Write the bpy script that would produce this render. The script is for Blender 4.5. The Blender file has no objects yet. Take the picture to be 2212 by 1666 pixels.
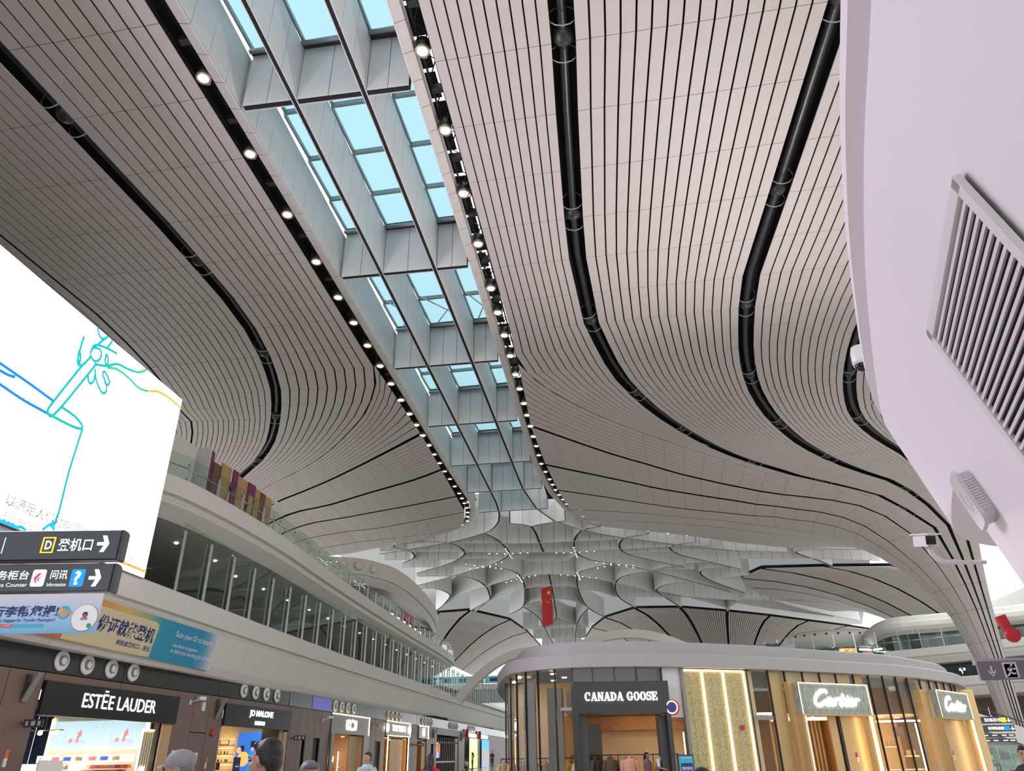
import bpy, math, random
from mathutils import Vector, Matrix
random.seed(7)
scene = bpy.context.scene
COL = scene.collection
# ------------------------------------------------------------------ camera
IMG_W, IMG_H, FOCAL_PX = 2212, 1666, 1570.0
CAM_POS = Vector((0, 0, 1.7))
cam_data = bpy.data.cameras.new('camera')
cam_data.sensor_width = 36.0
cam_data.lens = FOCAL_PX / IMG_W * 36.0
cam_data.clip_start, cam_data.clip_end = 0.05, 2000
cam = bpy.data.objects.new('camera', cam_data)
COL.objects.link(cam)
CAM_ROT = (Matrix.Rotation(math.radians(9.0), 4, 'Z') @ Matrix.Rotation(math.radians(90 + 27.2), 4, 'X') @ Matrix.Rotation(math.radians(-1.0), 4, 'Z'))
cam.matrix_world = Matrix.Translation(CAM_POS) @ CAM_ROT
scene.camera = cam
CAM_INV = CAM_ROT.to_3x3().transposed()
def project(p):
    """pixel of a world point; only used to tell which pieces show largest"""
    q = CAM_INV @ (Vector(p) - CAM_POS)
    if q.z > -0.1: return None
    return (1106 + FOCAL_PX * q.x / -q.z, 833 - FOCAL_PX * q.y / -q.z)
# ------------------------------------------------------------------ world, exposure
world = bpy.data.worlds.new('overcast_sky'); scene.world = world
world.use_nodes = True
bg = world.node_tree.nodes['Background']
bg.inputs[0].default_value = (0.93, 0.975, 1.0, 1)
bg.inputs[1].default_value = 1.0
scene.view_settings.view_transform = 'Standard'
scene.view_settings.look = 'None'
scene.view_settings.gamma = 1.0
scene.view_settings.use_curve_mapping = False
scene.view_settings.exposure = 1.2
scene.cycles.max_bounces = 8
scene.cycles.diffuse_bounces = 4
scene.cycles.glossy_bounces = 4
scene.cycles.transmission_bounces = 6
scene.cycles.transparent_max_bounces = 16
scene.cycles.sample_clamp_indirect = 6.0
scene.cycles.caustics_reflective = False
scene.cycles.caustics_refractive = False
# ------------------------------------------------------------------ materials
def mat(name, col, rough=0.5, metal=0.0, emit=0.0, ecol=None, var=0.0, scale=3.0, bump=0.0, spec=0.5, alpha=None, stretch=None, coat=0.0):
    m = bpy.data.materials.new(name); m.use_nodes = True
    nt = m.node_tree; b = nt.nodes['Principled BSDF']
    b.inputs['Roughness'].default_value = rough
    b.inputs['Metallic'].default_value = metal
    b.inputs['Specular IOR Level'].default_value = spec
    b.inputs['Coat Weight'].default_value = coat
    c4 = (*col, 1)
    b.inputs['Base Color'].default_value = c4
    tc = mp = None
    if var or bump:
        tc = nt.nodes.new('ShaderNodeTexCoord'); mp = nt.nodes.new('ShaderNodeMapping')
        nt.links.new(tc.outputs['Object'], mp.inputs['Vector'])
        if stretch: mp.inputs['Scale'].default_value = stretch
        nz = nt.nodes.new('ShaderNodeTexNoise'); nz.inputs['Scale'].default_value = scale; nz.inputs['Detail'].default_value = 4
        nt.links.new(mp.outputs['Vector'], nz.inputs['Vector'])
        if var:
            rp = nt.nodes.new('ShaderNodeValToRGB')
            rp.color_ramp.elements[0].position = 0.3; rp.color_ramp.elements[1].position = 0.7
            rp.color_ramp.elements[0].color = (*[c * (1 - var) for c in col], 1)
            rp.color_ramp.elements[1].color = (*[min(1, c * (1 + var)) for c in col], 1)
            nt.links.new(nz.outputs['Fac'], rp.inputs['Fac'])
            nt.links.new(rp.outputs['Color'], b.inputs['Base Color'])
        if bump:
            bp = nt.nodes.new('ShaderNodeBump'); bp.inputs['Strength'].default_value = bump; bp.inputs['Distance'].default_value = 0.02
            nt.links.new(nz.outputs['Fac'], bp.inputs['Height']); nt.links.new(bp.outputs['Normal'], b.inputs['Normal'])
    if emit:
        b.inputs['Emission Color'].default_value = (*(ecol or col), 1)
        b.inputs['Emission Strength'].default_value = emit
    if alpha is not None:
        b.inputs['Alpha'].default_value = alpha
    return m
def glass(name, tint, refl_rough=0.02, mix=0.12, tr=1.0):
    """thin architectural glass: tinted see-through plus a mirror share"""
    m = bpy.data.materials.new(name); m.use_nodes = True
    nt = m.node_tree; nt.nodes.clear()
    out = nt.nodes.new('ShaderNodeOutputMaterial'); mx = nt.nodes.new('ShaderNodeMixShader')
    t = nt.nodes.new('ShaderNodeBsdfTransparent'); g = nt.nodes.new('ShaderNodeBsdfGlossy')
    fr = nt.nodes.new('ShaderNodeLayerWeight'); fr.inputs['Blend'].default_value = 0.5; pw = nt.nodes.new('ShaderNodeMath'); pw.operation = 'POWER'; pw.inputs[1].default_value = 4.0; nt.links.new(fr.outputs['Facing'], pw.inputs[0])
    ad = nt.nodes.new('ShaderNodeMath'); ad.operation = 'ADD'; ad.inputs[1].default_value = mix; ad.use_clamp = True
    t.inputs['Color'].default_value = (*[c * tr for c in tint], 1)
    g.inputs['Color'].default_value = (0.95, 0.97, 0.96, 1); g.inputs['Roughness'].default_value = refl_rough
    nt.links.new(pw.outputs[0], ad.inputs[0]); nt.links.new(ad.outputs[0], mx.inputs['Fac'])
    nt.links.new(t.outputs[0], mx.inputs[1]); nt.links.new(g.outputs[0], mx.inputs[2])
    nt.links.new(mx.outputs[0], out.inputs['Surface'])
    return m
def emis(name, col, strength):
    return mat(name, col, rough=0.6, emit=strength)
M = {}
SCREEN_L = 3.2
UPLIGHT = 2300.0
M['slat'] = mat('ceiling_slat_paint', (0.56, 0.51, 0.475), 0.5, var=0.03, scale=1.5)
M['coffer'] = mat('coffer_panel_paint', (0.70, 0.69, 0.675), 0.55, var=0.03, scale=4, bump=0.02)
M['rim'] = mat('rim_panel_paint', (0.62, 0.575, 0.53), 0.55, var=0.03, scale=2)
M['void'] = mat('dark_roof_void', (0.012, 0.012, 0.014), 0.9)
M['steel_dark'] = mat('dark_roof_steel', (0.05, 0.05, 0.05), 0.35, metal=0.4, var=0.2)
M['alu'] = mat('grey_aluminium_frame', (0.33, 0.37, 0.38), 0.4, metal=0.3)
M['skyglass'] = glass('roof_glazing', (0.50, 0.63, 0.665), mix=0.0)
M['diffuser'] = bpy.data.materials.new('diffusing_roof_sheet'); M['diffuser'].use_nodes = True
_nt = M['diffuser'].node_tree; _nt.nodes.clear(); _o = _nt.nodes.new('ShaderNodeOutputMaterial'); _x = _nt.nodes.new('ShaderNodeMixShader'); _t = _nt.nodes.new('ShaderNodeBsdfTranslucent'); _d = _nt.nodes.new('ShaderNodeBsdfDiffuse')
_t.inputs[0].default_value = (.26, .265, .26, 1); _d.inputs[0].default_value = (.7, .69, .67, 1); _x.inputs[0].default_value = .5
_nt.links.new(_t.outputs[0], _x.inputs[1]); _nt.links.new(_d.outputs[0], _x.inputs[2]); _nt.links.new(_x.outputs[0], _o.inputs['Surface'])
M['white'] = mat('white_paint', (0.80, 0.79, 0.78), 0.5, var=0.02, scale=2)
M['lamp_on'] = emis('lit_floodlight_lens', (1.0, 0.83, 0.58), 14.0)
M['lamp_ring'] = mat('floodlight_ring', (0.55, 0.45, 0.32), 0.35, metal=0.6)
# ------------------------------------------------------------------ mesh helpers
class MB:
    def __init__(s): s.v = []; s.f = []
    def add(s, vs, fs):
        k = len(s.v); s.v += [tuple(v) for v in vs]; s.f += [tuple(i + k for i in f) for f in fs]; return s
    def box(s, c, d, rz=0.0, rx=0.0, ry=0.0):
        hx, hy, hz = d[0] / 2, d[1] / 2, d[2] / 2
        R = Matrix.Rotation(rz, 3, 'Z') @ Matrix.Rotation(ry, 3, 'Y') @ Matrix.Rotation(rx, 3, 'X')
        vs = [Vector(c) + R @ Vector((x, y, z)) for x in (-hx, hx) for y in (-hy, hy) for z in (-hz, hz)]
        return s.add(vs, [(0, 1, 3, 2), (4, 6, 7, 5), (0, 4, 5, 1), (2, 3, 7, 6), (0, 2, 6, 4), (1, 5, 7, 3)])
    def hexa(s, b, t):
        """solid between two matching rings of points"""
        n = len(b)
        return s.add(list(b) + list(t), [tuple(range(n - 1, -1, -1)), tuple(range(n, 2 * n))] + [(i, (i + 1) % n, n + (i + 1) % n, n + i) for i in range(n)])
    def prism(s, poly, off):
        o = Vector(off); return s.hexa([Vector(p) for p in poly], [Vector(p) + o for p in poly])
    def tube(s, path, r, n=8, cap=True, closed=False):
        path = [Vector(p) for p in path]; m = len(path); k = len(s.v); up = Vector((0, 0, 1))
        rr = r if hasattr(r, '__len__') else [r] * m
        for i, p in enumerate(path):
            if closed: d = path[(i + 1) % m] - path[i - 1]
            else: d = path[min(i + 1, m - 1)] - path[max(i - 1, 0)]
            d = d.normalized() if d.length > 1e-9 else Vector((0, 0, 1))
            a = d.cross(up)
            if a.length < 0.05: a = d.cross(Vector((1, 0, 0)))
            a.normalize(); b = d.cross(a)
            for j in range(n):
                t = 2 * math.pi * j / n
                s.v.append(tuple(p + (a * math.cos(t) + b * math.sin(t)) * rr[i]))
        for i in range(m if closed else m - 1):
            i2 = (i + 1) % m
            for j in range(n):
                s.f.append((k + i * n + j, k + i * n + (j + 1) % n, k + i2 * n + (j + 1) % n, k + i2 * n + j))
        if cap and not closed:
            s.f.append(tuple(k + j for j in range(n - 1, -1, -1))); s.f.append(tuple(k + (m - 1) * n + j for j in range(n)))
        return s
    def lathe(s, prof, n=16, c=(0, 0, 0), axis='Z', sx=1.0, sy=1.0):
        k = len(s.v); m = len(prof); c = Vector(c)
        for (r, z) in prof:
            for j in range(n):
                t = 2 * math.pi * j / n; x, y = r * math.cos(t) * sx, r * math.sin(t) * sy
                p = (x, y, z) if axis == 'Z' else ((z, x, y) if axis == 'X' else (x, z, y))
                s.v.append(tuple(c + Vector(p)))
        for i in range(m - 1):
            for j in range(n):
                s.f.append((k + i * n + j, k + i * n + (j + 1) % n, k + (i + 1) * n + (j + 1) % n, k + (i + 1) * n + j))
        if prof[0][0] > 1e-6: s.f.append(tuple(k + j for j in range(n - 1, -1, -1)))
        if prof[-1][0] > 1e-6: s.f.append(tuple(k + (m - 1) * n + j for j in range(n)))
        return s
    def grid(s, rows, closed=False):
        k = len(s.v); m = len(rows); n = len(rows[0])
        for r in rows: s.v += [tuple(p) for p in r]
        for i in range(m - 1):
            for j in range(n if closed else n - 1):
                j2 = (j + 1) % n
                s.f.append((k + i * n + j, k + i * n + j2, k + (i + 1) * n + j2, k + (i + 1) * n + j))
        return s
    def mesh(s, name, m=None, smooth=False):
        me = bpy.data.meshes.new(name); me.from_pydata(s.v, [], s.f); me.update()
        if smooth: me.shade_smooth()
        if m is not None: me.materials.append(M[m] if isinstance(m, str) else m)
        return me
    def build(s, name, m, parent=None, smooth=False, loc=None):
        o = bpy.data.objects.new(name, s.mesh(name, m, smooth)); COL.objects.link(o)
        if parent is not None: o.parent = parent
        if loc is not None: o.location = loc
        return o
def tag(o, label=None, cat=None, group=None, kind=None):
    if label: o['label'] = label
    if cat: o['category'] = cat
    if group: o['group'] = group
    if kind: o['kind'] = kind
    return o
def empty(name, loc=(0, 0, 0), rz=0.0):
    o = bpy.data.objects.new(name, None); COL.objects.link(o); o.location = loc; o.rotation_euler = (0, 0, rz); o.empty_display_size = 0.2
    return o
def inst(name, mesh, parent=None, loc=(0, 0, 0), rot=(0, 0, 0), sc=None):
    o = bpy.data.objects.new(name, mesh); COL.objects.link(o); o.location = loc; o.rotation_euler = rot
    if sc is not None: o.scale = sc
    if parent is not None: o.parent = parent
    return o
def copy_tree(o, parent=None):
    c = o.copy(); COL.objects.link(c); c.parent = parent
    for ch in list(o.children): copy_tree(ch, c)
    return c
def catmull(pts, per=6):
    P = [Vector(p) for p in pts]; out = []
    for i in range(len(P) - 1):
        a = P[max(i - 1, 0)]; b = P[i]; c = P[i + 1]; d = P[min(i + 2, len(P) - 1)]
        for k in range(per):
            t = k / per
            out.append(0.5 * ((2 * b) + (c - a) * t + (2 * a - 5 * b + 4 * c - d) * t * t + (3 * b - a - 3 * c + d) * t ** 3))
    out.append(P[-1]); return out
def resample(pts, n):
    P = [Vector(p) for p in pts]; L = [0.0]
    for a, b in zip(P, P[1:]): L.append(L[-1] + (b - a).length)
    out = []; j = 0
    for i in range(n):
        s_ = L[-1] * i / (n - 1)
        while j < len(P) - 2 and L[j + 1] < s_: j += 1
        d = L[j + 1] - L[j]; out.append(P[j].lerp(P[j + 1], (s_ - L[j]) / d if d > 1e-9 else 0))
    return out
def screen_area(pts):
    q = [project(p) for p in pts]
    if any(x is None for x in q): return 0.0
    cx = sum(x[0] for x in q) / len(q); cy = sum(x[1] for x in q) / len(q)
    if not (-20 < cx < 2232 and -20 < cy < 1686): return 0.0
    return abs(sum(q[i][0] * q[(i + 1) % len(q)][1] - q[(i + 1) % len(q)][0] * q[i][1] for i in range(len(q)))) / 2
def vbox(name, m, parent, x0, x1, y0, y1, z0, z1):
    c = Vector(((x0 + x1) / 2, (y0 + y1) / 2, (z0 + z1) / 2))
    return MB().box((0, 0, 0), (abs(x1 - x0), abs(y1 - y0), abs(z1 - z0))).build(name, m, parent, loc=c)
# ------------------------------------------------------------------ lettering (built-in font, made while the scene is still small)
def make_text(body, bold=0.0):
    cu = bpy.data.curves.new('lettering', 'FONT'); cu.body = body; cu.size = 1.0; cu.extrude = 0.0; cu.offset = bold; cu.resolution_u = 3
    ob = bpy.data.objects.new('lettering', cu); COL.objects.link(ob)
    me = bpy.data.meshes.new_from_object(ob.evaluated_get(bpy.context.evaluated_depsgraph_get()))
    bpy.data.objects.remove(ob); bpy.data.curves.remove(cu)
    vs = [(v.co.x, v.co.y) for v in me.vertices]; fs = [tuple(p.vertices) for p in me.polygons]
    bpy.data.meshes.remove(me)
    if not vs: return ([], [], 1, 1)
    x0 = min(v[0] for v in vs); y0 = min(v[1] for v in vs); x1 = max(v[0] for v in vs); y1 = max(v[1] for v in vs)
    return ([(v[0] - x0, v[1] - y0) for v in vs], fs, x1 - x0, y1 - y0)
_TXT = {}
def place_text(body, origin, xd, yd, w=None, h=None, m='white', parent=None, depth=0.0, bold=0.0, name='lettering', shear=0.0):
    """lettering fitted into a w by h box; origin is the lower left corner"""
    if (body, bold) not in _TXT: _TXT[(body, bold)] = make_text(body, bold)
    vs, fs, tw, th = _TXT[(body, bold)]
    sx = (w / tw) if w else (h / th); sy = (h / th) if h else (w / tw)
    xd, yd = Vector(xd).normalized(), Vector(yd).normalized(); n = xd.cross(yd)
    P = [xd * (x * sx + y * sy * shear) + yd * (y * sy) for x, y in vs]
    mb = MB()
    if depth:
        front = [p + n * depth for p in P]
        mb.add(front, fs)
        edges = {}
        for f in fs:
            for i in range(len(f)):
                a, b = f[i], f[(i + 1) % len(f)]; k = (min(a, b), max(a, b)); edges.setdefault(k, []).append((a, b))
        k0 = len(mb.v); mb.v += [tuple(p) for p in P]; nP = len(P)
        for k, l in edges.items():
            if len(l) == 1:
                a, b = l[0]; mb.f.append((k0 + a, k0 + b, k0 - nP + b, k0 - nP + a))
    else: mb.add(P, fs)
    return mb.build(name, m, parent, loc=Vector(origin))
PRELOAD = [('ESTĒE LAUDER', .0), ('JO MALONE', .02), ('LONDON', .02), ('TORY BURCH', .01), ('以满足人们对能源的需', 0.0), ('产品进行比较', 0.0), ('广告', 0.0), ('D', .03), ('登机口', .012), ('服务柜台', .012), ('Service Counter', 0.0), ('问讯', .012), ('Information', 0.0), ('?', .03), ('行李帮您提!', .03), ('ry Baggage for Transfer Passengers!', .008), ('二次安检', 0.0), ('BDIA', .02), ('份证就能登机', .025), ('刷脸查登机口、座位', .015), ('Scan your ID to board.', 0.0), ('Use facial recognition', 0.0), ('to check your boarding gate and seat.', 0.0), ('限时折扣', .01), ('CANADA GOOSE', 0.0), ('D110-D115', 0.0), ('计时休息室', 0.0), ('D015', 0.0), ('登机口', 0.0)]
for body, bold in PRELOAD: _TXT[(body, bold)] = make_text(body, bold)
def ribbon(pts, width, n, lift=0.0, taper=None):
    """flat stroke of constant width lying in the plane with normal n"""
    P = [Vector(p) for p in pts]; n = Vector(n).normalized(); L, R = [], []
    for i, p in enumerate(P):
        d = P[min(i + 1, len(P) - 1)] - P[max(i - 1, 0)]; d.normalize(); s_ = d.cross(n); w = width / 2 * (taper[i] if taper else 1)
        L.append(p + s_ * w + n * lift); R.append(p - s_ * w + n * lift)
    return MB().grid([L, R])
# ================================================================== SLATTED CEILING, two funnels running down into columns
FUNNEL = [(0, -60), (1.3, 0), (1.35, 4), (1.65, 6.8), (2.1, 9.3), (2.5, 10.6), (3, 12.7), (4.25, 15.3), (5.5, 17), (7.7, 19.2), (10, 20.9), (13, 22.2), (17, 23.2), (22, 23.8), (28, 24), (400, 24)]
def funnel_z(r):
    for (a, b), (c, d) in zip(FUNNEL, FUNNEL[1:]):
        if r <= c: return b + (d - b) * (r - a) / (c - a)
    return 24.0
class Guide:
    """a rib line in plan: key sections straight run / bend / column"""
    def __init__(s, K, straight, bend, az, nst=17, nb=19, nc=7):
        s.K = Vector(K)
        secs = []
        if straight: secs.append(resample([Vector((x, y, 0)) for x, y in straight], nst))
        b = [Vector((x, y, 0)) for x, y in bend]
        a = math.radians(az)
        b.append(Vector((K[0] + 8 * math.cos(a), K[1] + 8 * math.sin(a), 0)))
        secs.append(resample(catmull(b), nb))
        rs = [8 - (8 - 1.33) * (1 - (1 - i / (nc - 1)) ** 1.6) for i in range(nc)]
        rs = [8, 5.6, 4.1, 3.1, 2.4, 1.8, 1.32]
        secs.append([Vector((K[0] + r * math.cos(a), K[1] + r * math.sin(a), 0)) for r in rs])
        s.straight, s.bend, s.colm = (secs if straight else [None] + secs)
    def pts(s, with_straight=True):
        p = (list(s.straight[:-1]) if with_straight and s.straight else []) + list(s.bend[:-1]) + list(s.colm)
        return p
def on_funnel(p, K):
    r = math.hypot(p.x - K[0], p.y - K[1])
    return Vector((p.x, p.y, funnel_z(r)))
def slat_patch(g0, g1, K, n, gap0, gap1, pieces, straight=True, gapfrac=0.14):
    a = g0.pts(straight); b = g1.pts(straight)
    for k in range(n):
        e0, e1 = [], []
        for p, q in zip(a, b):
            w = (q - p).length
            r = min(1.0, math.hypot(p.x - K[0], p.y - K[1]) / 22.0); r = max(r, 0.12)
            s0 = min(0.3, gap0 * r / max(w, 0.05)); s1 = 1 - min(0.3, gap1 * r / max(w, 0.05))
            u0 = s0 + (s1 - s0) * (k + gapfrac / 2) / n; u1 = s0 + (s1 - s0) * (k + 1 - gapfrac / 2) / n
            e0.append(on_funnel(p.lerp(q, u0), K)); e1.append(on_funnel(p.lerp(q, u1), K))
        for i in range(len(a) - 1):
            pieces.append((e0[i], e0[i + 1], e1[i + 1], e1[i]))
def emit_panels(pieces, parent, name, material, limit=300, th=0.05, seam=0.012):
    """the panels that show largest become objects, the rest one mass"""
    ranked = sorted(range(len(pieces)), key=lambda i: -screen_area(pieces[i]))
    big = set(ranked[:limit]); rest = MB()
    for i, q in enumerate(pieces):
        c = (q[0] + q[1] + q[2] + q[3]) / 4
        d = (q[1] - q[0]); L = max(d.length, 1e-3); s_ = min(0.3, seam / L)
        q = [q[0].lerp(q[1], s_), q[1].lerp(q[0], s_), q[2].lerp(q[3], s_), q[3].lerp(q[2], s_)]
        nrm = (q[1] - q[0]).cross(q[3] - q[0])
        nrm = nrm.normalized() if nrm.length > 1e-9 else Vector((0, 0, 1))
        if nrm.z < 0: nrm = -nrm
        t = [p + nrm * th for p in q]
        if i in big:
            MB().hexa([p - c for p in q], [p - c for p in t]).build(name, material, parent, loc=c)
        else: rest.hexa(q, t)
    if rest.v:
        o = rest.build(name + '_mass', material, parent); o['kind'] = 'stuff'
KR, KL = (31.9, 75.0), (-51.7, 75.0)
NEAR = -14
def gd(K, st, bend, az): return Guide(K, st, bend, az)
RG = {
 'G': gd(KR, [(-4.7, NEAR), (-5.8, 36)], [(-5.8, 36), (-5.9, 39.9), (-4.8, 43.3), (-2.8, 46.8), (-.6, 49.9), (3.1, 54.2), (7.4, 58.8), (11.9, 62.9), (16.5, 65.5), (19.7, 66.3), (21.8, 67.1), (23.8, 68.3)], 226),
 'g': gd(KR, None, [(-5.9, 39.9), (-4.8, 43.3), (-2.8, 46.8), (-.6, 49.9), (3.1, 54.2), (7.4, 58.8), (11.9, 62.9), (16.5, 65.5), (19.7, 66.3), (21.8, 67.1), (23.8, 68.3)], 226),
 'A': gd(KR, [(-.3, NEAR), (-.6, 15.7), (-.9, 20.6), (-1.3, 29), (-1.0, 36)], [(-1.0, 36), (-.2, 40.4), (.6, 43.6), (2.7, 48.8), (5.8, 54.3), (9.4, 59.3), (14.3, 63.6), (18.4, 65.6), (21.1, 66.2), (23.9, 67.3), (26, 68.7)], 232),
 'B': gd(KR, None, [(-6.5, 49.8), (-3.3, 53.7), (-.6, 56.9), (2.5, 60.1), (5.6, 63.3), (11, 67.3), (15, 68.8), (19, 68.8), (21.3, 68.9), (23.4, 69.5)], 216),
 'C': gd(KR, None, [(-6.4, 58.1), (-3.8, 60.3), (.3, 63.8), (4.4, 67.3), (11.2, 71.2), (15.3, 72.1), (18.8, 71.9), (20.9, 71.9), (22.3, 72.3)], 196),
 'D': gd(KR, None, [(-6.1, 64.9), (-2.2, 67.6), (4.5, 72.4), (10.8, 75.1), (15.7, 75.4), (19.2, 74.8), (21.1, 74.4)], 183),
 'E': gd(KR, None, [(-5.6, 71), (-2.4, 72.2), (2.2, 74.2), (7, 76.5), (15.5, 79.3), (19.4, 78.7)], 165),
 'F': gd(KR, None, [(-4.4, 74.5), (-.2, 76.3), (7.2, 79.2), (14.8, 82.0), (20.1, 82.2)], 150),
 'H': gd(KR, None, [(-3.7, 76.2), (-2.7, 77.9), (2.8, 81.3), (7.5, 84.1), (14.1, 88.4), (21.8, 90.4)], 118),
 'X': gd(KR, [(8.9, NEAR), (8.6, 17.3), (8.0, 26.7), (7.5, 33.9), (7.7, 36)], [(7.7, 36), (8.2, 40.7), (8.9, 44.5), (9.9, 48), (11.7, 52.4), (14.3, 57), (17, 60.3), (20.1, 62.8), (22.5, 63.9), (24.4, 65.2)], 240),
 'Y': gd(KR, [(15.6, NEAR), (15, 30), (14.7, 36)], [(14.7, 36), (14.7, 40), (15.2, 44.3), (16, 48.1), (17.2, 51.9), (18.5, 54.4), (20.3, 57), (22.8, 59.7), (25, 62.5)], 248),
 'Z': gd(KR, [(23, NEAR), (21.5, 36)], [(21.5, 36), (21.7, 42), (22.3, 48), (23.5, 54), (26, 60)], 256),
}
LG = {
 'G': gd(KL, [(-13.1, NEAR), (-14, 13.3), (-14.5, 27.4), (-14.85, 36)], [(-14.85, 36), (-14.9, 38.3), (-15.4, 40.3), (-16.3, 42.3), (-17.7, 44.9), (-20.1, 48), (-23.6, 51.9), (-27.7, 55.4), (-32.2, 58.5)], 314),
 'g': gd(KL, None, [(-14.9, 38.3), (-15.4, 40.3), (-16.3, 42.3), (-17.7, 44.9), (-20.1, 48), (-23.6, 51.9), (-27.7, 55.4), (-32.2, 58.5)], 314),
 'A': gd(KL, [(-20.4, NEAR), (-20.2, 14.2), (-20, 24.2), (-20.2, 31.6), (-21.1, 36)], [(-21.1, 36), (-21.8, 38.4), (-22.9, 41.4), (-25.2, 45.9), (-27.3, 49.3), (-30, 52.6), (-32.6, 55.1)], 309),
 'M': gd(KL, [(-28.2, NEAR), (-27.9, 22.9), (-28, 30.9), (-28.8, 36)], [(-28.8, 36), (-29.7, 39.7), (-30.9, 43.3), (-32.3, 46.7)], 302),
 'N': gd(KL, [(-36, NEAR), (-35.5, 36)], [(-35.5, 36), (-36.5, 44)], 294),
 'B': gd(KL, None, [(-15, 49.6), (-18.4, 52.3), (-21.6, 54.8), (-25.6, 57.8), (-28.9, 60), (-32.6, 62.1)], 323),
 'C': gd(KL, None, [(-15.4, 57.4), (-18.4, 59.4), (-23.2, 61.8), (-28.2, 64.3), (-34.4, 66.2)], 340),
 'D': gd(KL, None, [(-15.8, 64.7), (-23.3, 67.2), (-29.1, 68.6), (-34, 69.3)], 352),
 'E': gd(KL, None, [(-16.1, 69.6), (-25.1, 72.7), (-30.8, 73), (-34.5, 73)], 0),
 'F': gd(KL, None, [(-17.4, 74.6), (-22.6, 76.8), (-28.5, 77.2), (-34.3, 77)], 12),
 'H': gd(KL, None, [(-18.8, 75.9), (-21.8, 78.1), (-24.6, 79.4), (-30.2, 80.9), (-33.5, 81.1)], 25),
}
def backing(guides, K, dz=0.9, straight=True):
    """dark void above the slats"""
    mb = MB()
    for (a, b) in guides:
        st = a.straight is not None and b.straight is not None
        ra = [on_funnel(p, K) for p in a.pts(st)]; rb = [on_funnel(p, K) for p in b.pts(st)]
        up = lambda q: Vector((q.x + (K[0] - q.x) * (0.05 if q.z < 22 else 0), q.y + (K[1] - q.y) * (0.05 if q.z < 22 else 0), q.z + dz * min(1.0, max(0.02, (math.hypot(q.x - K[0], q.y - K[1]) - 1.2) / 12))))
        mb.grid([[up(p) for p in ra], [up(p) for p in rb]])
    return mb
def funnel_ceiling(name, G, K, patches, pipes, label, edge):
    root = backing([(G[a], G[b]) for a, b, n, g0, g1 in patches], K).build(name, 'void')
    tag(root, label, 'ceiling', kind='structure')
    pieces = []
    for a, b, n, g0, g1 in patches:
        slat_patch(G[a], G[b], K, n, g0, g1, pieces, straight=G[a].straight is not None and G[b].straight is not None)
    emit_panels(pieces, root, 'ceiling_panel', 'slat')
    for k, r in pipes:
        path = [on_funnel(p, K) for p in G[k].pts()]
        path = [p + Vector((0, 0, 0.38)) for p in path if p.z > 18]
        MB().tube(path, r, 8).build('roof_pipe', 'steel_dark', root, smooth=True)
        node = MB().lathe([(0, -.42), (.2, -.36), (.36, -.2), (.42, 0), (.36, .2), (.2, .36), (0, .42)], 12).mesh('pipe_node', 'steel_dark', True)
        hoop = MB().tube([(0.5 * math.cos(t * .524), 0, .5 * math.sin(t * .524)) for t in range(12)], 0.025, 5, closed=True).mesh('pipe_hoop', 'alu', True)
        L = 0.0; prev = path[0]; nxt = 4.0
        for p, q in zip(path, path[1:]):
            L += (p - prev).length; prev = p
            if L >= nxt:
                inst('pipe_node', node, root, p); nxt += 9.0
                d = (q - p).normalized(); a = math.atan2(-d.x, d.y)
                for s_ in (-1, 1): inst('pipe_hoop', hoop, root, p + d * (0.75 * s_), (0, 0, a))
    return root
ceil_r = funnel_ceiling('ceiling', RG, KR, [('G', 'A', 10, .05, .4), ('g', 'B', 9, .03, .22), ('B', 'C', 13, .22, .25), ('C', 'D', 12, .25, .2), ('D', 'E', 10, .2, .12), ('E', 'F', 8, .12, .1), ('F', 'H', 7, .1, .1),
    ('A', 'X', 16, .4, .42), ('X', 'Y', 12, .42, .4), ('Y', 'Z', 12, .4, .3)], [('A', .17), ('X', .2), ('Y', .2)], 'pale slatted ceiling between the roof glazing strip and the white pillar, sweeping down into a column', None)
ceil_l = funnel_ceiling('ceiling', LG, KL, [('G', 'A', 10, .05, .33), ('g', 'B', 9, .03, .2), ('B', 'C', 12, .2, .22), ('C', 'D', 12, .22, .18), ('D', 'E', 9, .18, .12), ('E', 'F', 8, .12, .1), ('F', 'H', 7, .1, .1),
    ('A', 'M', 15, .33, .05), ('M', 'N', 13, .05, .3)], [('A', .15)], 'shaded slatted ceiling above the balconies and the lit screen', None)

for (x0, x1) in ((-40, -13), (-4.6, 45)):  # unseen slabs behind the camera, added to cut the sky light
    o = MB().box(((x0 + x1) / 2, -42, 24.2), (x1 - x0, 55, .3)).build('light_block_slab', 'slat', ceil_r if x0 > -10 else ceil_l)
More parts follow.
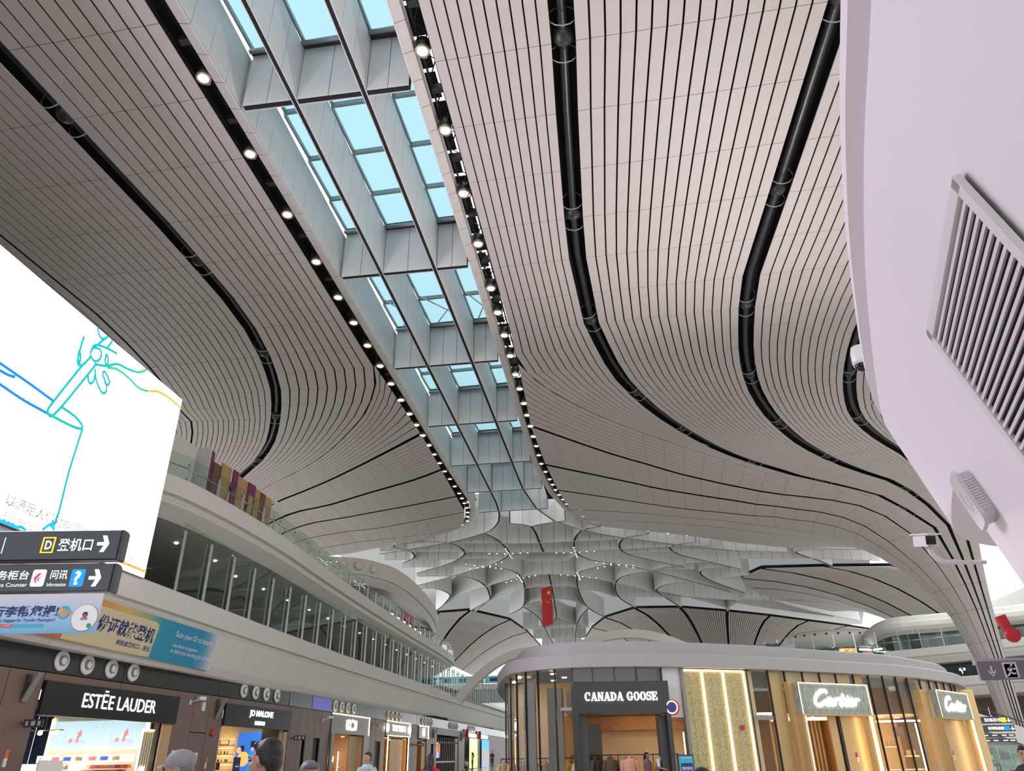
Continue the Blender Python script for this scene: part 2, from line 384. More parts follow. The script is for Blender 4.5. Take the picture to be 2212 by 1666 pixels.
# ================================================================== ROOF GLAZING STRIP with coffers
def lim_x(y): return -13.05 - 0.033 * y
def rib1_x(y): return -10.5 - 0.0285 * y
def rib2_x(y): return -7.9 - 0.0215 * y
def rim_x(y): return -5.52 - 0.0265 * y
Z0, Z1 = 24.0, 26.8
sky = empty('window_1'); tag(sky, 'long roof glazing strip with white coffers and glass panes running away overhead', 'skylight', kind='structure')
def plan_path(pts, step):
    L = sum((Vector(b) - Vector(a)).length for a, b in zip(pts, pts[1:]))
    return resample([Vector((p[0], p[1], 0)) for p in pts], max(2, int(round(L / step)) + 1))
def blade(pts, step, width, z0, z1, parent, name='coffer_panel', material='coffer', pieces=None, both=True, slot=True, th=0.03, seam=0.012, lean=0.0):
    """two thin rows of cladding panels with a dark slot along the bottom"""
    path = plan_path(pts, step)
    nr = []
    for i in range(len(path)):
        d = path[min(i + 1, len(path) - 1)] - path[max(i - 1, 0)]; d.normalize(); nr.append(Vector((d.y, -d.x, 0)))
    up0, up1 = Vector((0, 0, z0)), Vector((0, 0, z1))
    for s_ in ((1, -1) if both else (1,)):
        for i in range(len(path) - 1):
            a = path[i] + nr[i] * s_ * width / 2; b = path[i + 1] + nr[i + 1] * s_ * width / 2
            off_a = nr[i] * s_ * -th; off_b = nr[i + 1] * s_ * -th
            dd = b - a; k = min(.2, seam / max(dd.length, .01)); a2, b2 = a + dd * k, b - dd * k
            q = [a2 + up0, b2 + up0, b2 + up1, a2 + up1]; t = [a2 + off_a + up0, b2 + off_b + up0, b2 + off_b + up1, a2 + off_a + up1]
            pieces.append((q, t))
    if slot:
        mb = MB(); w = width / 2 - th - 0.002
        rows = [[p + n * w + Vector((0, 0, z0 + .03)), p - n * w + Vector((0, 0, z0 + .03)), p - n * w + Vector((0, 0, z1)), p + n * w + Vector((0, 0, z1))] for p, n in zip(path, nr)]
        mb.grid(rows, closed=True); mb.f.append((0, 1, 2, 3)); k = len(rows) * 4; mb.f.append((k - 1, k - 2, k - 3, k - 4))
        mb.build('blade_core', 'void', parent)
def flush_pieces(pieces, parent, name, material, limit=300):
    order = sorted(range(len(pieces)), key=lambda i: -screen_area(pieces[i][0])); big = set(order[:limit]); rest = MB()
    for i, (q, t) in enumerate(pieces):
        if i in big:
            c = sum(q, Vector()) / 4
            MB().hexa([p - c for p in q], [p - c for p in t]).build(name, material, parent, loc=c)
        else: rest.hexa(q, t)
    if rest.v: tag(rest.build(name + '_mass', material, parent), kind='stuff')
YS = [-3.5, 7.2, 18.1, 29.3, 39.3, 48.5, 56.9, 64.0, 70.2]
pcs = []
# long blades (continue into the far junction, where the plan flares)
rib1_end = [(-12.45, 67.7), (-12.8, 71.2), (-13.4, 73.9), (-14.5, 76.3), (-15.6, 77.6)]
rib2_end = [(-9.25, 64), (-8.8, 70.1), (-7.5, 74.8), (-5.0, 78.7)]
y_steps = [-3.5 + 1.24 * i for i in range(56)]
blade([(rib1_x(y), y) for y in (-4, 20, 40, 64)] + rib1_end, 1.22, .22, Z0, Z1, sky, pieces=pcs)
blade([(rib2_x(y), y) for y in (-4, 20, 40, 60)] + rib2_end, 1.22, .22, Z0, Z1, sky, pieces=pcs)
lim_path = [(lim_x(y) + .45, y) for y in (-4, 20, 40, 58)] + [(-14.6, 67.1), (-15.0, 69.6), (-16.2, 73.4), (-18.4, 75.5), (-21.5, 77.6)]
rim_path = [(rim_x(y) - .40, y) for y in (-4, 20, 40, 58)] + [(-7.05, 65.4), (-6.1, 71.4), (-4.2, 76.3), (-3.1, 78.3)]
def wall(pts, side, step, z0, z1, pieces, th=.05):
    path = plan_path(pts, step)
    for i in range(len(path) - 1):
        d = (path[i + 1] - path[i]); n = Vector((d.y, -d.x, 0)).normalized() * side
        a, b = path[i] + d * .01, path[i + 1] - d * .01
        u0, u1 = Vector((0, 0, z0)), Vector((0, 0, z1))
        pieces.append(([a + u0, b + u0, b + u1, a + u1], [a + u0 - n * th, b + u0 - n * th, b + u1 - n * th, a + u1 - n * th]))
wall(lim_path, 1, 1.22, Z0 + .02, Z1, pcs)
wall(rim_path, -1, 1.22, Z0 + .02, Z1, pcs)
# cross blades
for i, y in enumerate(YS):
    for (fa, fb, n) in ((lambda q: lim_x(q) + .47, rib1_x, 2), (rib1_x, rib2_x, 2 if i < 4 else 3), (rib2_x, lambda q: rim_x(q) - .42, 2)):
        xa, xb = fa(y) + .12, fb(y) - .12
        if i >= 7: xa, xb = xa + .05, xb + .25
        blade([(xa, y + .028 * (xa + 10)), (xb, y + .028 * (xb + 10))], (xb - xa) / n, .3, Z0 + .02, Z1, sky, pieces=pcs)
flush_pieces(pcs, sky, 'coffer_panel', 'coffer')
# bevelled rims along the dark light slots
rp = []
def rim_band(pts, side, w):
    path = plan_path(pts, 1.22)
    for i in range(len(path) - 1):
        d = path[i + 1] - path[i]; n = Vector((d.y, -d.x, 0)).normalized() * side
        a, b = path[i] + d * .012, path[i + 1] - d * .012
        lo = Vector((0, 0, Z0 + .02)); hi = Vector((0, 0, Z0 + .14)); t = Vector((0, 0, .04))
        rp.append(([a + lo, b + lo, b + n * w + hi, a + n * w + hi], [a + lo + t, b + lo + t, b + n * w + hi + t, a + n * w + hi + t]))
        rp.append(([a + n * w + hi, b + n * w + hi, b + n * w + hi + Vector((0, 0, .5)), a + n * w + hi + Vector((0, 0, .5))], [a + n * (w - .04) + hi, b + n * (w - .04) + hi, b + n * (w - .04) + hi + Vector((0, 0, .5)), a + n * (w - .04) + hi + Vector((0, 0, .5))]))
rim_band(lim_path, -1, .45)
rim_band(rim_path, 1, .40)
flush_pieces(rp, sky, 'rim_panel', 'rim', 200)
# glass panes, frames
frame = MB(); pane_meshes = []
bar = MB()
for i in range(len(YS) - 1):
    ya, yb = YS[i], YS[i + 1]; n = 4 if i < 3 else (3 if i < 5 else 2)
    for ci, (fa, fb) in enumerate(((lambda q: lim_x(q) + .47, rib1_x), (rib1_x, rib2_x), (rib2_x, lambda q: rim_x(q) - .42))):
        for k in range(n):
            y0 = ya + (yb - ya) * k / n + .12; y1 = ya + (yb - ya) * (k + 1) / n - .02
            x0, x1 = fa((y0 + y1) / 2) + .05, fb((y0 + y1) / 2) - .05
            c = Vector(((x0 + x1) / 2, (y0 + y1) / 2, Z1 + .22))
            MB().box((0, 0, 0), (x1 - x0, y1 - y0, .03)).build('pane', 'skyglass', sky, loc=c)
            b = MB()
            b.box((0, (y1 - y0) / 2 + .05, -.02), (x1 - x0, .14, .22)); b.box((-(x1 - x0) / 2 + .06, 0, -.02), (.1, y1 - y0, .18)); b.box(((x1 - x0) / 2 - .06, 0, -.02), (.1, y1 - y0, .18))
            b.build('pane_frame', 'alu', sky, loc=c)
        x0, x1 = fa(yb) + .1, fb(yb) - .1
        MB().tube([(x0, yb - .45, Z1 - .02), (x1, yb - .42, Z1 - .02)], .1, 8).build('gutter_pipe', 'alu', sky, smooth=True)
        MB().box(((x0 + x1) / 2, yb - .22, Z1 + .12), (x1 - x0, .3, .28)).build('gutter_box', 'steel_dark', sky)
    if i in (4, 5):
        xm = rib1_x(ya) * .38 + rib2_x(ya) * .62
        MB().box((xm, (ya + yb) / 2, Z1 + .1), (.24, yb - ya - .3, .2)).build('centre_mullion', 'alu', sky)
    if i in (3, 6):
        for fa, fb in ((lambda q: lim_x(q) + .47, rib1_x), (rib1_x, rib2_x), (rib2_x, lambda q: rim_x(q) - .42)):
            L = yb - ya
            for (t0, t1) in ((0.02, .38), (.62, .98)):
                for flip in (0, 1):
                    p0 = (fa(ya) + .1 if not flip else fb(ya) - .1, ya + L * t0, Z1 + .05); p1 = (fb(ya) - .1 if not flip else fa(ya) + .1, ya + L * t1, Z1 + .05)
                    MB().tube([p0, p1], .045, 6).build('brace_rod', 'white', sky, smooth=True)
# dark roof beyond the strip: keeps the sky out of the light slots
vb = MB()
vb.grid([[(lim_x(y) + .42, y, Z0 + 1.3), (lim_x(y) - 1.6, y, Z0 + 1.3)] for y in (-14, 20, 40, 60, 70)])
vb.build('slot_backing', 'void', sky)
vb = MB()
for k in range(60):
    y0 = -14 + k * 1.42
    vb.grid([[(rim_x(y) - .36, y, Z0 + 1.3), (rim_x(y) + (1.6 if y0 > 44 or k % 3 == 0 else .28), y, Z0 + 1.3)] for y in (y0, y0 + (1.42 if y0 > 44 else 1.25))])
vb.build('slot_backing', 'void', sky)
tr = MB()
for fx, s_ in ((lim_x, -1), (rim_x, 1)):
    for dx in (.15, .5): tr.tube([(fx(-14) + s_ * dx, -14, Z0 + .55 + dx * .6), (fx(58) + s_ * dx, 58, Z0 + .55 + dx * .6)], .045, 5)
    for k in range(60):
        y = -14 + k * 1.2
        tr.tube([(fx(y) + s_ * .15, y, Z0 + .64), (fx(y) + s_ * .5, y + .6, Z0 + .85), (fx(y) + s_ * .15, y + 1.2, Z0 + .64)], .03, 4)
        if k % 3 == 0: tr.box((fx(y) + s_ * .34, y + .4, Z0 + .5), (.4, .25, .25))
tag(tr.build('slot_truss', 'steel_dark', sky), kind='stuff')
# floodlights in the two slots
ORD = ['first', 'second', 'third', 'fourth', 'fifth', 'sixth', 'seventh', 'eighth', 'ninth', 'tenth', 'eleventh', 'twelfth', 'thirteenth', 'fourteenth', 'fifteenth', 'sixteenth']
lens_me = MB().lathe([(0, -.015), (.13, -.012), (.19, 0)], 16).mesh('lens', 'lamp_on', True)
ring_me = MB().lathe([(.19, 0), (.25, -.05), (.28, .02), (.24, .14), (.18, .12), (.19, .0)], 16).mesh('ring', 'lamp_ring', True)
house_me = MB().lathe([(.24, .12), (.26, .2), (.26, .5), (.12, .56), (0, .56)], 12).mesh('housing', 'steel_dark', True)
yoke_me = MB().tube([(-.29, 0, .05), (-.29, 0, .62), (.29, 0, .62), (.29, 0, .05)], .025, 5).mesh('yoke', 'alu')
jbox_me = MB().box((0, .3, .1), (.16, .1, .1)).mesh('junction_box', 'alu')
def floodlight(loc, label, group, s_=1.0):
    o = empty('floodlight', loc); o.scale = (s_, s_, s_)
    for n, me in (('lens', lens_me), ('ring', ring_me), ('housing', house_me), ('yoke', yoke_me), ('junction_box', jbox_me)): inst(n, me, o)
    tag(o, label, 'floodlight', group); return o
def slot_lamps(path, dists, where, far, group):
    P = [Vector((x, y, 0)) for x, y in path]; L = [0]
    for a, b in zip(P, P[1:]): L.append(L[-1] + (b - a).length)
    for i, s_ in enumerate(dists):
        j = max(k for k in range(len(L)) if L[k] <= s_) if s_ < L[-1] else len(L) - 2
        p = P[j].lerp(P[min(j + 1, len(P) - 1)], (s_ - L[j]) / max(1e-6, L[min(j + 1, len(P) - 1)] - L[j]))
        lab = f'{ORD[i]} floodlight from the top edge in the dark slot {where}' if i < 14 else far
        floodlight((p.x, p.y, Z0 + .06), lab, group, 1.0 if i < 14 else .8)
def accum(y0, gaps):
    out = [y0]
    for g in gaps: out.append(out[-1] + g)
    return out
left_slot = [(lim_x(y) - .27, y) for y in (0, 20, 40, 58)] + [(-15.35, 64), (-15.65, 69), (-16.6, 73.2), (-18.9, 75.75), (-24.7, 79.2), (-30.2, 80.7), (-36, 81)]
right_slot = [(rim_x(y) + .3, y) for y in (0, 20, 40, 58)] + [(-6.3, 65.4), (-5.4, 71.2), (-3.3, 76.5), (-2.4, 78), (3, 81.4), (7.6, 84.3), (14.2, 88.6), (21.8, 91), (30, 94)]
slot_lamps(left_slot, accum(16.5, [3.8, 3.8, 3.6, 3.2, 2.6, 2.6, 2.6, 2.5, 2.5, 2.3] + [2.0] * 9 + [1.5] * 7 + [2.2] * 8), 'beside the shaded slatted ceiling', 'tiny floodlight in the far bend of the dark slot by the shaded slatted ceiling', 'floodlights in the slot by the shaded ceiling')
slot_lamps(right_slot, accum(16.8, [3.7, 3.7, 3.6, 3.8, 2.4, 2.5, 2.5, 2.5, 2.1, 2.3] + [2.0] * 8 + [1.5] * 8 + [2.6] * 12), 'beside the brightly lit slatted ceiling', 'tiny floodlight in the far bend of the dark slot by the bright slatted ceiling', 'floodlights in the slot by the bright ceiling')
# ================================================================== FAR JUNCTION: curved coffer lattice and distant slatted fans
dome = empty('ceiling'); tag(dome, 'distant coffered ceiling of curved white blades around a small hexagonal rooflight', 'ceiling', kind='structure')
LATTICE = {
 'rib1_out': [(-15.6, 77.6), (-17.9, 79.2), (-20.6, 80.6), (-25.2, 82.3), (-29.9, 83.9)],
 'petal_l': [(-15.7, 77.7), (-14.9, 80.1), (-14.5, 83.2), (-14.4, 86.4), (-14.6, 87.7), (-15.7, 89.8), (-18.2, 92.8), (-21.6, 95.5), (-25.8, 98.8), (-30.6, 102.2)],
 'rib2_out': [(-5.0, 78.7), (-2.9, 81.0), (-0.3, 83.2), (5.0, 87.0), (13.5, 92.5)],
 'petal_r': [(-2.9, 77.8), (-4.0, 78.1), (-5.0, 79.0), (-5.9, 81.5), (-6.4, 85.0), (-6.5, 87.9), (-5.9, 90.6), (-4.6, 93.1), (-2.3, 95.1), (2.5, 100.3), (8.9, 109.3), (14.9, 118.2)],
 'wish_l': [(-10.2, 76.2), (-11.2, 75.1), (-12.3, 74.5)], 'wish_r': [(-10.2, 76.2), (-8.5, 75.3), (-6.4, 74.9)],
 'wish_stem': [(-10.2, 76.2), (-10.1, 79.0), (-10.2, 82.4), (-10.3, 87.3)],
 'arc_a': [(-20.6, 80.6), (-16.8, 81.7), (-13.6, 82.4), (-10.9, 83.0), (-6.3, 83.2), (-3.0, 83.4), (-0.3, 83.2)],
 'arc_b': [(-29.3, 82.3), (-25.2, 83.6), (-19.8, 85.0), (-14.5, 86.5)],
 'arc_hexn': [(-14.4, 86.6), (-10.3, 87.4), (-6.5, 88.2)],
 'arc_b2': [(-6.2, 88.2), (-3.3, 87.8), (-0.4, 88.0), (4.8, 88.1), (11.0, 88.8)],
 'arc_c': [(-30.2, 86.7), (-26.3, 87.4), (-20.6, 88.4), (-15.7, 89.5)],
 'arc_d': [(-29.2, 91.0), (-24.3, 91.6), (-18.2, 92.8)],
 'arc_e': [(-32.6, 121.2), (-27.0, 111.8), (-23.0, 107.1), (-20.3, 104.4), (-16.4, 100.9), (-13.7, 99.5), (-10.9, 99.3), (-8.7, 100.2), (-6.0, 102.6), (-2.2, 107.5), (2.5, 114.4), (7.5, 123.9)],
 'arc_f': [(-27.2, 125.7), (-22.4, 115.2), (-18.2, 109.3), (-14.8, 107.2), (-10.9, 107.2), (-7.8, 109.0), (-4.5, 113.7), (-2.2, 118.0), (2.3, 118.7), (9.5, 120.5)],
 'loop_l': [(-25.9, 79.9), (-22.5, 79.6), (-20.5, 80.6), (-19.7, 82.6), (-19.6, 85.2), (-20.4, 87.3), (-22.7, 90.3), (-28.4, 94.7)],
 'loop_r': [(2.3, 81.9), (-0.1, 82.8), (-0.9, 84.5), (-1.1, 86.9), (-0.5, 90.2), (2.5, 94.3), (7.1, 99.5)],
 'loop_r2': [(7.8, 86.7), (5.1, 87.6), (4.9, 89.2), (6.2, 92.5), (9.9, 97.0), (14.6, 102.4)],
 'loop_l2': [(-27.3, 81.4), (-25.9, 83.0), (-25.9, 85.5), (-26.6, 87.0), (-28.4, 88.6)],
 'low_l': [(-28.8, 96.3), (-23.6, 97.5), (-21.6, 99.8), (-21.0, 105.2), (-21.6, 110.9), (-22.5, 115.2), (-27.2, 123.2)],
 'low_l2': [(-31.0, 103.8), (-28.3, 104.8), (-27.4, 108.4), (-27.8, 111.2), (-30.5, 117.5), (-32.8, 122.0)],
 'mid_l': [(-18.2, 92.8), (-16.1, 95.2), (-15.1, 98.7), (-15.4, 105.6), (-16.3, 112.2), (-18.1, 121.9), (-21.2, 128.0)],
 'mid_r': [(-2.3, 95.1), (-5.7, 97.7), (-7.1, 99.7), (-7.8, 105.6), (-8.1, 115.4), (-7.6, 125.9), (-5.5, 135.2)],
 'mid_stem': [(-11.1, 99.6), (-11.9, 110.4), (-13.3, 128.0), (-13.9, 133.5)],
 'mid_fl': [(-13.9, 133.5), (-15.2, 138.2), (-18.2, 143.0)], 'mid_fr': [(-13.9, 133.5), (-12.6, 139.7), (-10.0, 144.5)],
 'fork_l': [(-18.1, 121.9), (-17.0, 132), (-17.4, 145), (-18.4, 170)], 'fork_r': [(-7.6, 125.9), (-9.6, 134), (-11.4, 146), (-14.0, 172)],
 'cross_1': [(-21.6, 145), (-9.0, 146)], 'cross_2': [(-21.4, 158), (-10.5, 160)], 'cross_3': [(-21.4, 172), (-12.5, 174)],
 'low_r': [(8.4, 100.9), (2.0, 100.8), (-1.0, 102.9), (-2.2, 106.1), (-2.6, 111.8), (-2.0, 119.2), (0.1, 127.4)],
 'low_r2': [(8.9, 109.3), (5.4, 109.4), (3.7, 112.3), (3.5, 114.3), (4.6, 118.5), (7.7, 129.0)],
 'far_l': [(-18.2, 122.3), (-16.5, 118.7), (-13.6, 117.0), (-11.0, 117.3), (-9.1, 120.1), (-7.5, 125.5)],
 'side_r1': [(-0.5, 90.2), (5.0, 90.6), (13.5, 92.1), (19.3, 94.1)],
 'side_r2': [(2.5, 100.3), (5.3, 98.0), (9.3, 96.9), (13.9, 96.5), (21.0, 97.6), (32.2, 101.7)],
 'side_r3': [(14.6, 102.4), (12.6, 100.8), (9.9, 101.3), (9.3, 103.4), (10.7, 107.8), (13.8, 113.7), (17.1, 119.5)],
 'side_r4': [(3.7, 114.3), (9.3, 121.5), (15.6, 131.9), (15.9, 135.0)],
 'side_r5': [(15.6, 131.9), (17.5, 124.5), (22.5, 122.8)], 'side_r6': [(11.4, 108.5), (14.0, 107.0), (16.3, 106.3)],
 'side_r7': [(34, 97.0), (24, 93.5), (20.4, 93.6), (21.0, 95.6), (24, 99.5), (26.5, 103.3)],
 'back_1': [(9.5, 120.5), (15.5, 124.5), (22, 127.0)], 'back_2': [(16, 126.5), (24, 135), (36, 146)], 'back_3': [(22.0, 127.0), (30, 138), (42, 152)],
}
MAIN = ('petal', 'wish', 'loop', 'low', 'mid', 'rib', 'side_r3', 'side_r7', 'fork')
dp = []
for k, pts in LATTICE.items():
    c = catmull([Vector((x, y, 0)) for x, y in pts], 5) if len(pts) > 2 else [Vector((*p, 0)) for p in pts]
    w = .34 if k.startswith(MAIN) else .2
    blade([(p.x, p.y) for p in c], 1.35, w, 24.0, 27.2, dome, pieces=dp, seam=.02, th=.04)
# coffer wall of the hexagonal rooflight
hexp = [(-12.9, 91.2), (-7.9, 92.2), (-6.9, 90.2)]
blade([(-14.5, 87.8), (-12.6, 91.6), (-8.0, 92.4), (-6.4, 89.2)], 1.0, .12, 24.0, 26.6, dome, pieces=dp, slot=False)
flush_pieces(dp, dome, 'coffer_panel', 'coffer', 300)
hx = MB(); hx.prism([(-14.6, 86.6, 27.1), (-6.3, 88.3, 27.1), (-7.4, 92.6, 27.1), (-13, 92.0, 27.1)], (0, 0, .05)); hx.build('pane', 'skyglass', dome)
for k in range(9):
    x = -14.6 + k; 
    MB().tube([(x, 86.6 + .2 * k, 27.0), (x + 1.1, 92.2, 27.0)], .06, 5).build('pane_frame', 'alu', dome)
    MB().tube([(x + 1.1, 86.6 + .2 * k, 27.0), (x, 92.2, 27.0)], .06, 5).build('pane_frame', 'alu', dome)
for pts in ([(-40, 74), (34, 74), (34, 110), (-40, 110)], [(-40, 110), (34, 110), (50, 180), (-40, 180)]):
    MB().add([(x, y, 27.35) for x, y in pts], [(0, 1, 2, 3)]).build('diffusing_sheet', 'diffuser', dome)
# small lamps strung along the lattice
lamp_me = MB().lathe([(0, -.04), (.06, -.03), (.07, .03), (0, .04)], 8).mesh('lens', emis('pinprick_lamp', (1, .85, .6), 5.0), True)
cup_me = MB().lathe([(.07, .02), (.09, .03), (.09, .14), (0, .15)], 8).mesh('housing', 'steel_dark', True)
def tiny_lamp(p, lab, group):
    o = empty('spotlight', (p[0], p[1], 23.93)); inst('lens', lamp_me, o); inst('housing', cup_me, o); tag(o, lab, 'spotlight', group)
for (cx, cy, dirs, lab) in ((-14.5, 86.8, ((1, .05), (-1, -.25), (0, 1), (0, -1)), 'pinprick spotlight where blades cross at one tip of the hexagonal rooflight'),
                       (-6.5, 88.0, ((-1, -.1), (1, -.1), (0, 1), (0, -1)), 'pinprick spotlight where blades cross at the tip of the hexagonal rooflight facing the white pillar'),
                       (-18.4, 92.9, ((-1, .1), (1, -.9), (.7, .6), (-1, -.9)), 'pinprick spotlight at the lattice crossing nearer the balconies'),
                       (-2.0, 95.3, ((1, .5), (-1, .7), (-1, -.7), (1, 1.1)), 'pinprick spotlight at the lattice crossing nearer the white pillar'),
                       (-15.3, 100.6, ((1, -.5), (-1, .9), (0, 1), (0, -1)), 'pinprick spotlight on the arc just before the red flag'),
                       (-7.2, 101.1, ((1, .8), (-1, -.6), (0, 1), (0, -1)), 'pinprick spotlight on the arc past the red flag')):
    for dx, dy in dirs:
        for k in (.5, 1.4, 2.3): tiny_lamp((cx + dx * k, cy + dy * k), lab, 'pinprick spotlights along the far coffer lattice')
# ------------------------------------------------------------------ distant slatted fans
def fan(name, edge, K, z_col, ribs, per, label, power=2.0, nseg=9, reach=.93):
    root = empty(name); tag(root, label, 'ceiling', kind='structure')
    E_ = [Vector((x, y, 0)) for x, y in edge]
    def row(p, drop=0.0):
        out = []
        for i in range(nseg + 1):
            s_ = reach * i / nseg; q = p.lerp(Vector((K[0], K[1], 0)), s_)
            out.append(Vector((q.x, q.y, 24.0 - (24 - z_col) * (s_ ** power) + drop)))
        return out
    pieces = []; bk = MB(); rr = []
    for a, b in zip(E_, E_[1:]):
        ra, rb = row(a), row(b)
        g = min(.12, .35 / max((b - a).length, .1))
        for k in range(per):
            u0 = g + (1 - 2 * g) * (k + .14) / per; u1 = g + (1 - 2 * g) * (k + .86) / per
            for i in range(nseg): pieces.append((ra[i].lerp(rb[i], u0), ra[i + 1].lerp(rb[i + 1], u0), ra[i + 1].lerp(rb[i + 1], u1), ra[i].lerp(rb[i], u1)))
    for a in E_: rr.append(row(a, .45))
    bk.grid(rr); bk.build('fan_backing', 'void', root)
    strips = MB()
    for q in pieces: strips.hexa(list(q), [p + Vector((0, 0, .06)) for p in q])
    # each field between two ribs is one part: its slats are only a pixel or two wide
    per_field = len(pieces) // (len(E_) - 1)
    for f in range(len(E_) - 1):
        mb = MB()
        for q in pieces[f * per_field:(f + 1) * per_field]: mb.hexa(list(q), [p + Vector((0, 0, .06)) for p in q])
        o = mb.build('slat_field', 'slat', root); o['kind'] = 'stuff'
    return root
fan('ceiling', [(-11.1, 162.9), (-8.4, 147.2), (-5.3, 136.3), (0.1, 128.4), (7.7, 129.8), (15.9, 135.5), (24.0, 142.3), (32.0, 150.0), (41, 158.5), (50, 168)], (17.8, 165), 3.0, None, 16,
    'distant slatted ceiling fan glowing warm, behind the arch and the round shop pavilion', 1.7)
fan('ceiling', [(-46, 128), (-33.2, 124.4), (-27.4, 123.4), (-22.4, 134.2), (-21.4, 148.9), (-21.5, 172.6)], (-53, 165), 3.0, None, 16,
    'distant slatted ceiling fan seen past the end of the curved balconies', 1.7)
fan('ceiling', [(34.9, 105.5), (25.9, 103.7), (17.4, 102.7), (15.2, 108.3), (16.8, 115.0), (22.5, 126), (34.6, 140.4)], (62, 133), 3.0, None, 14,
    'distant tongue shaped slatted ceiling panel beside the column', 2.2)
# ================================================================== FLOOR
M['floor'] = mat('polished_floor_tile', (0.60, 0.565, 0.53), 0.18, var=0.08, scale=.7, spec=.5)
M['wall_brown'] = mat('brown_wall_panel', (0.20, 0.135, 0.112), 0.45, var=0.06, scale=2)
M['band_dark'] = mat('polished_dark_band', (0.045, 0.047, 0.047), 0.22, metal=.1)
M['blue_reflection'] = mat('painted_blue_reflection', (0.02, 0.02, 0.06), 0.2, emit=.10, ecol=(.02, .04, 1.0), var=.4, scale=1.5)  # reflected blue light of an advert, put into the colour as emission
M['fascia'] = mat('cream_fascia_panel', (0.64, 0.61, 0.565), 0.5, var=0.02, scale=2)
M['steel'] = mat('brushed_steel', (0.62, 0.63, 0.63), 0.28, metal=.9)
M['black_sign'] = mat('black_sign_board', (0.014, 0.016, 0.015), 0.35)
M['led_white'] = emis('lit_white_letters', (1.0, 0.97, 0.94), 4.0)
M['led_warm'] = emis('lit_warm_strip', (1.0, 0.72, 0.38), 3.2)
M['led_cool'] = emis('lit_cool_strip', (0.86, 0.92, 1.0), 3.0)
M['glass_green'] = glass('green_balustrade_glass', (0.72, 0.86, 0.78), mix=.05)
M['glass_clear'] = glass('clear_shop_glass', (0.93, 0.95, 0.93), mix=.03)
M['dark_grey'] = mat('dark_grey_paint', (0.06, 0.06, 0.062), 0.5)
M['mid_grey'] = mat('mid_grey_paint', (0.26, 0.255, 0.25), 0.5, var=.03)
M['navy'] = mat('navy_wall', (0.012, 0.02, 0.045), 0.4)
M['brass'] = mat('brass', (0.75, 0.55, 0.24), 0.25, metal=.9)
M['cream_wall'] = mat('cream_shop_wall', (0.80, 0.66, 0.42), 0.6, var=.03)
M['tan'] = mat('tan_door_panel', (0.55, 0.36, 0.18), 0.45, var=.05, stretch=(1, 1, 6))
M['peach'] = mat('peach_shop_wall', (0.85, 0.58, 0.42), 0.6)
M['red'] = mat('red_plastic', (0.55, 0.02, 0.03), 0.35)
M['orange'] = mat('orange_plastic', (0.80, 0.22, 0.08), 0.4)
M['paper'] = mat('white_board', (0.85, 0.84, 0.82), 0.5)
M['ceiling_lamp'] = emis('recessed_lamp', (1.0, 0.95, 0.85), 3.0)
FLOOR_RISE = .0095
fl = MB().grid([[(-90, -60, -.57), (90, -60, -.57)], [(-90, 230, 2.185), (90, 230, 2.185)]]).build('floor', 'floor')
tag(fl, 'polished grey concourse floor', 'floor', kind='structure')
# ================================================================== BALCONY BUILDING
def wall_x(y):
    T = [(-30, -18), (40, -18), (60, -18.4), (110, -19), (200, -20)]
    for (a, b), (c, d) in zip(T, T[1:]):
        if y <= c: return b + (d - b) * (y - a) / (c - a)
bld = empty('wall_left'); tag(bld, 'cream fascia bands, brown panelled shop wall and dark upper corridor of the balcony building', 'building front', kind='structure')
def extrude_profile(plan, prof, name, m, parent, seg=None, smooth=False, gap=0.004):
    """profile (inward offset, z) swept along a plan line; one panel object per seg metres"""
    path = resample(catmull([Vector((x, y, 0)) for x, y in plan], 4), max(2, int(sum((Vector(b) - Vector(a)).length for a, b in zip(plan, plan[1:])) / 1.0)))
    rows = []
    for i, p in enumerate(path):
        d = path[min(i + 1, len(path) - 1)] - path[max(i - 1, 0)]; d.normalize(); n = Vector((-d.y, d.x, 0))
        rows.append([Vector((p.x, p.y, z)) + n * o for o, z in prof])
    if not seg:
        return MB().grid(rows).build(name, m, parent, smooth=smooth)
    st = max(1, int(seg))
    for i in range(0, len(rows) - 1, st):
        r = rows[i:min(i + st, len(rows) - 1) + 1]
        if len(r) < 2: continue
        r = [list(q) for q in r]
        r[0] = [a.lerp(b, gap) for a, b in zip(r[0], r[1])]; r[-1] = [a.lerp(b, gap) for a, b in zip(r[-1], r[-2])]
        c = r[0][0].copy()
        MB().grid([[p - c for p in q] for q in r]).build(name, m, parent, smooth=False, loc=c)
FASCIA = [(-15.9, 2), (-16.2, 8), (-16.6, 16), (-17.0, 26), (-17.5, 36), (-18.0, 52), (-18.5, 75), (-18.7, 105), (-18.9, 150)]
UPPER = [(-26, 20.8), (-22, 21.6), (-19.7, 23.6), (-18.45, 25.4), (-18.0, 28.5), (-18.0, 35.2), (-18.6, 42.9), (-19.3, 53.3), (-20.1, 68.2), (-20.8, 83), (-21.7, 89.5), (-23.8, 95), (-28, 99)]
CANOPY = [(-32, 56.5), (-27, 56.5), (-24.7, 57.4), (-22.6, 58.5), (-21.6, 60.1), (-20.75, 62.6), (-20.6, 67.5), (-21.2, 75), (-22.4, 83.4), (-24.4, 91), (-28, 96)]
fprof = [(3.0, 7.55), (.06, 7.55), (0, 7.5), (0, 6.75), (.16, 6.72), (.18, 6.58), (.05, 6.52), (.07, 6.4), (.3, 5.3), (.42, 5.0), (.5, 4.93), (.62, 4.92), (1.7, 5.02)]
extrude_profile(FASCIA, fprof, 'fascia_panel', 'fascia', bld, seg=6)
uprof = [(6.0, 12.42), (.06, 12.42), (0, 12.36), (0, 11.62), (.2, 11.56), (.24, 11.42), (.1, 11.34), (.12, 11.25), (.55, 10.8), (.62, 10.73), (12.0, 10.76)]
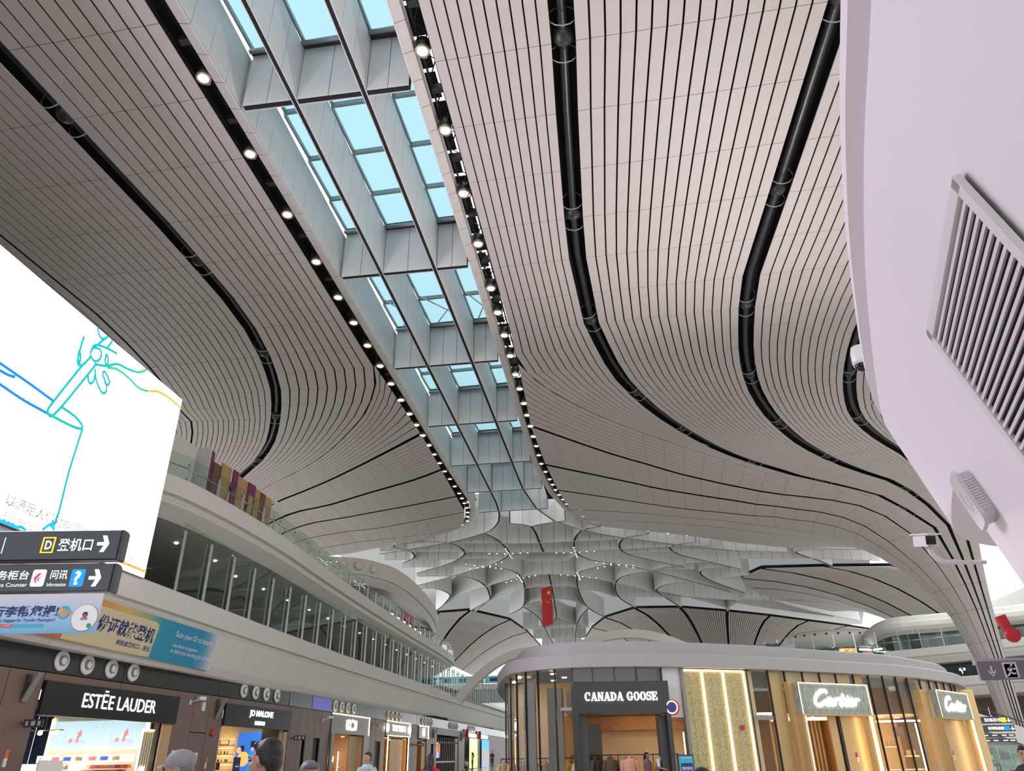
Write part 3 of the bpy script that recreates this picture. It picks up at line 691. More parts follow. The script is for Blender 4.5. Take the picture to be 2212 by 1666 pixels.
extrude_profile(UPPER, uprof, 'fascia_panel', 'fascia', bld, seg=6)
cprof = [(6.0, 17.1), (.1, 17.05), (0, 16.95), (.15, 15.75), (.3, 15.7), (.34, 15.55), (.2, 15.5), (.5, 15.0), (9.0, 15.0)]
extrude_profile(CANOPY, cprof, 'fascia_panel', 'fascia', bld, seg=6)
for (x, y, z) in ((-23.6, 57.75, 16.45), (-22.5, 58.4, 16.4), (-21.72, 59.75, 16.35)):
    o = empty('air_nozzle', (x, y, z), math.radians(-38)); MB().lathe([(.16, .04), (.36, .06), (.38, -.02), (.2, -.05), (.16, .0)], 16, axis='X').build('flange', 'fascia', o, smooth=True); MB().lathe([(0, .02), (.17, .02), (.17, -.1)], 12, axis='X').build('throat', 'dark_grey', o)
    tag(o, {57.75: 'round air nozzle on the far curved eave, one furthest from its bend', 58.4: 'round air nozzle on the far curved eave, middle one', 59.75: 'round air nozzle on the far curved eave, one closest to its bend'}[y], 'air nozzle', 'air nozzles on the far eave')
# shop wall: brown panels with the gaps of the shop openings, polished band above
SHOPS = [(21.25, 27.75), (32.2, 38.2), (44.6, 50.8), (55.3, 61.0), (64.2, 66.6), (70.6, 79.2), (84.0, 88.2), (90.9, 95.2)]
def panel(y0, y1, z0, z1, m='wall_brown', x_off=0.0, name='wall_panel', th=.06):
    c = Vector((wall_x((y0 + y1) / 2) + x_off, (y0 + y1) / 2, (z0 + z1) / 2)); a = math.atan2(wall_x(y1) - wall_x(y0), y1 - y0)
    return MB().box((-th / 2, 0, 0), (th, (y1 - y0) - .03, (z1 - z0) - .03)).build(name, m, bld, loc=c) if abs(a) < 1e-4 else MB().box((-th / 2, 0, 0), (th, (y1 - y0) - .03, (z1 - z0) - .03), rz=-a).build(name, m, bld, loc=c)
# joints measured along the wall
seams = [2, 5, 8, 11, 14, 17, 19.8, 21.2]
for a, b in zip(seams, seams[1:]): panel(a, b, 0, 4.3)
for a, b in ((21.2, 24.85), (24.85, 28.4), (32, 35.2), (35.2, 38.6)): panel(a, b, 4.06, 4.3)
panel(27.75, 28.4, 0, 3.12, 'tan'); panel(28.4, 29.65, 0, 4.3); panel(29.65, 30.85, 2.85, 4.3); panel(29.65, 30.85, 0, 2.85); panel(30.85, 32.0, 0, 4.3)
panel(38.15, 38.6, 0, 3.12, 'tan')
for a, b in ((38.65, 39.9), (39.9, 40.9), (40.9, 42.0), (42.0, 42.95), (42.95, 44.3)):
    if a in (39.9, 42.0): panel(a, b, 2.88, 4.3); panel(a + .55 if a == 39.9 else a, b, 0, 2.88, 'dark_grey', -.15); (panel(a, a + .55, 0, 2.88) if a == 39.9 else None)
    else: panel(a, b, 0, 4.3)
for a, b in ((50.95, 51.9), (51.9, 52.9), (52.9, 54.1), (54.1, 55.0), (61.2, 62.3), (62.3, 63.9), (66.8, 68.3), (68.3, 70.4), (79.4, 81), (81, 82.2), (88.5, 90.7), (95.5, 97.5), (97.5, 100)):
    if a == 52.9: panel(a, b, 2.9, 4.3); panel(a, b, 0, 2.9, 'dark_grey', -.15)
    elif a == 68.3: panel(a, b, 2.95, 4.3); panel(a, a + .9, 0, 2.95, 'dark_grey', -.15); panel(a + .9, b, 0, 2.95)
    else: panel(a, b, 0, 4.3)
for a in range(100, 150, 4): panel(a, a + 4, 0, 4.3)
for a, b in ((70.4, 79.4), (82.2, 88.5), (90.7, 95.5)): panel(a, b, 3.75 if a == 70.4 else 4.2, 4.3)
bands = [0, 6, 12, 18.2, 24.9, 31.4, 38.4, 44.3, 50.5, 57, 63.5, 70, 76, 82, 88, 94, 100, 110, 120, 135, 150]
for a, b in zip(bands, bands[1:]): panel(a, b, 4.3, 5.05, 'blue_reflection' if a == 38.4 and False else 'band_dark', -.02, 'band_panel')
panel(41.4, 44.25, 4.34, 4.98, 'blue_reflection', 0.0, 'blue_reflection_patch', .03)  # self-lit patch stands in for a blue advert mirrored in the band
vbox('wall_backing', 'void', bld, -20.5, -18.35, 0, 21.1, 0, 5.2)
for a, b in ((27.8, 32.2), (38.2, 44.8), (50.6, 55.4), (60.9, 64.1), (66.9, 70.5), (79.4, 150)): vbox('wall_backing', 'void', bld, wall_x((a + b) / 2) - 2.5, wall_x((a + b) / 2) - .3, a, b, 0, 5.0)
for a, b in ((21, 45), (45, 75), (75, 100)): vbox('wall_backing', 'void', bld, wall_x(b) - 2.5, wall_x(b) - .12 - .02, a, b, 4.1 if a > 30 else 4.1, 5.3)
# ------------------------------------------------------------------ upper corridor behind the tall glass
M['corridor_wall'] = mat('corridor_wall', (0.20, 0.185, 0.17), 0.35, var=.25, scale=.6, stretch=(1, .4, 2))
for k in range(26):
    y0 = 4 + k * 4.5
    vbox('wall_panel', 'corridor_wall', bld, -29.6, -29.5, y0, y0 + 4.44, 7.5, 10.75)
vbox('corridor_floor', 'mid_grey', bld, -29.5, -18.5, 2, 150, 7.3, 7.5)
vbox('corridor_ceiling', 'mid_grey', bld, -29.5, -27.0, 2, 150, 10.78, 10.9)
for k in range(17):
    y = 26.5 + k * 3.4
    for x in (-20.4,):
        d = MB().lathe([(0, 0), (.07, 0), (.08, .02)], 10).build('recessed_lamp', 'ceiling_lamp', bld, loc=(x - .02 * y * (1 if y > 36 else 0), y + (1.6 if x < -21 else 0), 10.68))
vbox('end_wall', 'mid_grey', bld, -60, -18.9, 150, 150.3, 0, 12)
for k in range(7): vbox('light_block_wall', 'corridor_wall', bld, -38.2, -38.0, -45 + k * 12, -33.1 + k * 12, 0, 24.6)  # unseen wall added to keep side light off the shaded ceiling
vbox('end_wall', 'mid_grey', bld, -29.6, -16.6, 1.8, 2.0, 0, 12.4)
# ================================================================== BALUSTRADES
def sweep_points(plan, step, y0, y1):
    P = catmull([Vector((x, y, 0)) for x, y in plan], 8); out = []; acc = 0
    prev = None
    for a, b in zip(P, P[1:]):
        L = (b - a).length; d = (b - a) / max(L, 1e-6); t = 0
        while True:
            need = step - acc if prev is not None else 0
            if t + need > L: acc += L - t; break
            t += need; q = a + d * t; prev = q; acc = 0
            if y0 <= q.y <= y1: out.append((q, d))
            if prev is None: break
    return out
def balustrade(name, label, plan, step, y0, y1, z, hp, hg, inset, rail, post_r=.045, phase=0.0):
    root = empty(name); tag(root, label, 'balustrade')
    pts = sweep_points(plan, step, y0, y1)
    post = MB().box((0, 0, hp / 2), (.05, .11, hp)).box((.04, 0, hp / 2), (.03, .07, hp - .04)).mesh('post', 'steel')
    clip = MB().box((-.05, 0, 0), (.08, .09, .07)).mesh('glass_clip', 'dark_grey')
    for i, (p, d) in enumerate(pts):
        n = Vector((-d.y, d.x, 0)); a = math.atan2(d.y, d.x) - math.pi / 2
        q = p + n * inset + Vector((0, 0, z))
        o = inst('post', post, root, q, (0, 0, a)); inst('glass_clip', clip, o, (0, 0, hp * .9)); inst('glass_clip', clip, o, (0, 0, hp * .12))
        if i + 1 < len(pts):
            p2, d2 = pts[i + 1]; n2 = Vector((-d2.y, d2.x, 0)); off = .09
            A = p + n * (inset + off); B = p2 + n2 * (inset + off); dd = (B - A); A = A + dd * .008; B = B - dd * .008
            MB().add([(A.x, A.y, z + .02), (B.x, B.y, z + .02), (B.x, B.y, z + hg), (A.x, A.y, z + hg)], [(0, 1, 2, 3)]).build('glass_pane', 'glass_green', root)
            if rail: MB().tube([A + n * .08 + Vector((0, 0, z + rail)), B + n2 * .08 + Vector((0, 0, z + rail))], .03, 6).build('handrail', 'steel', root, smooth=True)
    return root
balustrade('balustrade', 'tall glass screen with steel posts along the lower balcony above the shops', FASCIA, 2.15, 23.6, 128, 7.55, 2.35, 2.7, .18, 0)
balustrade('balustrade', 'glass balustrade with short steel posts along the topmost curved balcony', UPPER, 2.15, 21, 99, 12.42, .82, 1.12, .16, .62)
# ================================================================== BIG LED SCREEN on the balcony edge
M['screen'] = emis('screen_glow', (0.92, 0.82, 1.0), SCREEN_L)
for k, c in (('blue', (0.0, 0.10, .42)), ('teal', (0, .20, .21)), ('green', (.01, .26, .1)), ('orange', (.5, .19, .02)), ('cyan', (0, .22, .33))): M['art_' + k] = emis('screen_line_' + k, c, 1.0)
M['art_text'] = emis('screen_text', (.04, .035, .05), 1.0)
S_A = Vector((-15.85, 6.0, 0)); S_B = Vector((-16.8, 23.2, 0)); S_D = (S_B - S_A).normalized(); S_N = Vector((S_D.y, -S_D.x, 0))
def scr(u, z, lift=0.0): return S_A + S_D * u + Vector((0, 0, z)) + S_N * lift
led = empty('led_screen', (S_A + S_B) / 2 + Vector((0, 0, 7.55))); tag(led, 'huge white advertising screen with coloured line drawing above the shop fascia', 'screen')
LOFF = -Vector(led.location)
def on_led(mb, name, m):
    mb.v = [tuple(Vector(v) + LOFF) for v in mb.v]; return mb.build(name, m, led)
SL = (S_B - S_A).length
for i in range(6):
    u0, u1 = -3 + i * (SL + 3) / 6, -3 + (i + 1) * (SL + 3) / 6
    on_led(MB().hexa([scr(u0, 7.53), scr(u1, 7.53), scr(u1, 14.45), scr(u0, 14.45)], [scr(u0, 7.53, -.02), scr(u1, 7.53, -.02), scr(u1, 14.45, -.02), scr(u0, 14.45, -.02)]), 'screen_panel', 'screen')
on_led(MB().hexa([scr(-3, 7.5, -.03), scr(SL + .03, 7.5, -.03), scr(SL + .03, 14.48, -.03), scr(-3, 14.48, -.03)], [scr(-3, 7.5, -.45), scr(SL + .03, 7.5, -.45), scr(SL + .03, 14.48, -.45), scr(-3, 14.48, -.45)]), 'cabinet', 'dark_grey')
ART = {
 'blue': [ [(8.31, 11.43), (8.73, 11.42), (9.88, 11.39), (10.89, 11.34)], [(8.53, 10.90), (8.96, 10.89), (9.86, 10.86), (10.81, 10.90)], [(8.60, 11.23), (8.81, 11.24), (9.09, 11.26), (9.33, 11.32)] ],
 'teal': [ [(10.81, 10.90), (11.58, 10.94), (12.10, 11.00), (12.36, 11.08)], [(12.36, 11.08), (12.26, 11.20), (11.89, 11.30), (11.29, 11.32)], [(12.37, 11.09), (12.34, 10.65), (12.30, 9.61), (12.34, 8.41), (12.27, 7.86)], [(11.75, 13.07), (11.61, 12.93), (10.86, 11.21), (10.81, 10.97), (10.89, 10.88), (11.05, 10.95), (11.40, 11.60), (12.17, 13.27)], [(11.81, 13.45), (11.82, 13.65), (11.97, 13.78), (12.18, 13.82), (12.29, 13.70), (12.26, 13.50), (12.13, 13.37), (11.96, 13.35), (11.81, 13.45)], [(11.54, 14.47), (11.34, 13.84), (11.33, 13.40), (11.36, 13.00), (11.44, 12.87), (11.61, 12.94), (11.73, 13.13), (11.85, 13.38)], [(11.31, 13.31), (11.43, 13.18), (11.47, 12.93), (11.36, 13.03), (11.31, 13.31)], [(11.95, 12.83), (12.06, 12.60), (12.19, 12.59), (12.27, 12.73), (12.25, 12.95)], [(12.18, 13.13), (12.35, 12.83), (12.70, 12.58), (12.89, 12.59), (12.95, 12.74), (12.81, 12.96), (12.59, 13.13), (12.64, 13.26), (12.86, 13.17), (12.99, 13.05), (12.94, 12.92), (12.73, 12.95)], [(11.80, 14.45), (11.92, 14.29), (12.11, 14.21), (12.27, 14.32), (12.35, 14.44)], [(11.80, 13.64), (11.93, 13.86), (12.39, 14.03), (13.00, 14.14), (13.53, 14.48)], [(12.61, 14.43), (12.47, 14.04)], [(12.31, 14.37), (12.01, 13.93)], [(12.96, 14.46), (13.20, 14.34), (13.44, 14.54)], [(12.51, 13.87), (12.66, 13.72), (12.66, 13.50), (12.53, 13.61), (12.51, 13.87)], [(12.08, 13.25), (12.62, 13.46), (13.13, 13.81), (13.65, 13.92), (14.09, 14.03)] ],
 'green': [ [(14.09, 14.03), (14.39, 14.17), (14.69, 14.44)], [(12.68, 13.44), (13.20, 13.64), (13.87, 13.66), (14.50, 13.60), (15.06, 13.74)] ],
 'orange': [ [(15.06, 13.74), (15.50, 13.96), (16.12, 14.09), (16.83, 14.10), (17.27, 14.07)], [(15.47, 7.73), (16.41, 7.73), (17.37, 7.73)] ],
 'cyan': [ [(10.22, 7.54), (10.38, 7.48), (10.45, 7.57), (10.54, 7.53), (10.83, 7.43), (11.07, 7.58), (11.31, 7.54)], [(11.91, 7.73), (12.11, 7.94), (12.21, 7.93), (12.21, 8.08), (12.36, 7.83)] ],
}
for k, lines in ART.items():
    for l in lines:
        pts = catmull([Vector((u, z, 0)) for u, z in l if z < 14.46], 5) if len(l) > 2 else [Vector((u, z, 0)) for u, z in l]
        if len(pts) < 2: continue
        on_led(ribbon([scr(min(p.x, SL - .02), max(7.54, min(14.44, p.y))) for p in pts], .095, S_N, .02), 'drawn_line', 'art_' + k)
for body, u, z, w, h in (('以满足人们对能源的需', 10.33, 7.97, 3.85, .34), ('产品进行比较', 10.32, 7.57, 1.62, .26), ('广告', 15.78, 7.72, .62, .3)):
    o = place_text(body, scr(u, z, .02) + LOFF, S_D, (0, 0, 1), w, h, 'art_text', led)
# ================================================================== OVERHEAD DIRECTION SIGNS
M['sign_dark'] = mat('sign_grey_face', (0.045, 0.05, 0.065), 0.3)
M['sign_text'] = emis('sign_lettering', (.78, .92, .86), .36)
M['sign_yellow'] = emis('sign_yellow', (.9, .62, .02), .32)
M['sign_blue'] = emis('sign_blue', (.0, .22, .75), .38)
M['sign_white'] = emis('sign_white_tile', (.78, .84, .76), .35)
M['sign_red'] = emis('sign_red', (.7, .02, .14), .4)
M['sign_navy'] = emis('sign_navy', (.05, .09, .4), .3)
G_L = Vector((-9.686, 9.695, 0)); G_D = Vector((.98417, .17725, 0)); G_N = Vector((.17725, -.98417, 0))
def sg(u, z, lift=0.0): return G_L + G_D * u + Vector((0, 0, z)) + G_N * lift
def sign_box(root, off, u0, u1, z0, z1, th, bevel):
    b = bevel; ring = lambda d, e: [sg(u0, z0 + e, d), sg(u1 - e, z0 + e, d), sg(u1 - e, z1 - e, d), sg(u0, z1 - e, d)]
    MB().hexa([p - off for p in ring(0, b)], [p - off for p in ring(-.03, 0)]).build('face', 'sign_dark', root)
    MB().hexa([p - off for p in ring(-.03, 0)], [p - off for p in ring(-th, 0)]).build('case', 'sign_dark', root)
    MB().hexa([p - off for p in [sg(u1 + .012, z0 - .01, -.02), sg(u1 + .05, z0 + .01, -.05), sg(u1 + .05, z1 - .04, -.05), sg(u1 + .012, z1 + .01, -.02)]], [p - off for p in [sg(u1 + .012, z0 - .01, -th), sg(u1 + .05, z0 + .01, -th), sg(u1 + .05, z1 - .04, -th), sg(u1 + .012, z1 + .01, -th)]]).build('end_cap', 'dark_grey', root)
def quad_on(root, off, u0, u1, z0, z1, m, name, lift=.004, cut=0.0):
    c = cut
    pts = [(u0 + c, z0), (u1 - c, z0), (u1, z0 + c), (u1, z1 - c), (u1 - c, z1), (u0 + c, z1), (u0, z1 - c), (u0, z0 + c)] if c else [(u0, z0), (u1, z0), (u1, z1), (u0, z1)]
    return MB().add([sg(u, z, lift) - off for u, z in pts], [tuple(range(len(pts)))]).build(name, m, root)
def arrow_on(root, off, u0, u1, z0, z1, m):
    zm = (z0 + z1) / 2; t = (z1 - z0) * .1
    quad_on(root, off, u0, u1 - t * 1.6, zm - t, zm + t, m, 'arrow_shaft')
    hx = u0 + (u1 - u0) * .32
    MB().add([sg(u, z, .005) - off for u, z in ((hx, z1), (hx + t * 2.6, z1), (u1, zm), (hx + t * 2.6, z0), (hx, z0), (u1 - t * 2.8, zm))], [(0, 5, 2, 1), (5, 4, 3, 2)]).build('arrow_head', m, root)
post_x = -1.3
s1 = empty('direction_sign', sg(0, 4.53)); off = Vector(s1.location); tag(s1, 'long dark overhead sign with yellow boxed letter D and an arrow, the upper of two', 'sign')
sign_box(s1, off, -1.5, 1.89, 4.53, 5.0, .2, .015)
for (a, b, c, d) in ((.71, .735, 4.64, 4.89), (.885, .91, 4.64, 4.89), (.71, .91, 4.64, 4.66), (.71, .91, 4.87, 4.89)): quad_on(s1, off, a, b, c, d, 'sign_yellow', 'box_line')
place_text('D', sg(.765, 4.695, .004) - off, G_D, (0, 0, 1), .1, .14, 'sign_text', s1, bold=.03)
place_text('登机口', sg(.965, 4.665, .004) - off, G_D, (0, 0, 1), .53, .2, 'sign_text', s1, bold=.012)
arrow_on(s1, off, 1.56, 1.75, 4.645, 4.905, 'sign_text'); quad_on(s1, off, .12, .135, 4.64, 4.89, 'sign_text', 'divider_line')
s2 = empty('direction_sign', sg(0, 4.06)); off = Vector(s2.location); tag(s2, 'long dark overhead sign with blue question mark tile and airline tile, the lower of two', 'sign')
sign_box(s2, off, -1.5, 1.89, 4.05, 4.475, .2, .015)
place_text('服务柜台', sg(.0, 4.235, .004) - off, G_D, (0, 0, 1), .65, .14, 'sign_text', s2, bold=.012)
place_text('Service Counter', sg(.05, 4.13, .004) - off, G_D, (0, 0, 1), .61, .06, 'sign_text', s2)
quad_on(s2, off, .70, .905, 4.13, 4.385, 'sign_white', 'airline_tile', cut=.02)
MB().add([sg(u, z, .009) - off for u, z in ((.735, 4.26), (.79, 4.325), (.88, 4.34), (.84, 4.325), (.785, 4.255), (.775, 4.225), (.80, 4.18), (.765, 4.19))], [(0, 1, 4), (1, 2, 3, 4), (0, 4, 5), (0, 5, 6, 7)]).build('logo_swallow', 'sign_red', s2)
MB().add([sg(u, z, .009) - off for u, z in ((.885, 4.285), (.82, 4.27), (.785, 4.24), (.80, 4.215), (.84, 4.205), (.815, 4.225), (.815, 4.245), (.83, 4.262))], [(0, 1, 7), (1, 2, 6, 7), (2, 3, 5, 6), (3, 4, 5)]).build('logo_swallow', 'sign_navy', s2)
place_text('问讯', sg(.975, 4.235, .004) - off, G_D, (0, 0, 1), .255, .14, 'sign_text', s2, bold=.012)
place_text('Information', sg(.955, 4.13, .004) - off, G_D, (0, 0, 1), .285, .055, 'sign_text', s2)
quad_on(s2, off, 1.285, 1.495, 4.12, 4.385, 'sign_blue', 'question_tile', cut=.02)
place_text('?', sg(1.34, 4.145, .009) - off, G_D, (0, 0, 1), .1, .215, 'sign_white', s2, bold=.03)
arrow_on(s2, off, 1.56, 1.75, 4.12, 4.38, 'sign_text')
M['print_grad'] = mat('banner_blue_print', (.55, .66, .78), .5)
nt = M['print_grad'].node_tree; tc = nt.nodes.new('ShaderNodeTexCoord'); sp = nt.nodes.new('ShaderNodeSeparateXYZ'); mr = nt.nodes.new('ShaderNodeMapRange'); rp = nt.nodes.new('ShaderNodeValToRGB')
nt.links.new(tc.outputs['Object'], sp.inputs[0]); nt.links.new(sp.outputs['Z'], mr.inputs['Value']); mr.inputs['From Min'].default_value = 0; mr.inputs['From Max'].default_value = .57
nt.links.new(mr.outputs[0], rp.inputs[0]); nt.links.new(rp.outputs[0], nt.nodes['Principled BSDF'].inputs['Base Color'])
rp.color_ramp.elements[0].color = (.16, .42, .66, 1); rp.color_ramp.elements[1].color = (.62, .62, .68, 1); rp.color_ramp.elements[1].position = .9; e = rp.color_ramp.elements.new(.45); e.color = (.38, .56, .80, 1)
M['ink_navy'] = mat('navy_ink', (.015, .03, .16), .5); M['ink_red'] = mat('red_ink', (.6, .06, .04), .5); M['ink_white'] = mat('white_ink', (.82, .84, .85), .5); M['ink_teal'] = mat('teal_ink', (.05, .42, .6), .5); M['ink_green'] = mat('green_ink', (.02, .35, .12), .5); M['skin_print'] = mat('printed_skin_tone', (.6, .32, .2), .5); M['ink_yellow'] = mat('yellow_ink', (.85, .5, .1), .5)
b1 = empty('hanging_banner', sg(0, 3.45)); off = Vector(b1.location); tag(b1, 'pale blue printed banner with round white badge hanging under the overhead signs', 'banner')
MB().hexa([sg(-1.5, 3.45) - off, sg(1.84, 3.45) - off, sg(1.84, 4.02) - off, sg(-1.5, 4.02) - off], [sg(-1.5, 3.45, -.03) - off, sg(1.84, 3.45, -.03) - off, sg(1.84, 4.02, -.03) - off, sg(-1.5, 4.02, -.03) - off]).build('sheet', 'print_grad', b1)
place_text('行李帮您提!', sg(.25, 3.685, .004) - off, G_D, (0, 0, 1), .98, .165, 'ink_navy', b1, bold=.03, shear=.08)
place_text('ry Baggage for Transfer Passengers!', sg(.4, 3.605, .004) - off, G_D, (0, 0, 1), .81, .06, 'ink_navy', b1, bold=.008, shear=.12)
quad_on(b1, off, .2, .62, 3.54, 3.585, 'ink_red', 'red_pill', cut=.015); quad_on(b1, off, .62, 1.07, 3.54, 3.585, 'ink_teal', 'blue_pill', cut=.015)
place_text('二次安检', sg(.44, 3.548, .006) - off, G_D, (0, 0, 1), .16, .03, 'ink_white', b1)
def disc_on(root, off, u, z, r, m, name, lift=.004, n=28, sx=1.0):
    return MB().add([sg(u + r * sx * math.cos(2 * math.pi * k / n), z + r * math.sin(2 * math.pi * k / n), lift) - off for k in range(n)], [tuple(range(n))]).build(name, m, root)
disc_on(b1, off, 1.645, 3.665, .195, 'ink_red', 'badge_ring', .004); disc_on(b1, off, 1.645, 3.665, .189, 'ink_white', 'badge', .007)
place_text('BDIA', sg(1.595, 3.63, .01) - off, G_D, (0, 0, 1), .1, .035, 'ink_navy', b1, bold=.02)
disc_on(b1, off, 1.645, 3.71, .04, 'ink_navy', 'badge_emblem', .01); disc_on(b1, off, 1.645, 3.685, .03, 'ink_red', 'badge_emblem', .012); disc_on(b1, off, 1.735, 3.55, .035, 'ink_green', 'badge_spot', .011)
disc_on(b1, off, 1.32, 3.745, .095, 'ink_teal', 'pointer_disc', .006)
MB().add([sg(u, z, .009) - off for u, z in ((1.25, 3.77), (1.28, 3.80), (1.34, 3.79), (1.40, 3.755), (1.45, 3.745), (1.45, 3.73), (1.40, 3.735), (1.385, 3.70), (1.34, 3.67), (1.29, 3.69), (1.255, 3.73))], [(0, 1, 2, 3, 6, 7, 8, 9, 10), (3, 4, 5, 6)]).build('pointing_hand', 'skin_print', b1)
MB().add([sg(u, z, .01) - off for u, z in ((1.235, 3.765), (1.275, 3.81), (1.29, 3.80), (1.25, 3.72))], [(0, 3, 2, 1)]).build('hand_cuff', 'ink_yellow', b1)
pst = empty('sign_post', sg(-1.6, 0, -.1)); tag(pst, 'grey post carrying the overhead direction signs', 'post'); MB().box((0, 0, 2.55), (.16, .16, 5.1), rz=.178).build('shaft', 'sign_dark', pst); MB().lathe([(.3, 0), (.3, .03), (.1, .05)], 16).build('base', 'steel', pst)
# ================================================================== PRINTED BANNER along the fascia
M['fascia_print'] = mat('rainbow_banner_print', (.1, .4, .6), .45)
nt = M['fascia_print'].node_tree; tc = nt.nodes.new('ShaderNodeTexCoord'); sp = nt.nodes.new('ShaderNodeSeparateXYZ'); mr = nt.nodes.new('ShaderNodeMapRange'); rp = nt.nodes.new('ShaderNodeValToRGB')
nt.links.new(tc.outputs['Object'], sp.inputs[0]); nt.links.new(sp.outputs['Y'], mr.inputs['Value']); mr.inputs['From Min'].default_value = 0; mr.inputs['From Max'].default_value = 12.0
nt.links.new(mr.outputs[0], rp.inputs[0]); nt.links.new(rp.outputs[0], nt.nodes['Principled BSDF'].inputs['Base Color'])
cr = rp.color_ramp; cr.elements[0].color = (.45, .06, .02, 1); cr.elements[0].position = .1; cr.elements[1].color = (.70, .67, .63, 1); cr.elements[1].position = 1.0
for p, c in ((.3, (.62, .22, .05)), (.46, (.68, .44, .12)), (.56, (.30, .40, .20)), (.64, (.02, .28, .42)), (.88, (.01, .25, .45)), (.93, (.1, .34, .5))): e = cr.elements.new(p); e.color = (*c, 1)
def bn(y, s_, lift=0.03):
    x = -16.47 - .045 * (y - 16) - .07 - .21 * (6.4 - (5.08 + s_)); return Vector((x + lift, y, 5.08 + s_ + lift * .21))
fb = empty('printed_banner', bn(17.3, 0)); off = Vector(fb.location); tag(fb, 'orange to blue printed banner stretched along the cream fascia', 'banner')
MB().hexa([bn(17.3, .0) - off, bn(29.3, 0) - off, bn(29.3, 1.36) - off, bn(17.3, 1.36) - off], [bn(17.3, .0, .01) - off, bn(29.3, 0, .01) - off, bn(29.3, 1.36, .01) - off, bn(17.3, 1.36, .01) - off]).build('sheet', 'fascia_print', fb)
M['cream_print'] = mat('cream_print', (.62, .55, .34), .5)
MB().add([bn(y, s_, .035) - off for y, s_ in ((20.2, .02), (24.85, .02), (24.86, 1.0), (24.78, 1.12), (24.6, 1.17), (20.2, 1.17))], [tuple(range(6))]).build('cream_field', 'cream_print', fb)
fx_d = Vector((-.045, 1, 0)).normalized(); fy_d = Vector((.21, 0, 1)).normalized()
for body, y, s_, w, h, mm, bo in (('份证就能登机', 21.55, .45, 3.2, .52, 'ink_navy', .025), ('刷脸查登机口、座位', 22.8, .19, 1.98, .17, 'ink_navy', .015), ('Scan your ID to board.', 26.05, .83, 2.75, .26, 'ink_white', .0), ('Use facial recognition', 26.08, .5, 1.82, .17, 'ink_white', 0), ('to check your boarding gate and seat.', 26.05, .29, 3.05, .2, 'ink_white', 0)):
    place_text(body, bn(y, s_, .04) - off, fx_d, fy_d, w, h, mm, fb, bold=bo)
# ================================================================== ROUND AIR NOZZLES on the polished band
noz = MB().lathe([(.12, .10), (.15, .02), (.24, .045), (.30, .03), (.31, .0), (.31, -.03)], 20, axis='X').mesh('flange', 'white', True)
noz_cone = MB().lathe([(.0, .0), (.09, .0), (.12, .10), (.15, .1), (.155, .0)], 16, axis='X').mesh('nozzle', 'mid_grey', True)
NG = [((21.73, 22.92, 24.15, 25.36), 'above the navy cosmetics shop'), ((33.52, 34.65, 35.75, 36.9), 'above the perfume shop with blue poster'), ((44.85, 45.95, 47.05, 48.13), 'above the shop framed with a white light strip'),
      ((55.6, 56.65, 57.7, 58.74), 'above the shop with two white emblems'), ((65.2, 66.2, 67.2, 68.2), 'above the narrow shop with oval emblem'), ((75.4, 76.4, 77.4, 78.4), 'above the shuttered shop'), ((84.2, 85.2, 86.2, 87.2), 'above the green lit poster')]
for ys, where in NG:
    for i, y in enumerate(ys):
        o = empty('air_nozzle', (wall_x(y) + .02, y, 4.68)); inst('flange', noz, o); inst('nozzle', noz_cone, o)
        tag(o, f'{ORD[i]} of four round air nozzles {where}', 'air nozzle', 'round air nozzles over the shops')
# ================================================================== WHITE FLARED PILLAR close to the camera
M['pillar'] = mat('white_pillar_plaster', (0.84, 0.80, 0.83), 0.55, var=0.015, scale=1.2)
M['pl_grey'] = mat('light_grey_plastic', (0.62, 0.60, 0.61), 0.4); M['pl_white'] = mat('white_plastic', (0.78, 0.76, 0.76), 0.35); M['lens_black'] = mat('black_glass', (.01, .01, .012), .08)
RIM = catmull([Vector((*p, 0)) for p in ((.25, -4.5), (.35, -2.5), (.5, -.6), (.72, .8), (.95, 1.87), (1.1, 2.56), (1.34, 3.48), (1.76, 4.86), (2.02, 5.55), (2.3, 5.98), (2.75, 6.3), (3.5, 6.5), (5.0, 6.55), (7.5, 6.2))], 6)
def rim_frame(i):
    d = RIM[min(i + 1, len(RIM) - 1)] - RIM[max(i - 1, 0)]; d.normalize(); return RIM[i], d, Vector((d.y, -d.x, 0))
pil = empty('wall_pillar', (1.6, 2.5, 0)); tag(pil, 'white flared pillar with vent grille, leaning outward beside the camera', 'pillar', kind='structure')
POFF = -Vector(pil.location)
def pillar_pt(i, inset, z):
    p, d, n = rim_frame(i); return p + n * inset + Vector((0, 0, z)) + POFF
LEAN = .29
upper = [(LEAN * (4.0 - z), z) for z in (3.08, 3.4, 3.7, 3.9)] + [(.04, 3.955), (.075, 3.965), (.1, 3.99), (.1, 4.06), (.03, 4.075), (-.005, 4.09), (-.005, 4.2), (.02, 4.225), (.5, 4.23)]
lower = [(LEAN * (4.0 - z), z) for z in (0, 1, 2, 2.6, 3.08)]
CUT = max(range(len(RIM)), key=lambda i: -abs(RIM[i].y + .02 - 4.42) - (9 if RIM[i].x > 2.4 else 0))
MB().grid([[pillar_pt(i, o, z) for o, z in upper] for i in range(len(RIM))]).build('upper_shell', 'pillar', pil, smooth=False)
MB().grid([[pillar_pt(i, o, z) for o, z in lower] for i in range(CUT + 1)]).build('lower_shell', 'pillar', pil)
MB().grid([[pillar_pt(i, LEAN * .92, 3.08), pillar_pt(i, LEAN * .92 + .5, 3.02)] for i in range(CUT, len(RIM))]).build('niche_soffit', 'pillar', pil)
MB().grid([[pillar_pt(i, LEAN * (4 - z) + .22 + .1 * (3 - z), z) for z in (0, 1, 2, 3.05)] for i in range(CUT, len(RIM))]).build('niche_wall', 'pillar', pil)
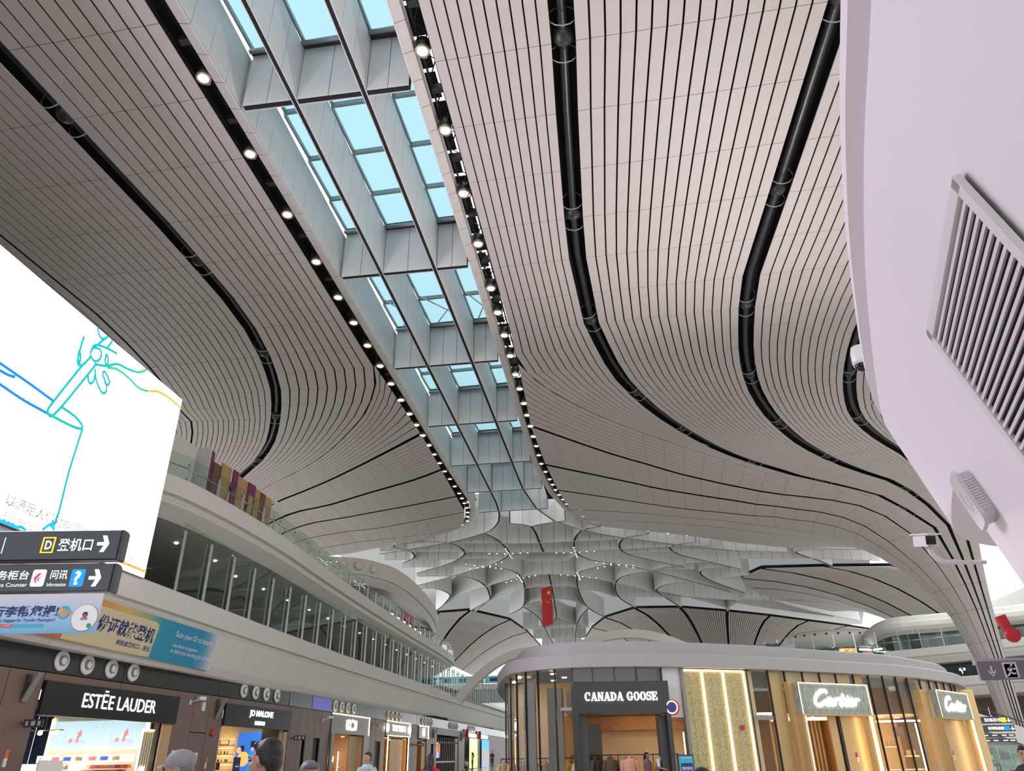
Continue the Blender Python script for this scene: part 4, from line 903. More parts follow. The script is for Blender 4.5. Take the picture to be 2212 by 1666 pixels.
MB().grid([[pillar_pt(CUT, LEAN * (4 - z), z), pillar_pt(CUT, LEAN * (4 - z) + .6, z)] for z in (0, 1, 2, 3.08)]).build('niche_cheek', 'pillar', pil)
def wall_frame(y, z):
    """point on the leaning face at height z whose world y is y, with tangent, up and outward vectors"""
    best = min(range(CUT + 2), key=lambda i: abs((RIM[i] + rim_frame(i)[2] * LEAN * (4 - z)).y - y))
    p, d, n = rim_frame(best); q = p + n * LEAN * (4 - z) + Vector((0, 0, z)); q = q + d * ((y - q.y) / d.y)
    up = (Vector((0, 0, 1)) - n * LEAN).normalized(); out = d.cross(up); out = out if out.x < 0 else -out
    return q, d, up, out
# vent grille
q, d, up, out = wall_frame(2.47, 3.0)
gr = empty('vent_grille', q); tag(gr, 'white louvred air grille with dark gaps set in the leaning pillar', 'vent grille')
GM = Matrix((d, up, out)).transposed()
def gl(x, y, z=0.0): return GM @ Vector((x, y, z))
W2, H0, H1 = .53, -.85, .36
MB().hexa([gl(-W2, H0, .003), gl(W2, H0, .003), gl(W2, H1, .003), gl(-W2, H1, .003)], [gl(-W2, H0, .006), gl(W2, H0, .006), gl(W2, H1, .006), gl(-W2, H1, .006)]).build('dark_back', 'void', gr)
for a, b, c, e in ((-W2 - .005, -W2 + .045, H0, H1), (W2 - .045, W2 + .005, H0, H1), (-W2, W2, H1 - .04, H1 + .005), (-W2, W2, H0 - .005, H0 + .04)):
    MB().hexa([gl(a, c, .004), gl(b, c, .004), gl(b, e, .004), gl(a, e, .004)], [gl(a, c, .028), gl(b, c, .028), gl(b, e, .028), gl(a, e, .028)]).build('frame', 'pl_white', gr)
sl = MB().hexa([gl(-W2 + .045, -.006, .004), gl(W2 - .045, -.006, .004), gl(W2 - .045, .006, .004), gl(-W2 + .045, .006, .004)], [gl(-W2 + .045, -.012, .022), gl(W2 - .045, -.012, .022), gl(W2 - .045, .002, .022), gl(-W2 + .045, .002, .022)]).mesh('slat', 'pl_white')
for k in range(32): inst('slat', sl, gr, gl(0, H1 - .062 - k * .0345))
# wireless access point
q, d, up, out = wall_frame(3.96, 2.875)
ap = empty('access_point', q); tag(ap, 'flat light grey wireless access point with cooling ribs mounted on the pillar', 'access point')
AM = Matrix((d, up, out)).transposed()
def rrect(w, h, r, n=5):
    pts = []
    for cx, cy, a0 in ((w - r, h - r, 0), (-w + r, h - r, 90), (-w + r, -h + r, 180), (w - r, -h + r, 270)):
        for k in range(n + 1): t = math.radians(a0 + 90 * k / n); pts.append((cx + r * math.cos(t), cy + r * math.sin(t)))
    return pts
b0 = rrect(.105, .13, .04); b1 = rrect(.12, .15, .045)
MB().hexa([AM @ Vector((x, y, .0)) for x, y in b0], [AM @ Vector((x, y, .055)) for x, y in b0]).build('body', 'pl_grey', ap)
MB().hexa([AM @ Vector((x, y, .055)) for x, y in b1], [AM @ Vector((x, y, .075)) for x, y in rrect(.115, .145, .045)]).build('cover', 'pl_grey', ap)
MB().tube([AM @ Vector((.05 * math.cos(t * .314), .06 * math.sin(t * .314), .076)) for t in range(20)], .002, 4, closed=True).build('ring_mark', 'pl_white', ap)
rib = MB().box((0, 0, 0), (.004, .004, .05)).mesh('rib', 'pl_white')
for k in range(12): MB().hexa([AM @ Vector((-.108, -.085 + k * .0145, .006)), AM @ Vector((-.103, -.085 + k * .0145, .006)), AM @ Vector((-.103, -.078 + k * .0145, .006)), AM @ Vector((-.108, -.078 + k * .0145, .006))], [AM @ Vector((-.112, -.085 + k * .0145, .052)), AM @ Vector((-.103, -.085 + k * .0145, .052)), AM @ Vector((-.103, -.078 + k * .0145, .052)), AM @ Vector((-.112, -.078 + k * .0145, .052))]).build('rib', 'pl_white', ap)
# bullet camera on a bent arm
cm = empty('security_camera', (2.55, 6.02, 2.98)); tag(cm, 'pale bullet security camera on a bent arm sticking out from the pillar', 'security camera')
MB().tube([(.12, .05, 0), (-.02, 0, -.005), (-.13, -.01, 0), (-.2, -.015, .005), (-.245, -.02, .03), (-.27, -.02, .075), (-.275, -.02, .11)], .017, 10).build('arm', 'pl_white', cm, smooth=True)
MB().tube([(-.155, -.012, .0), (-.115, -.01, 0)], .021, 10).build('collar', 'pl_white', cm, smooth=True)
MB().box((-.29, -.03, .165), (.085, .2, .08), rz=.15, rx=.25).build('housing', 'pl_white', cm)
MB().box((-.29, -.055, .212), (.1, .27, .012), rz=.15, rx=.25).build('sun_shield', 'pl_white', cm)
MB().box((-.30, -.16, .14), (.07, .012, .065), rz=.15, rx=.25).build('lens_window', 'lens_black', cm)
MB().tube([(-.24, 0, .17), (-.235, .02, .13), (-.28, 0, .1)], .006, 6).build('cable', 'pl_grey', cm, smooth=True)
# red alarm sounder
al = empty('fire_alarm', (2.66, 6.03, 2.47)); tag(al, 'red fire alarm sounder peeking out behind the pillar edge', 'fire alarm')
MB().box((-.01, 0, .055), (.06, .05, .11), ry=-.25).build('back_box', 'red', al); MB().lathe([(.045, -.03), (.055, 0), (.045, .03), (.02, .05), (0, .052)], 14, c=(.01, -.03, -.03), axis='Y').build('horn', 'red', al, smooth=True)
# emergency exit sign
M['exit_face'] = mat('grey_exit_sign_face', (.17, .165, .19), .35); M['exit_print'] = mat('pale_exit_symbol', (.72, .70, .72), .4); M['exit_case'] = mat('exit_sign_case', (.42, .40, .43), .35)
ex = empty('exit_sign', (2.5, 6.3, 2.145)); tag(ex, 'grey emergency exit sign with running man between two arrows beside the pillar', 'exit sign')
MB().box((.21, .012, .085), (.42, .02, .13)).build('face', 'exit_face', ex); MB().box((.21, .035, .15), (.44, .06, .04)).build('case', 'exit_case', ex); MB().box((.21, .03, .085), (.42, .02, .13)).build('back', 'exit_case', ex)
def exq(pts, m='exit_print', name='symbol'):
    return MB().add([(x, .0005, z) for x, z in pts], [tuple(range(len(pts)))]).build(name, m, ex)
for cx, sgn in ((.085, -1), (.335, 1)):
    zc = .083
    exq([(cx - .006, zc - sgn * .033), (cx + .006, zc - sgn * .033), (cx + .006, zc + sgn * .025), (cx - .006, zc + sgn * .025)], name='arrow_shaft')
    exq([(cx - .026, zc + sgn * .005), (cx, zc + sgn * .04), (cx + .026, zc + sgn * .005), (cx + .026, zc - sgn * .008), (cx, zc + sgn * .02), (cx - .026, zc - sgn * .008)], name='arrow_head')
exq([(.165, .03), (.265, .03), (.265, .14), (.165, .14)], name='door_tile'); exq([(.178, .034), (.252, .034), (.252, .128), (.178, .128)], 'exit_face', 'door_opening')
def man(pts, w=.012): return ribbon([Vector((x, -.0008, z)) for x, z in pts], w, (0, -1, 0)).build('running_man', 'exit_print', ex)
man([(.222, .105), (.21, .075)], .02); man([(.21, .075), (.225, .06), (.245, .062)]); man([(.21, .075), (.198, .055), (.18, .045)]); man([(.222, .1), (.24, .09), (.252, .097)], .009); man([(.218, .1), (.2, .095), (.195, .082)], .009)
MB().add([(.228 + .008 * math.cos(k * .628), -.0008, .119 + .008 * math.sin(k * .628)) for k in range(10)], [tuple(range(10))]).build('running_man', 'exit_print', ex)
# fittings on the rim
dc = empty('dome_camera', (1.80, 5.02, 4.27)); tag(dc, 'small white dome camera at the rim of the pillar', 'security camera')
MB().lathe([(.05, .1), (.062, .06), (.065, -.02), (.06, -.05)], 14).build('housing', 'pl_white', dc, smooth=True); MB().lathe([(0, -.1), (.03, -.092), (.05, -.07), (.055, -.05)], 14).build('dome', 'lens_black', dc, smooth=True); MB().tube([(0, 0, .08), (.1, 0, .1), (.2, 0, .06)], .03, 8).build('bracket', 'pl_white', dc, smooth=True)
ub = empty('rim_floodlight', (2.2, 5.86, 4.22)); tag(ub, 'grey box floodlight on a bracket at the rim of the pillar', 'floodlight')
MB().box((-.02, 0, .0), (.07, .05, .2), ry=-.3, rx=.2).build('body', 'mid_grey', ub); MB().box((-.05, 0, .08), (.1, .07, .02)).build('hood', 'mid_grey', ub); MB().tube([(0, 0, -.05), (.12, 0, .0)], .015, 6).build('bracket', 'mid_grey', ub)
# ================================================================== ROUND SHOP PAVILION
M['pav_white'] = mat('pavilion_fascia', (.37, .355, .355), .5, var=.015)
M['gold_panel'] = mat('gold_green_glass', (.46, .40, .20), .25, var=.25, scale=14, stretch=(1, 1, 1))
M['gold_metal'] = mat('champagne_metal', (.62, .42, .20), .28, metal=.35, var=.04)
M['warm_wall'] = mat('warm_interior_wall', (.80, .62, .40), .6, var=.03); M['wood'] = mat('honey_wood', (.58, .30, .10), .45, var=.12, scale=3, stretch=(1, 1, 8))
M['sign_stone'] = mat('green_grey_onyx', (.33, .36, .31), .2, var=.35, scale=6, stretch=(3, 3, .5)); M['black_metal'] = mat('black_metal', (.012, .012, .012), .3)
M['warm_ceiling_lamp'] = emis('warm_shop_lamp', (1.0, .76, .46), 16.0)
KP = [(-8.3, 48), (-7.5, 41), (-6.6, 36), (-5.75, 32.6), (-5.27, 31.2), (-4.77, 30.5), (-3.95, 29.9), (-2.6, 29.5), (-.73, 29.75), (1.0, 30.3), (3.95, 31.9), (6.36, 33.6), (9.5, 36), (12, 38.1), (14.7, 41.4), (16.3, 43.8), (17.8, 47.4), (18.5, 52), (18, 58)]
KPc = catmull([Vector((*p, 0)) for p in KP], 6)
def kp(x):
    """point on the front line of the pavilion at world x, tangent and outward normal"""
    for a, b in zip(KPc, KPc[1:]):
        if a.x <= x <= b.x and b.x - a.x > 1e-6:
            p = a.lerp(b, (x - a.x) / (b.x - a.x)); d = (b - a).normalized(); return p, d, Vector((d.y, -d.x, 0))
    raise ValueError(x)
pav = empty('shop_pavilion', (3, 36, 0)); tag(pav, 'low round pavilion of boutiques with white roof band and glowing glass front', 'pavilion')
PO = -Vector(pav.location)
def ring_band(prof, name, m, a=0, b=None, seg=5):
    pts = KPc[a:b]; rows = []
    for i, p in enumerate(pts):
        d = pts[min(i + 1, len(pts) - 1)] - pts[max(i - 1, 0)]; d.normalize(); n = Vector((-d.y, d.x, 0))
        rows.append([p + n * o + Vector((0, 0, z)) + PO for o, z in prof])
    for i in range(0, len(rows) - 1, seg):
        r = rows[i:i + seg + 1]
        if len(r) > 1: MB().grid(r).build(name, m, pav, smooth=False)
ring_band([(1.2, 4.8), (.02, 4.75), (0, 4.77), (-.02, 5.2), (.02, 5.25), (.75, 5.27)], 'roof_band', 'pav_white', seg=9)
ring_band([(.7, 5.25), (.7, 5.72), (.76, 5.78), (4.0, 5.8)], 'roof_tier', 'pav_white', seg=9)
MB().add([p + Vector((0, 0, 5.76)) + PO for p in [Vector((q.x * .9 + .6, q.y + 1.6, 0)) for q in KPc]], [tuple(range(len(KPc)))]).build('roof_deck', 'pav_white', pav)
def wallq(x0, x1, z0, z1, m, name, inset=.35, th=.04, parent=None):
    p, d, n = kp(x0); q, d2, n2 = kp(x1)
    a, b = p - n * inset, q - n2 * inset
    return MB().hexa([v + PO for v in (a + Vector((0, 0, z0)), b + Vector((0, 0, z0)), b + Vector((0, 0, z1)), a + Vector((0, 0, z1)))], [v + PO for v in (a - n * th + Vector((0, 0, z0)), b - n2 * th + Vector((0, 0, z0)), b - n2 * th + Vector((0, 0, z1)), a - n * th + Vector((0, 0, z1)))]).build(name, m, parent or pav)
def pane(x0, x1, z0, z1, inset=.35, name='glass_pane', m='glass_clear'):
    p, d, n = kp(x0); q, d2, n2 = kp(x1); a, b = p - n * inset, q - n2 * inset
    return MB().add([v + PO for v in (a + Vector((0, 0, z0)), b + Vector((0, 0, z0)), b + Vector((0, 0, z1)), a + Vector((0, 0, z1)))], [(0, 1, 2, 3)]).build(name, m, pav)
def mull(x, z0=0, z1=4.76, inset=.3, w=.05, m='black_metal'):
    p, d, n = kp(x); q = p - n * inset
    return MB().box((0, 0, (z1 - z0) / 2), (w, .08, z1 - z0), rz=math.atan2(d.y, d.x)).build('mullion', m, pav, loc=q + Vector((0, 0, z0)) + PO)
# clothing shop: curved glass corner
gx = [-7.3, -6.4, -5.75, -5.24, -4.72, -4.13, -3.38, -2.62]
for a, b in zip(gx, gx[1:]): pane(a, b, 0, 4.76); mull(b, w=.045)
for a, b in ((-2.62, -1.78), (-1.78, -.93), (-.93, -.08), (-.08, .9)): pane(a, b, 4.2, 4.76); mull(b, 4.2, 4.76)
wallq(.9, 1.7, 3.0, 4.76, 'pl_grey', 'grey_panel', .3); pane(.9, 1.7, 0, 3.0)
wallq(1.62, 1.74, 0, 4.74, 'mid_grey', 'grey_post', .2, .2)
# black portal with sign
pA, dA, nA = kp(-2.6); pB, dB, nB = kp(.88); por_d = (pB - pA).normalized(); por_n = Vector((por_d.y, -por_d.x, 0))
def po(u, z, f=0.0): return pA + por_d * u + por_n * (.45 + f) + Vector((0, 0, z)) + PO
PW = (pB - pA).length
def pbox(u0, u1, z0, z1, f0, f1, m, name, parent=pav): return MB().hexa([po(u0, z0, f0), po(u1, z0, f0), po(u1, z1, f0), po(u0, z1, f0)], [po(u0, z0, f1), po(u1, z0, f1), po(u1, z1, f1), po(u0, z1, f1)]).build(name, m, parent)
pbox(0, PW, 3.12, 4.22, 0, -.75, 'black_sign', 'portal_lintel'); pbox(0, .16, 0, 3.12, 0, -.75, 'black_sign', 'portal_jamb'); pbox(PW - .16, PW, 0, 3.12, 0, -.75, 'black_sign', 'portal_jamb')
pbox(.16, .5, 0, 3.06, -.35, -.75, 'dark_grey', 'portal_reveal'); pbox(PW - .42, PW - .16, 0, 3.06, -.35, -.75, 'dark_grey', 'portal_reveal')
SERIF = {
 'A': (.92, [[(.08, 0), (.17, 0), (.46, 1), (.38, 1)], [(.38, 1), (.58, 1), (.86, 0), (.62, 0)], [(.22, .28), (.7, .28), (.66, .37), (.25, .37)], [(0, 0), (.28, 0), (.28, .07), (0, .07)], [(.54, 0), (.94, 0), (.94, .07), (.54, .07)]]),
 'N': (.92, [[(.12, 0), (.21, 0), (.21, 1), (.12, 1)], [(.7, 0), (.79, 0), (.79, 1), (.7, 1)], [(.06, 1), (.3, 1), (.79, 0), (.62, 0)], [(0, 0), (.34, 0), (.34, .07), (0, .07)], [(.57, .93), (.92, .93), (.92, 1), (.57, 1)]]),
 'E': (.84, [[(.1, 0), (.31, 0), (.31, 1), (.1, 1)], [(0, .93), (.76, .93), (.76, 1), (0, 1)], [(.68, .7), (.76, .7), (.76, 1), (.68, 1)], [(.3, .46), (.56, .46), (.56, .54), (.3, .54)], [(.5, .36), (.57, .36), (.57, .64), (.5, .64)], [(0, 0), (.8, 0), (.8, .07), (0, .07)], [(.72, 0), (.8, 0), (.8, .3), (.72, .3)]]),
}
def ring_poly(cx, cy, ro, ri, a0, a1, n=22):
    out = []
    for k in range(n):
        t0 = math.radians(a0 + (a1 - a0) * k / n); t1 = math.radians(a0 + (a1 - a0) * (k + 1) / n)
        out.append([(cx + ro[0] * math.cos(t0), cy + ro[1] * math.sin(t0)), (cx + ro[0] * math.cos(t1), cy + ro[1] * math.sin(t1)), (cx + ri[0] * math.cos(t1), cy + ri[1] * math.sin(t1)), (cx + ri[0] * math.cos(t0), cy + ri[1] * math.sin(t0))])
    return out
SERIF['O'] = (.9, ring_poly(.43, .5, (.43, .52), (.21, .45), 0, 360))
SERIF['C'] = (.86, ring_poly(.43, .5, (.43, .52), (.21, .45), 48, 318) + [[(.68, .62), (.77, .62), (.77, 1.0), (.68, .95)]])
SERIF['G'] = (.96, SERIF['C'][1] + [[(.58, .04), (.78, .04), (.78, .42), (.58, .42)], [(.48, .38), (.9, .38), (.9, .45), (.48, .45)]])
SERIF['D'] = (.92, [[(.1, 0), (.31, 0), (.31, 1), (.1, 1)], [(0, 0), (.4, 0), (.4, .07), (0, .07)], [(0, .93), (.4, .93), (.4, 1), (0, 1)]] + ring_poly(.36, .5, (.5, .5), (.28, .43), -90, 90))
SERIF['S'] = (.74, ring_poly(.36, .73, (.33, .29), (.17, .2), 20, 255, 14) + ring_poly(.36, .29, (.35, .31), (.16, .21), -160, 85, 16) + [[(.6, .68), (.68, .68), (.68, 1), (.6, .95)], [(.02, .0), (.1, .05), (.1, .34), (.02, .34)]])
def serif_word(word, org, xd, yd, h, width, m, parent, nrm):
    tot = sum(SERIF[c][0] + .06 if c != ' ' else .5 for c in word); sx = width / tot; u = 0
    for c in word:
        if c == ' ': u += .5; continue
        mb = MB()
        for poly in SERIF[c][1]: mb.hexa([org + xd * ((u + x) * sx) + yd * (y * h) for x, y in poly], [org + xd * ((u + x) * sx) + yd * (y * h) + nrm * .03 for x, y in poly])
        mb.build('letter', m, parent); u += SERIF[c][0] + .06
serif_word('CANADA GOOSE', po(.41, 3.56, .005), por_d, Vector((0, 0, 1)), .28, 2.72, 'led_white', pav, por_n)
# round hanging emblem beside the portal
rs = empty('round_sign', po(PW + .07, 3.3, .05) - PO); tag(rs, 'round lit emblem sign sticking out beside the black shop portal', 'sign')
rs.rotation_euler = (0, 0, math.atan2(por_d.y, por_d.x) + math.radians(-35))
MB().lathe([(0, -.06), (.24, -.06), (.27, -.04), (.27, .04), (.24, .06), (0, .06)], 24, axis='Y').build('disc', 'ink_red', rs, smooth=False)
MB().lathe([(.0, -.065), (.22, -.065), (.22, -.06)], 24, axis='Y').build('lit_face', 'led_white', rs); MB().lathe([(.09, -.07), (.19, -.07), (.19, -.066), (.09, -.066)], 24, axis='Y').build('ring', 'ink_navy', rs)
# gold back-lit wall
gs = [1.74, 2.56, 3.41, 4.28]
for a, b in zip(gs, gs[1:]):
    wallq(a, b - .04, 0, 4.72, 'gold_panel', 'gold_panel', .3); wallq(b - .085, b - .03, 0, 4.7, 'led_warm', 'light_strip', .26, .03); wallq(a, b - .08, 4.66, 4.71, 'led_warm', 'light_strip', .26, .03)
    # raised chain pattern
    p, d, n = kp((a + b) / 2)
    for k in range(11):
        z = .5 + k * .38
        for s_ in (-1, 1):
            c = [p - n * .285 + d * (s_ * (.12 + .06 * math.cos(t))) + Vector((0, 0, z + .13 * math.sin(t))) + PO for t in (-1.2, -.6, 0, .6, 1.2)]
            MB().tube(c, .008, 4).build('chain_motif', 'brass', pav)
bx = wallq(3.78, 3.9, 2.55, 2.72, 'red', 'call_box', .22, .06)
mull(4.3, w=.07, inset=.25)
# jewellery shop: champagne metal posts and glass
for a, b in ((4.33, 5.28), (5.28, 6.02)): pane(a, b, 0, 4.76)
mull(5.28, w=.05); mull(6.02, w=.06)
wallq(4.4, 5.3, 2.92, 3.06, 'mid_grey', 'transom', .3, .1)
wallq(5.32, 5.98, 0, 4.7, 'gold_metal', 'metal_panel', .42); wallq(5.98, 6.2, 0, 4.35, 'gold_metal', 'metal_panel', .12, .25)
for a, b in ((6.05, 6.85), (6.85, 7.65), (7.65, 8.45), (8.45, 9.33)): pane(a, b, 4.3, 4.76); mull(b, 4.3, 4.76, w=.035)
wallq(6.05, 9.33, 4.3, 4.76, 'warm_wall', 'upper_panel', .5)
def cartier_sign(x0, x1, lab):
    p, d, n = kp(x0); q, _, _ = kp(x1); dd = (q - p).normalized(); nn = Vector((dd.y, -dd.x, 0)); w = (q - p).length
    o = empty('shop_sign', p + Vector((0, 0, 3.12))); tag(o, lab, 'sign')
    f = lambda u, z, e=0.0: dd * u + nn * (.18 + e) + Vector((0, 0, z))
    bxx = lambda u0, u1, z0, z1, e0, e1, m, name: MB().hexa([f(u0, z0, e0), f(u1, z0, e0), f(u1, z1, e0), f(u0, z1, e0)], [f(u0, z0, e1), f(u1, z0, e1), f(u1, z1, e1), f(u0, z1, e1)]).build(name, m, o)
    bxx(0, w, 0, 1.18, 0, -.3, 'sign_stone', 'stone_panel')
    for k in (.14, 1.02): bxx(0, w, k, k + .015, .004, 0, 'mid_grey', 'joint')
    for u in (.16, w - .18): bxx(u, u + .015, 0, 1.18, .004, 0, 'mid_grey', 'joint')
    bxx(0, w, 1.15, 1.18, .01, 0, 'led_warm', 'light_strip'); bxx(w - .035, w, 0, 1.18, .01, 0, 'led_warm', 'light_strip'); bxx(-.03, w + .02, -.05, 0, .02, -.3, 'gold_metal', 'trim'); bxx(0, .03, 0, 1.15, .008, 0, 'led_warm', 'light_strip')
    S = w / 3.35 * .78; ox, oz = w * .5 - 1.72 * S * .98, .33
    H = .56
    strokes = [([(1.05, .84), (1.03, .95), (.88, 1.0), (.64, .9), (.45, .66), (.35, .36), (.4, .1), (.56, .0), (.78, .08), (1.0, .3)], .13), ([(1.36, .42), (1.22, .48), (1.06, .33), (1.02, .12), (1.12, .02), (1.25, .12), (1.38, .45)], .1), ([(1.4, .47), (1.33, .12), (1.4, .03), (1.5, .12)], .1),
               ([(1.5, .12), (1.63, .47), (1.56, .02)], .1), ([(1.6, .25), (1.7, .45), (1.82, .43)], .09), ([(2.08, .8), (1.9, .12), (1.96, .02), (2.1, .14)], .11), ([(1.82, .5), (2.2, .52)], .07), ([(2.31, .47), (2.2, .12), (2.27, .02), (2.38, .12)], .1), ([(2.36, .62), (2.4, .67)], .11),
               ([(2.4, .14), (2.65, .3), (2.72, .42), (2.62, .49), (2.48, .38), (2.44, .15), (2.54, .02), (2.72, .12)], .09), ([(2.72, .12), (2.88, .47), (2.82, .02)], .1), ([(2.86, .25), (2.97, .45), (3.1, .42)], .09)]
    for pts, wd in strokes:
        c = catmull([Vector((x, y, 0)) for x, y in pts], 5)
        ribbon([f(ox + (v.x + v.y * .12) * S, oz + v.y * H, .03) for v in c], wd * S * .95, nn, .0).build('script_stroke', 'led_white', o)
    return o
cartier_sign(6.16, 9.44, 'green stone sign with lit white script over the wider jewellery shop door')
cartier_sign(13.46, 16.2, 'green stone sign with lit white script at the far end of the round pavilion')
# doorways
def doorway(x0, x1, split, parent=pav):
    p, d, n = kp(x0); q, _, _ = kp(x1); dd = (q - p).normalized(); nn = Vector((dd.y, -dd.x, 0)); w = (q - p).length
    f = lambda u, z, e=0.0: p + dd * u + nn * e + Vector((0, 0, z)) + PO
    bxx = lambda u0, u1, z0, z1, e0, e1, m, name: MB().hexa([f(u0, z0, e0), f(u1, z0, e0), f(u1, z1, e0), f(u0, z1, e0)], [f(u0, z0, e1), f(u1, z0, e1), f(u1, z1, e1), f(u0, z1, e1)]).build(name, m, parent)
    bxx(0, .12, 0, 3.12, .15, -.2, 'gold_metal', 'door_jamb'); bxx(.12, .2, 0, 3.1, .12, .05, 'led_warm', 'light_strip'); bxx(w - .1, w - .02, 0, 3.1, .12, .05, 'led_warm', 'light_strip'); bxx(w, w + .12, 0, 4.3, .15, -.2, 'gold_metal', 'door_jamb')
    bxx(split, split + .45, 0, 3.1, -.35, -.42, 'gold_metal', 'door_leaf'); bxx(split + .5, split + .62, 0, 3.1, -.3, -.42, 'black_metal', 'door_seal'); bxx(split + .66, w - .1, 0, 3.1, -.3, -.36, 'gold_metal', 'door_leaf')
    bxx(split + 1.15, split + 1.25, 1.55, 1.72, -.28, -.3, 'red', 'call_box'); bxx(split + 1.17, split + 1.27, 1.35, 1.53, -.28, -.3, 'paper', 'notice')
doorway(6.16, 9.44, 2.0); doorway(13.46, 16.2, .55)
# glass bay between the two doors
bays = [9.6, 10.11, 10.88, 11.63, 12.34, 13.22]
for a, b in zip(bays, bays[1:]): pane(a, b, 0, 4.76); mull(b, w=.04)
wallq(12.9, 13.42, 0, 4.3, 'gold_metal', 'metal_panel', .2, .3); wallq(9.52, 9.95, 0, 4.7, 'gold_metal', 'metal_panel', .45); wallq(13.3, 16.3, 4.3, 4.76, 'warm_wall', 'upper_panel', .5)
for x in (13.9, 14.5, 15.1, 15.7, 16.2): mull(x, 4.3, 4.76, w=.035)
for a, b in ((13.3, 13.9), (13.9, 14.5), (14.5, 15.1), (15.1, 15.7), (15.7, 16.2), (16.2, 17), (17, 17.8), (17.8, 18.4)): pane(a, b, 4.3 if b <= 16.2 else 0, 4.76)
for x in (17, 17.8): mull(x, m='gold_metal')
# ------------------------------------------------------------------ pavilion interior
def ibox(x0, x1, y0, y1, z0, z1, m, name): return MB().box((0, 0, 0), (x1 - x0, y1 - y0, z1 - z0)).build(name, m, pav, loc=Vector(((x0 + x1) / 2, (y0 + y1) / 2, (z0 + z1) / 2)) + PO)
ibox(-3.0, 1.75, 36.0, 36.15, 0, 3.5, 'warm_wall', 'back_wall'); ibox(-6.1, -3.0, 35.6, 35.8, 0, 4.75, 'warm_wall', 'back_wall')
ibox(-3.4, 1.75, 35.6, 35.95, 2.75, 3.3, 'wood', 'wood_soffit'); ibox(-3.2, 1.72, 30.9, 36, 3.35, 3.45, 'pl_grey', 'shop_ceiling'); ibox(1.72, 1.9, 31.6, 36.2, 0, 4.75, 'wood', 'side_wall')
ibox(-4.7, -4.25, 31.2, 31.6, 0, 4.6, 'mid_grey', 'structural_column'); ibox(-3.9, -3.3, 32.4, 33.2, 0, 4.3, 'mid_grey', 'structural_column'); ibox(-2.45, -1.85, 33.6, 34.2, 0, 2.95, 'dark_grey', 'structural_column'); ibox(-3.4, -2.9, 34.0, 34.1, 0, 3.3, 'wood', 'fitting_room_wall')
ibox(-3.3, -2.6, 34.5, 35.6, 3.0, 4.3, 'mid_grey', 'mural_wall')
lampm = MB().lathe([(0, 0), (.1, 0), (.11, .03)], 10).mesh('ceiling_lamp', 'warm_ceiling_lamp')
for x, y in ((-1.9, 31.4), (-.9, 31.6), (.1, 31.8), (-1.4, 33), (-.2, 33.2), (.9, 33), (-.6, 34.6), (.6, 34.8), (-2.6, 32.2), (1.2, 31.9)): inst('ceiling_lamp', lampm, pav, Vector((x, y, 3.33)) + PO)
for x, y in ((-5.1, 32.6), (-4.8, 33.6), (-3.8, 34.2), (-5.6, 34.6), (-3.5, 31.4), (-3.2, 33)): inst('ceiling_lamp', lampm, pav, Vector((x, y, 4.72)) + PO)
ibox(1.55, 1.6, 34.9, 34.95, 1.2, 2.6, 'led_warm', 'light_strip')
# jewellery interior: long warm walls
ibox(4.4, 12.8, 44.0, 44.2, 0, 4.75, 'warm_wall', 'back_wall'); ibox(4.3, 4.45, 33, 44, 0, 4.75, 'warm_wall', 'side_wall'); ibox(4.4, 9.2, 36.8, 44, 3.2, 3.3, 'warm_wall', 'shop_ceiling'); ibox(9.2, 12.6, 39.9, 44, 3.2, 3.3, 'warm_wall', 'shop_ceiling'); ibox(12.7, 18, 47, 47.2, 0, 4.75, 'gold_metal', 'back_wall')
for k in range(14): ibox(5.9 + k * .17, 6.0 + k * .17, 40.0, 40.15, 0, 3.2, 'warm_wall', 'fluted_rib')
ibox(8.4, 8.6, 39.2, 44, 0, 3.2, 'wood', 'partition'); ibox(8.62, 8.7, 39.5, 42, .6, 2.8, 'led_warm', 'lit_niche')
ibox(6.3, 7.2, 39.7, 39.95, 1.0, 2.3, 'peach', 'display_board'); 
for r in range(6):
    for c in range(4): ibox(6.45 + c * .18, 6.55 + c * .18, 39.66, 39.7, 1.15 + r * .18, 1.18 + r * .18, 'black_metal', 'eyewear')
for x, y in ((5.2, 37.5), (6.6, 38), (7.6, 38.5), (9.6, 39), (11, 40), (12, 41), (9, 42), (10.5, 43), (7, 42), (5.3, 41)): inst('ceiling_lamp', lampm, pav, Vector((x, y, 3.18)) + PO)
ibox(5.5, 8.2, 36.6, 36.75, 3.0, 3.12, 'led_warm', 'cove_strip'); ibox(9.8, 12.6, 39.5, 39.6, 2.95, 3.02, 'led_warm', 'cove_strip'); ibox(4.6, 5.6, 35.0, 35.1, 3.2, 3.28, 'led_warm', 'cove_strip')
for x, z, w in ((10.0, 1.6, .7), (11.0, 1.9, .6), (11.9, 1.5, .6), (10.5, .95, 2.2)): ibox(x, x + w, 40.6, 40.9, z, z + .06, 'brass', 'shelf')
for x, z in ((10.1, 1.66), (10.4, 1.66), (11.1, 1.96), (11.4, 1.96), (12.0, 1.56), (12.2, 1.56)): ibox(x, x + .16, 40.65, 40.8, z, z + .22, 'tan', 'display_item')
ibox(11.5, 11.9, 40.2, 40.4, 2.35, 2.75, 'wall_brown', 'lamp_shade'); ibox(12.45, 12.55, 40, 40.1, .9, 2.9, 'led_warm', 'lit_edge')
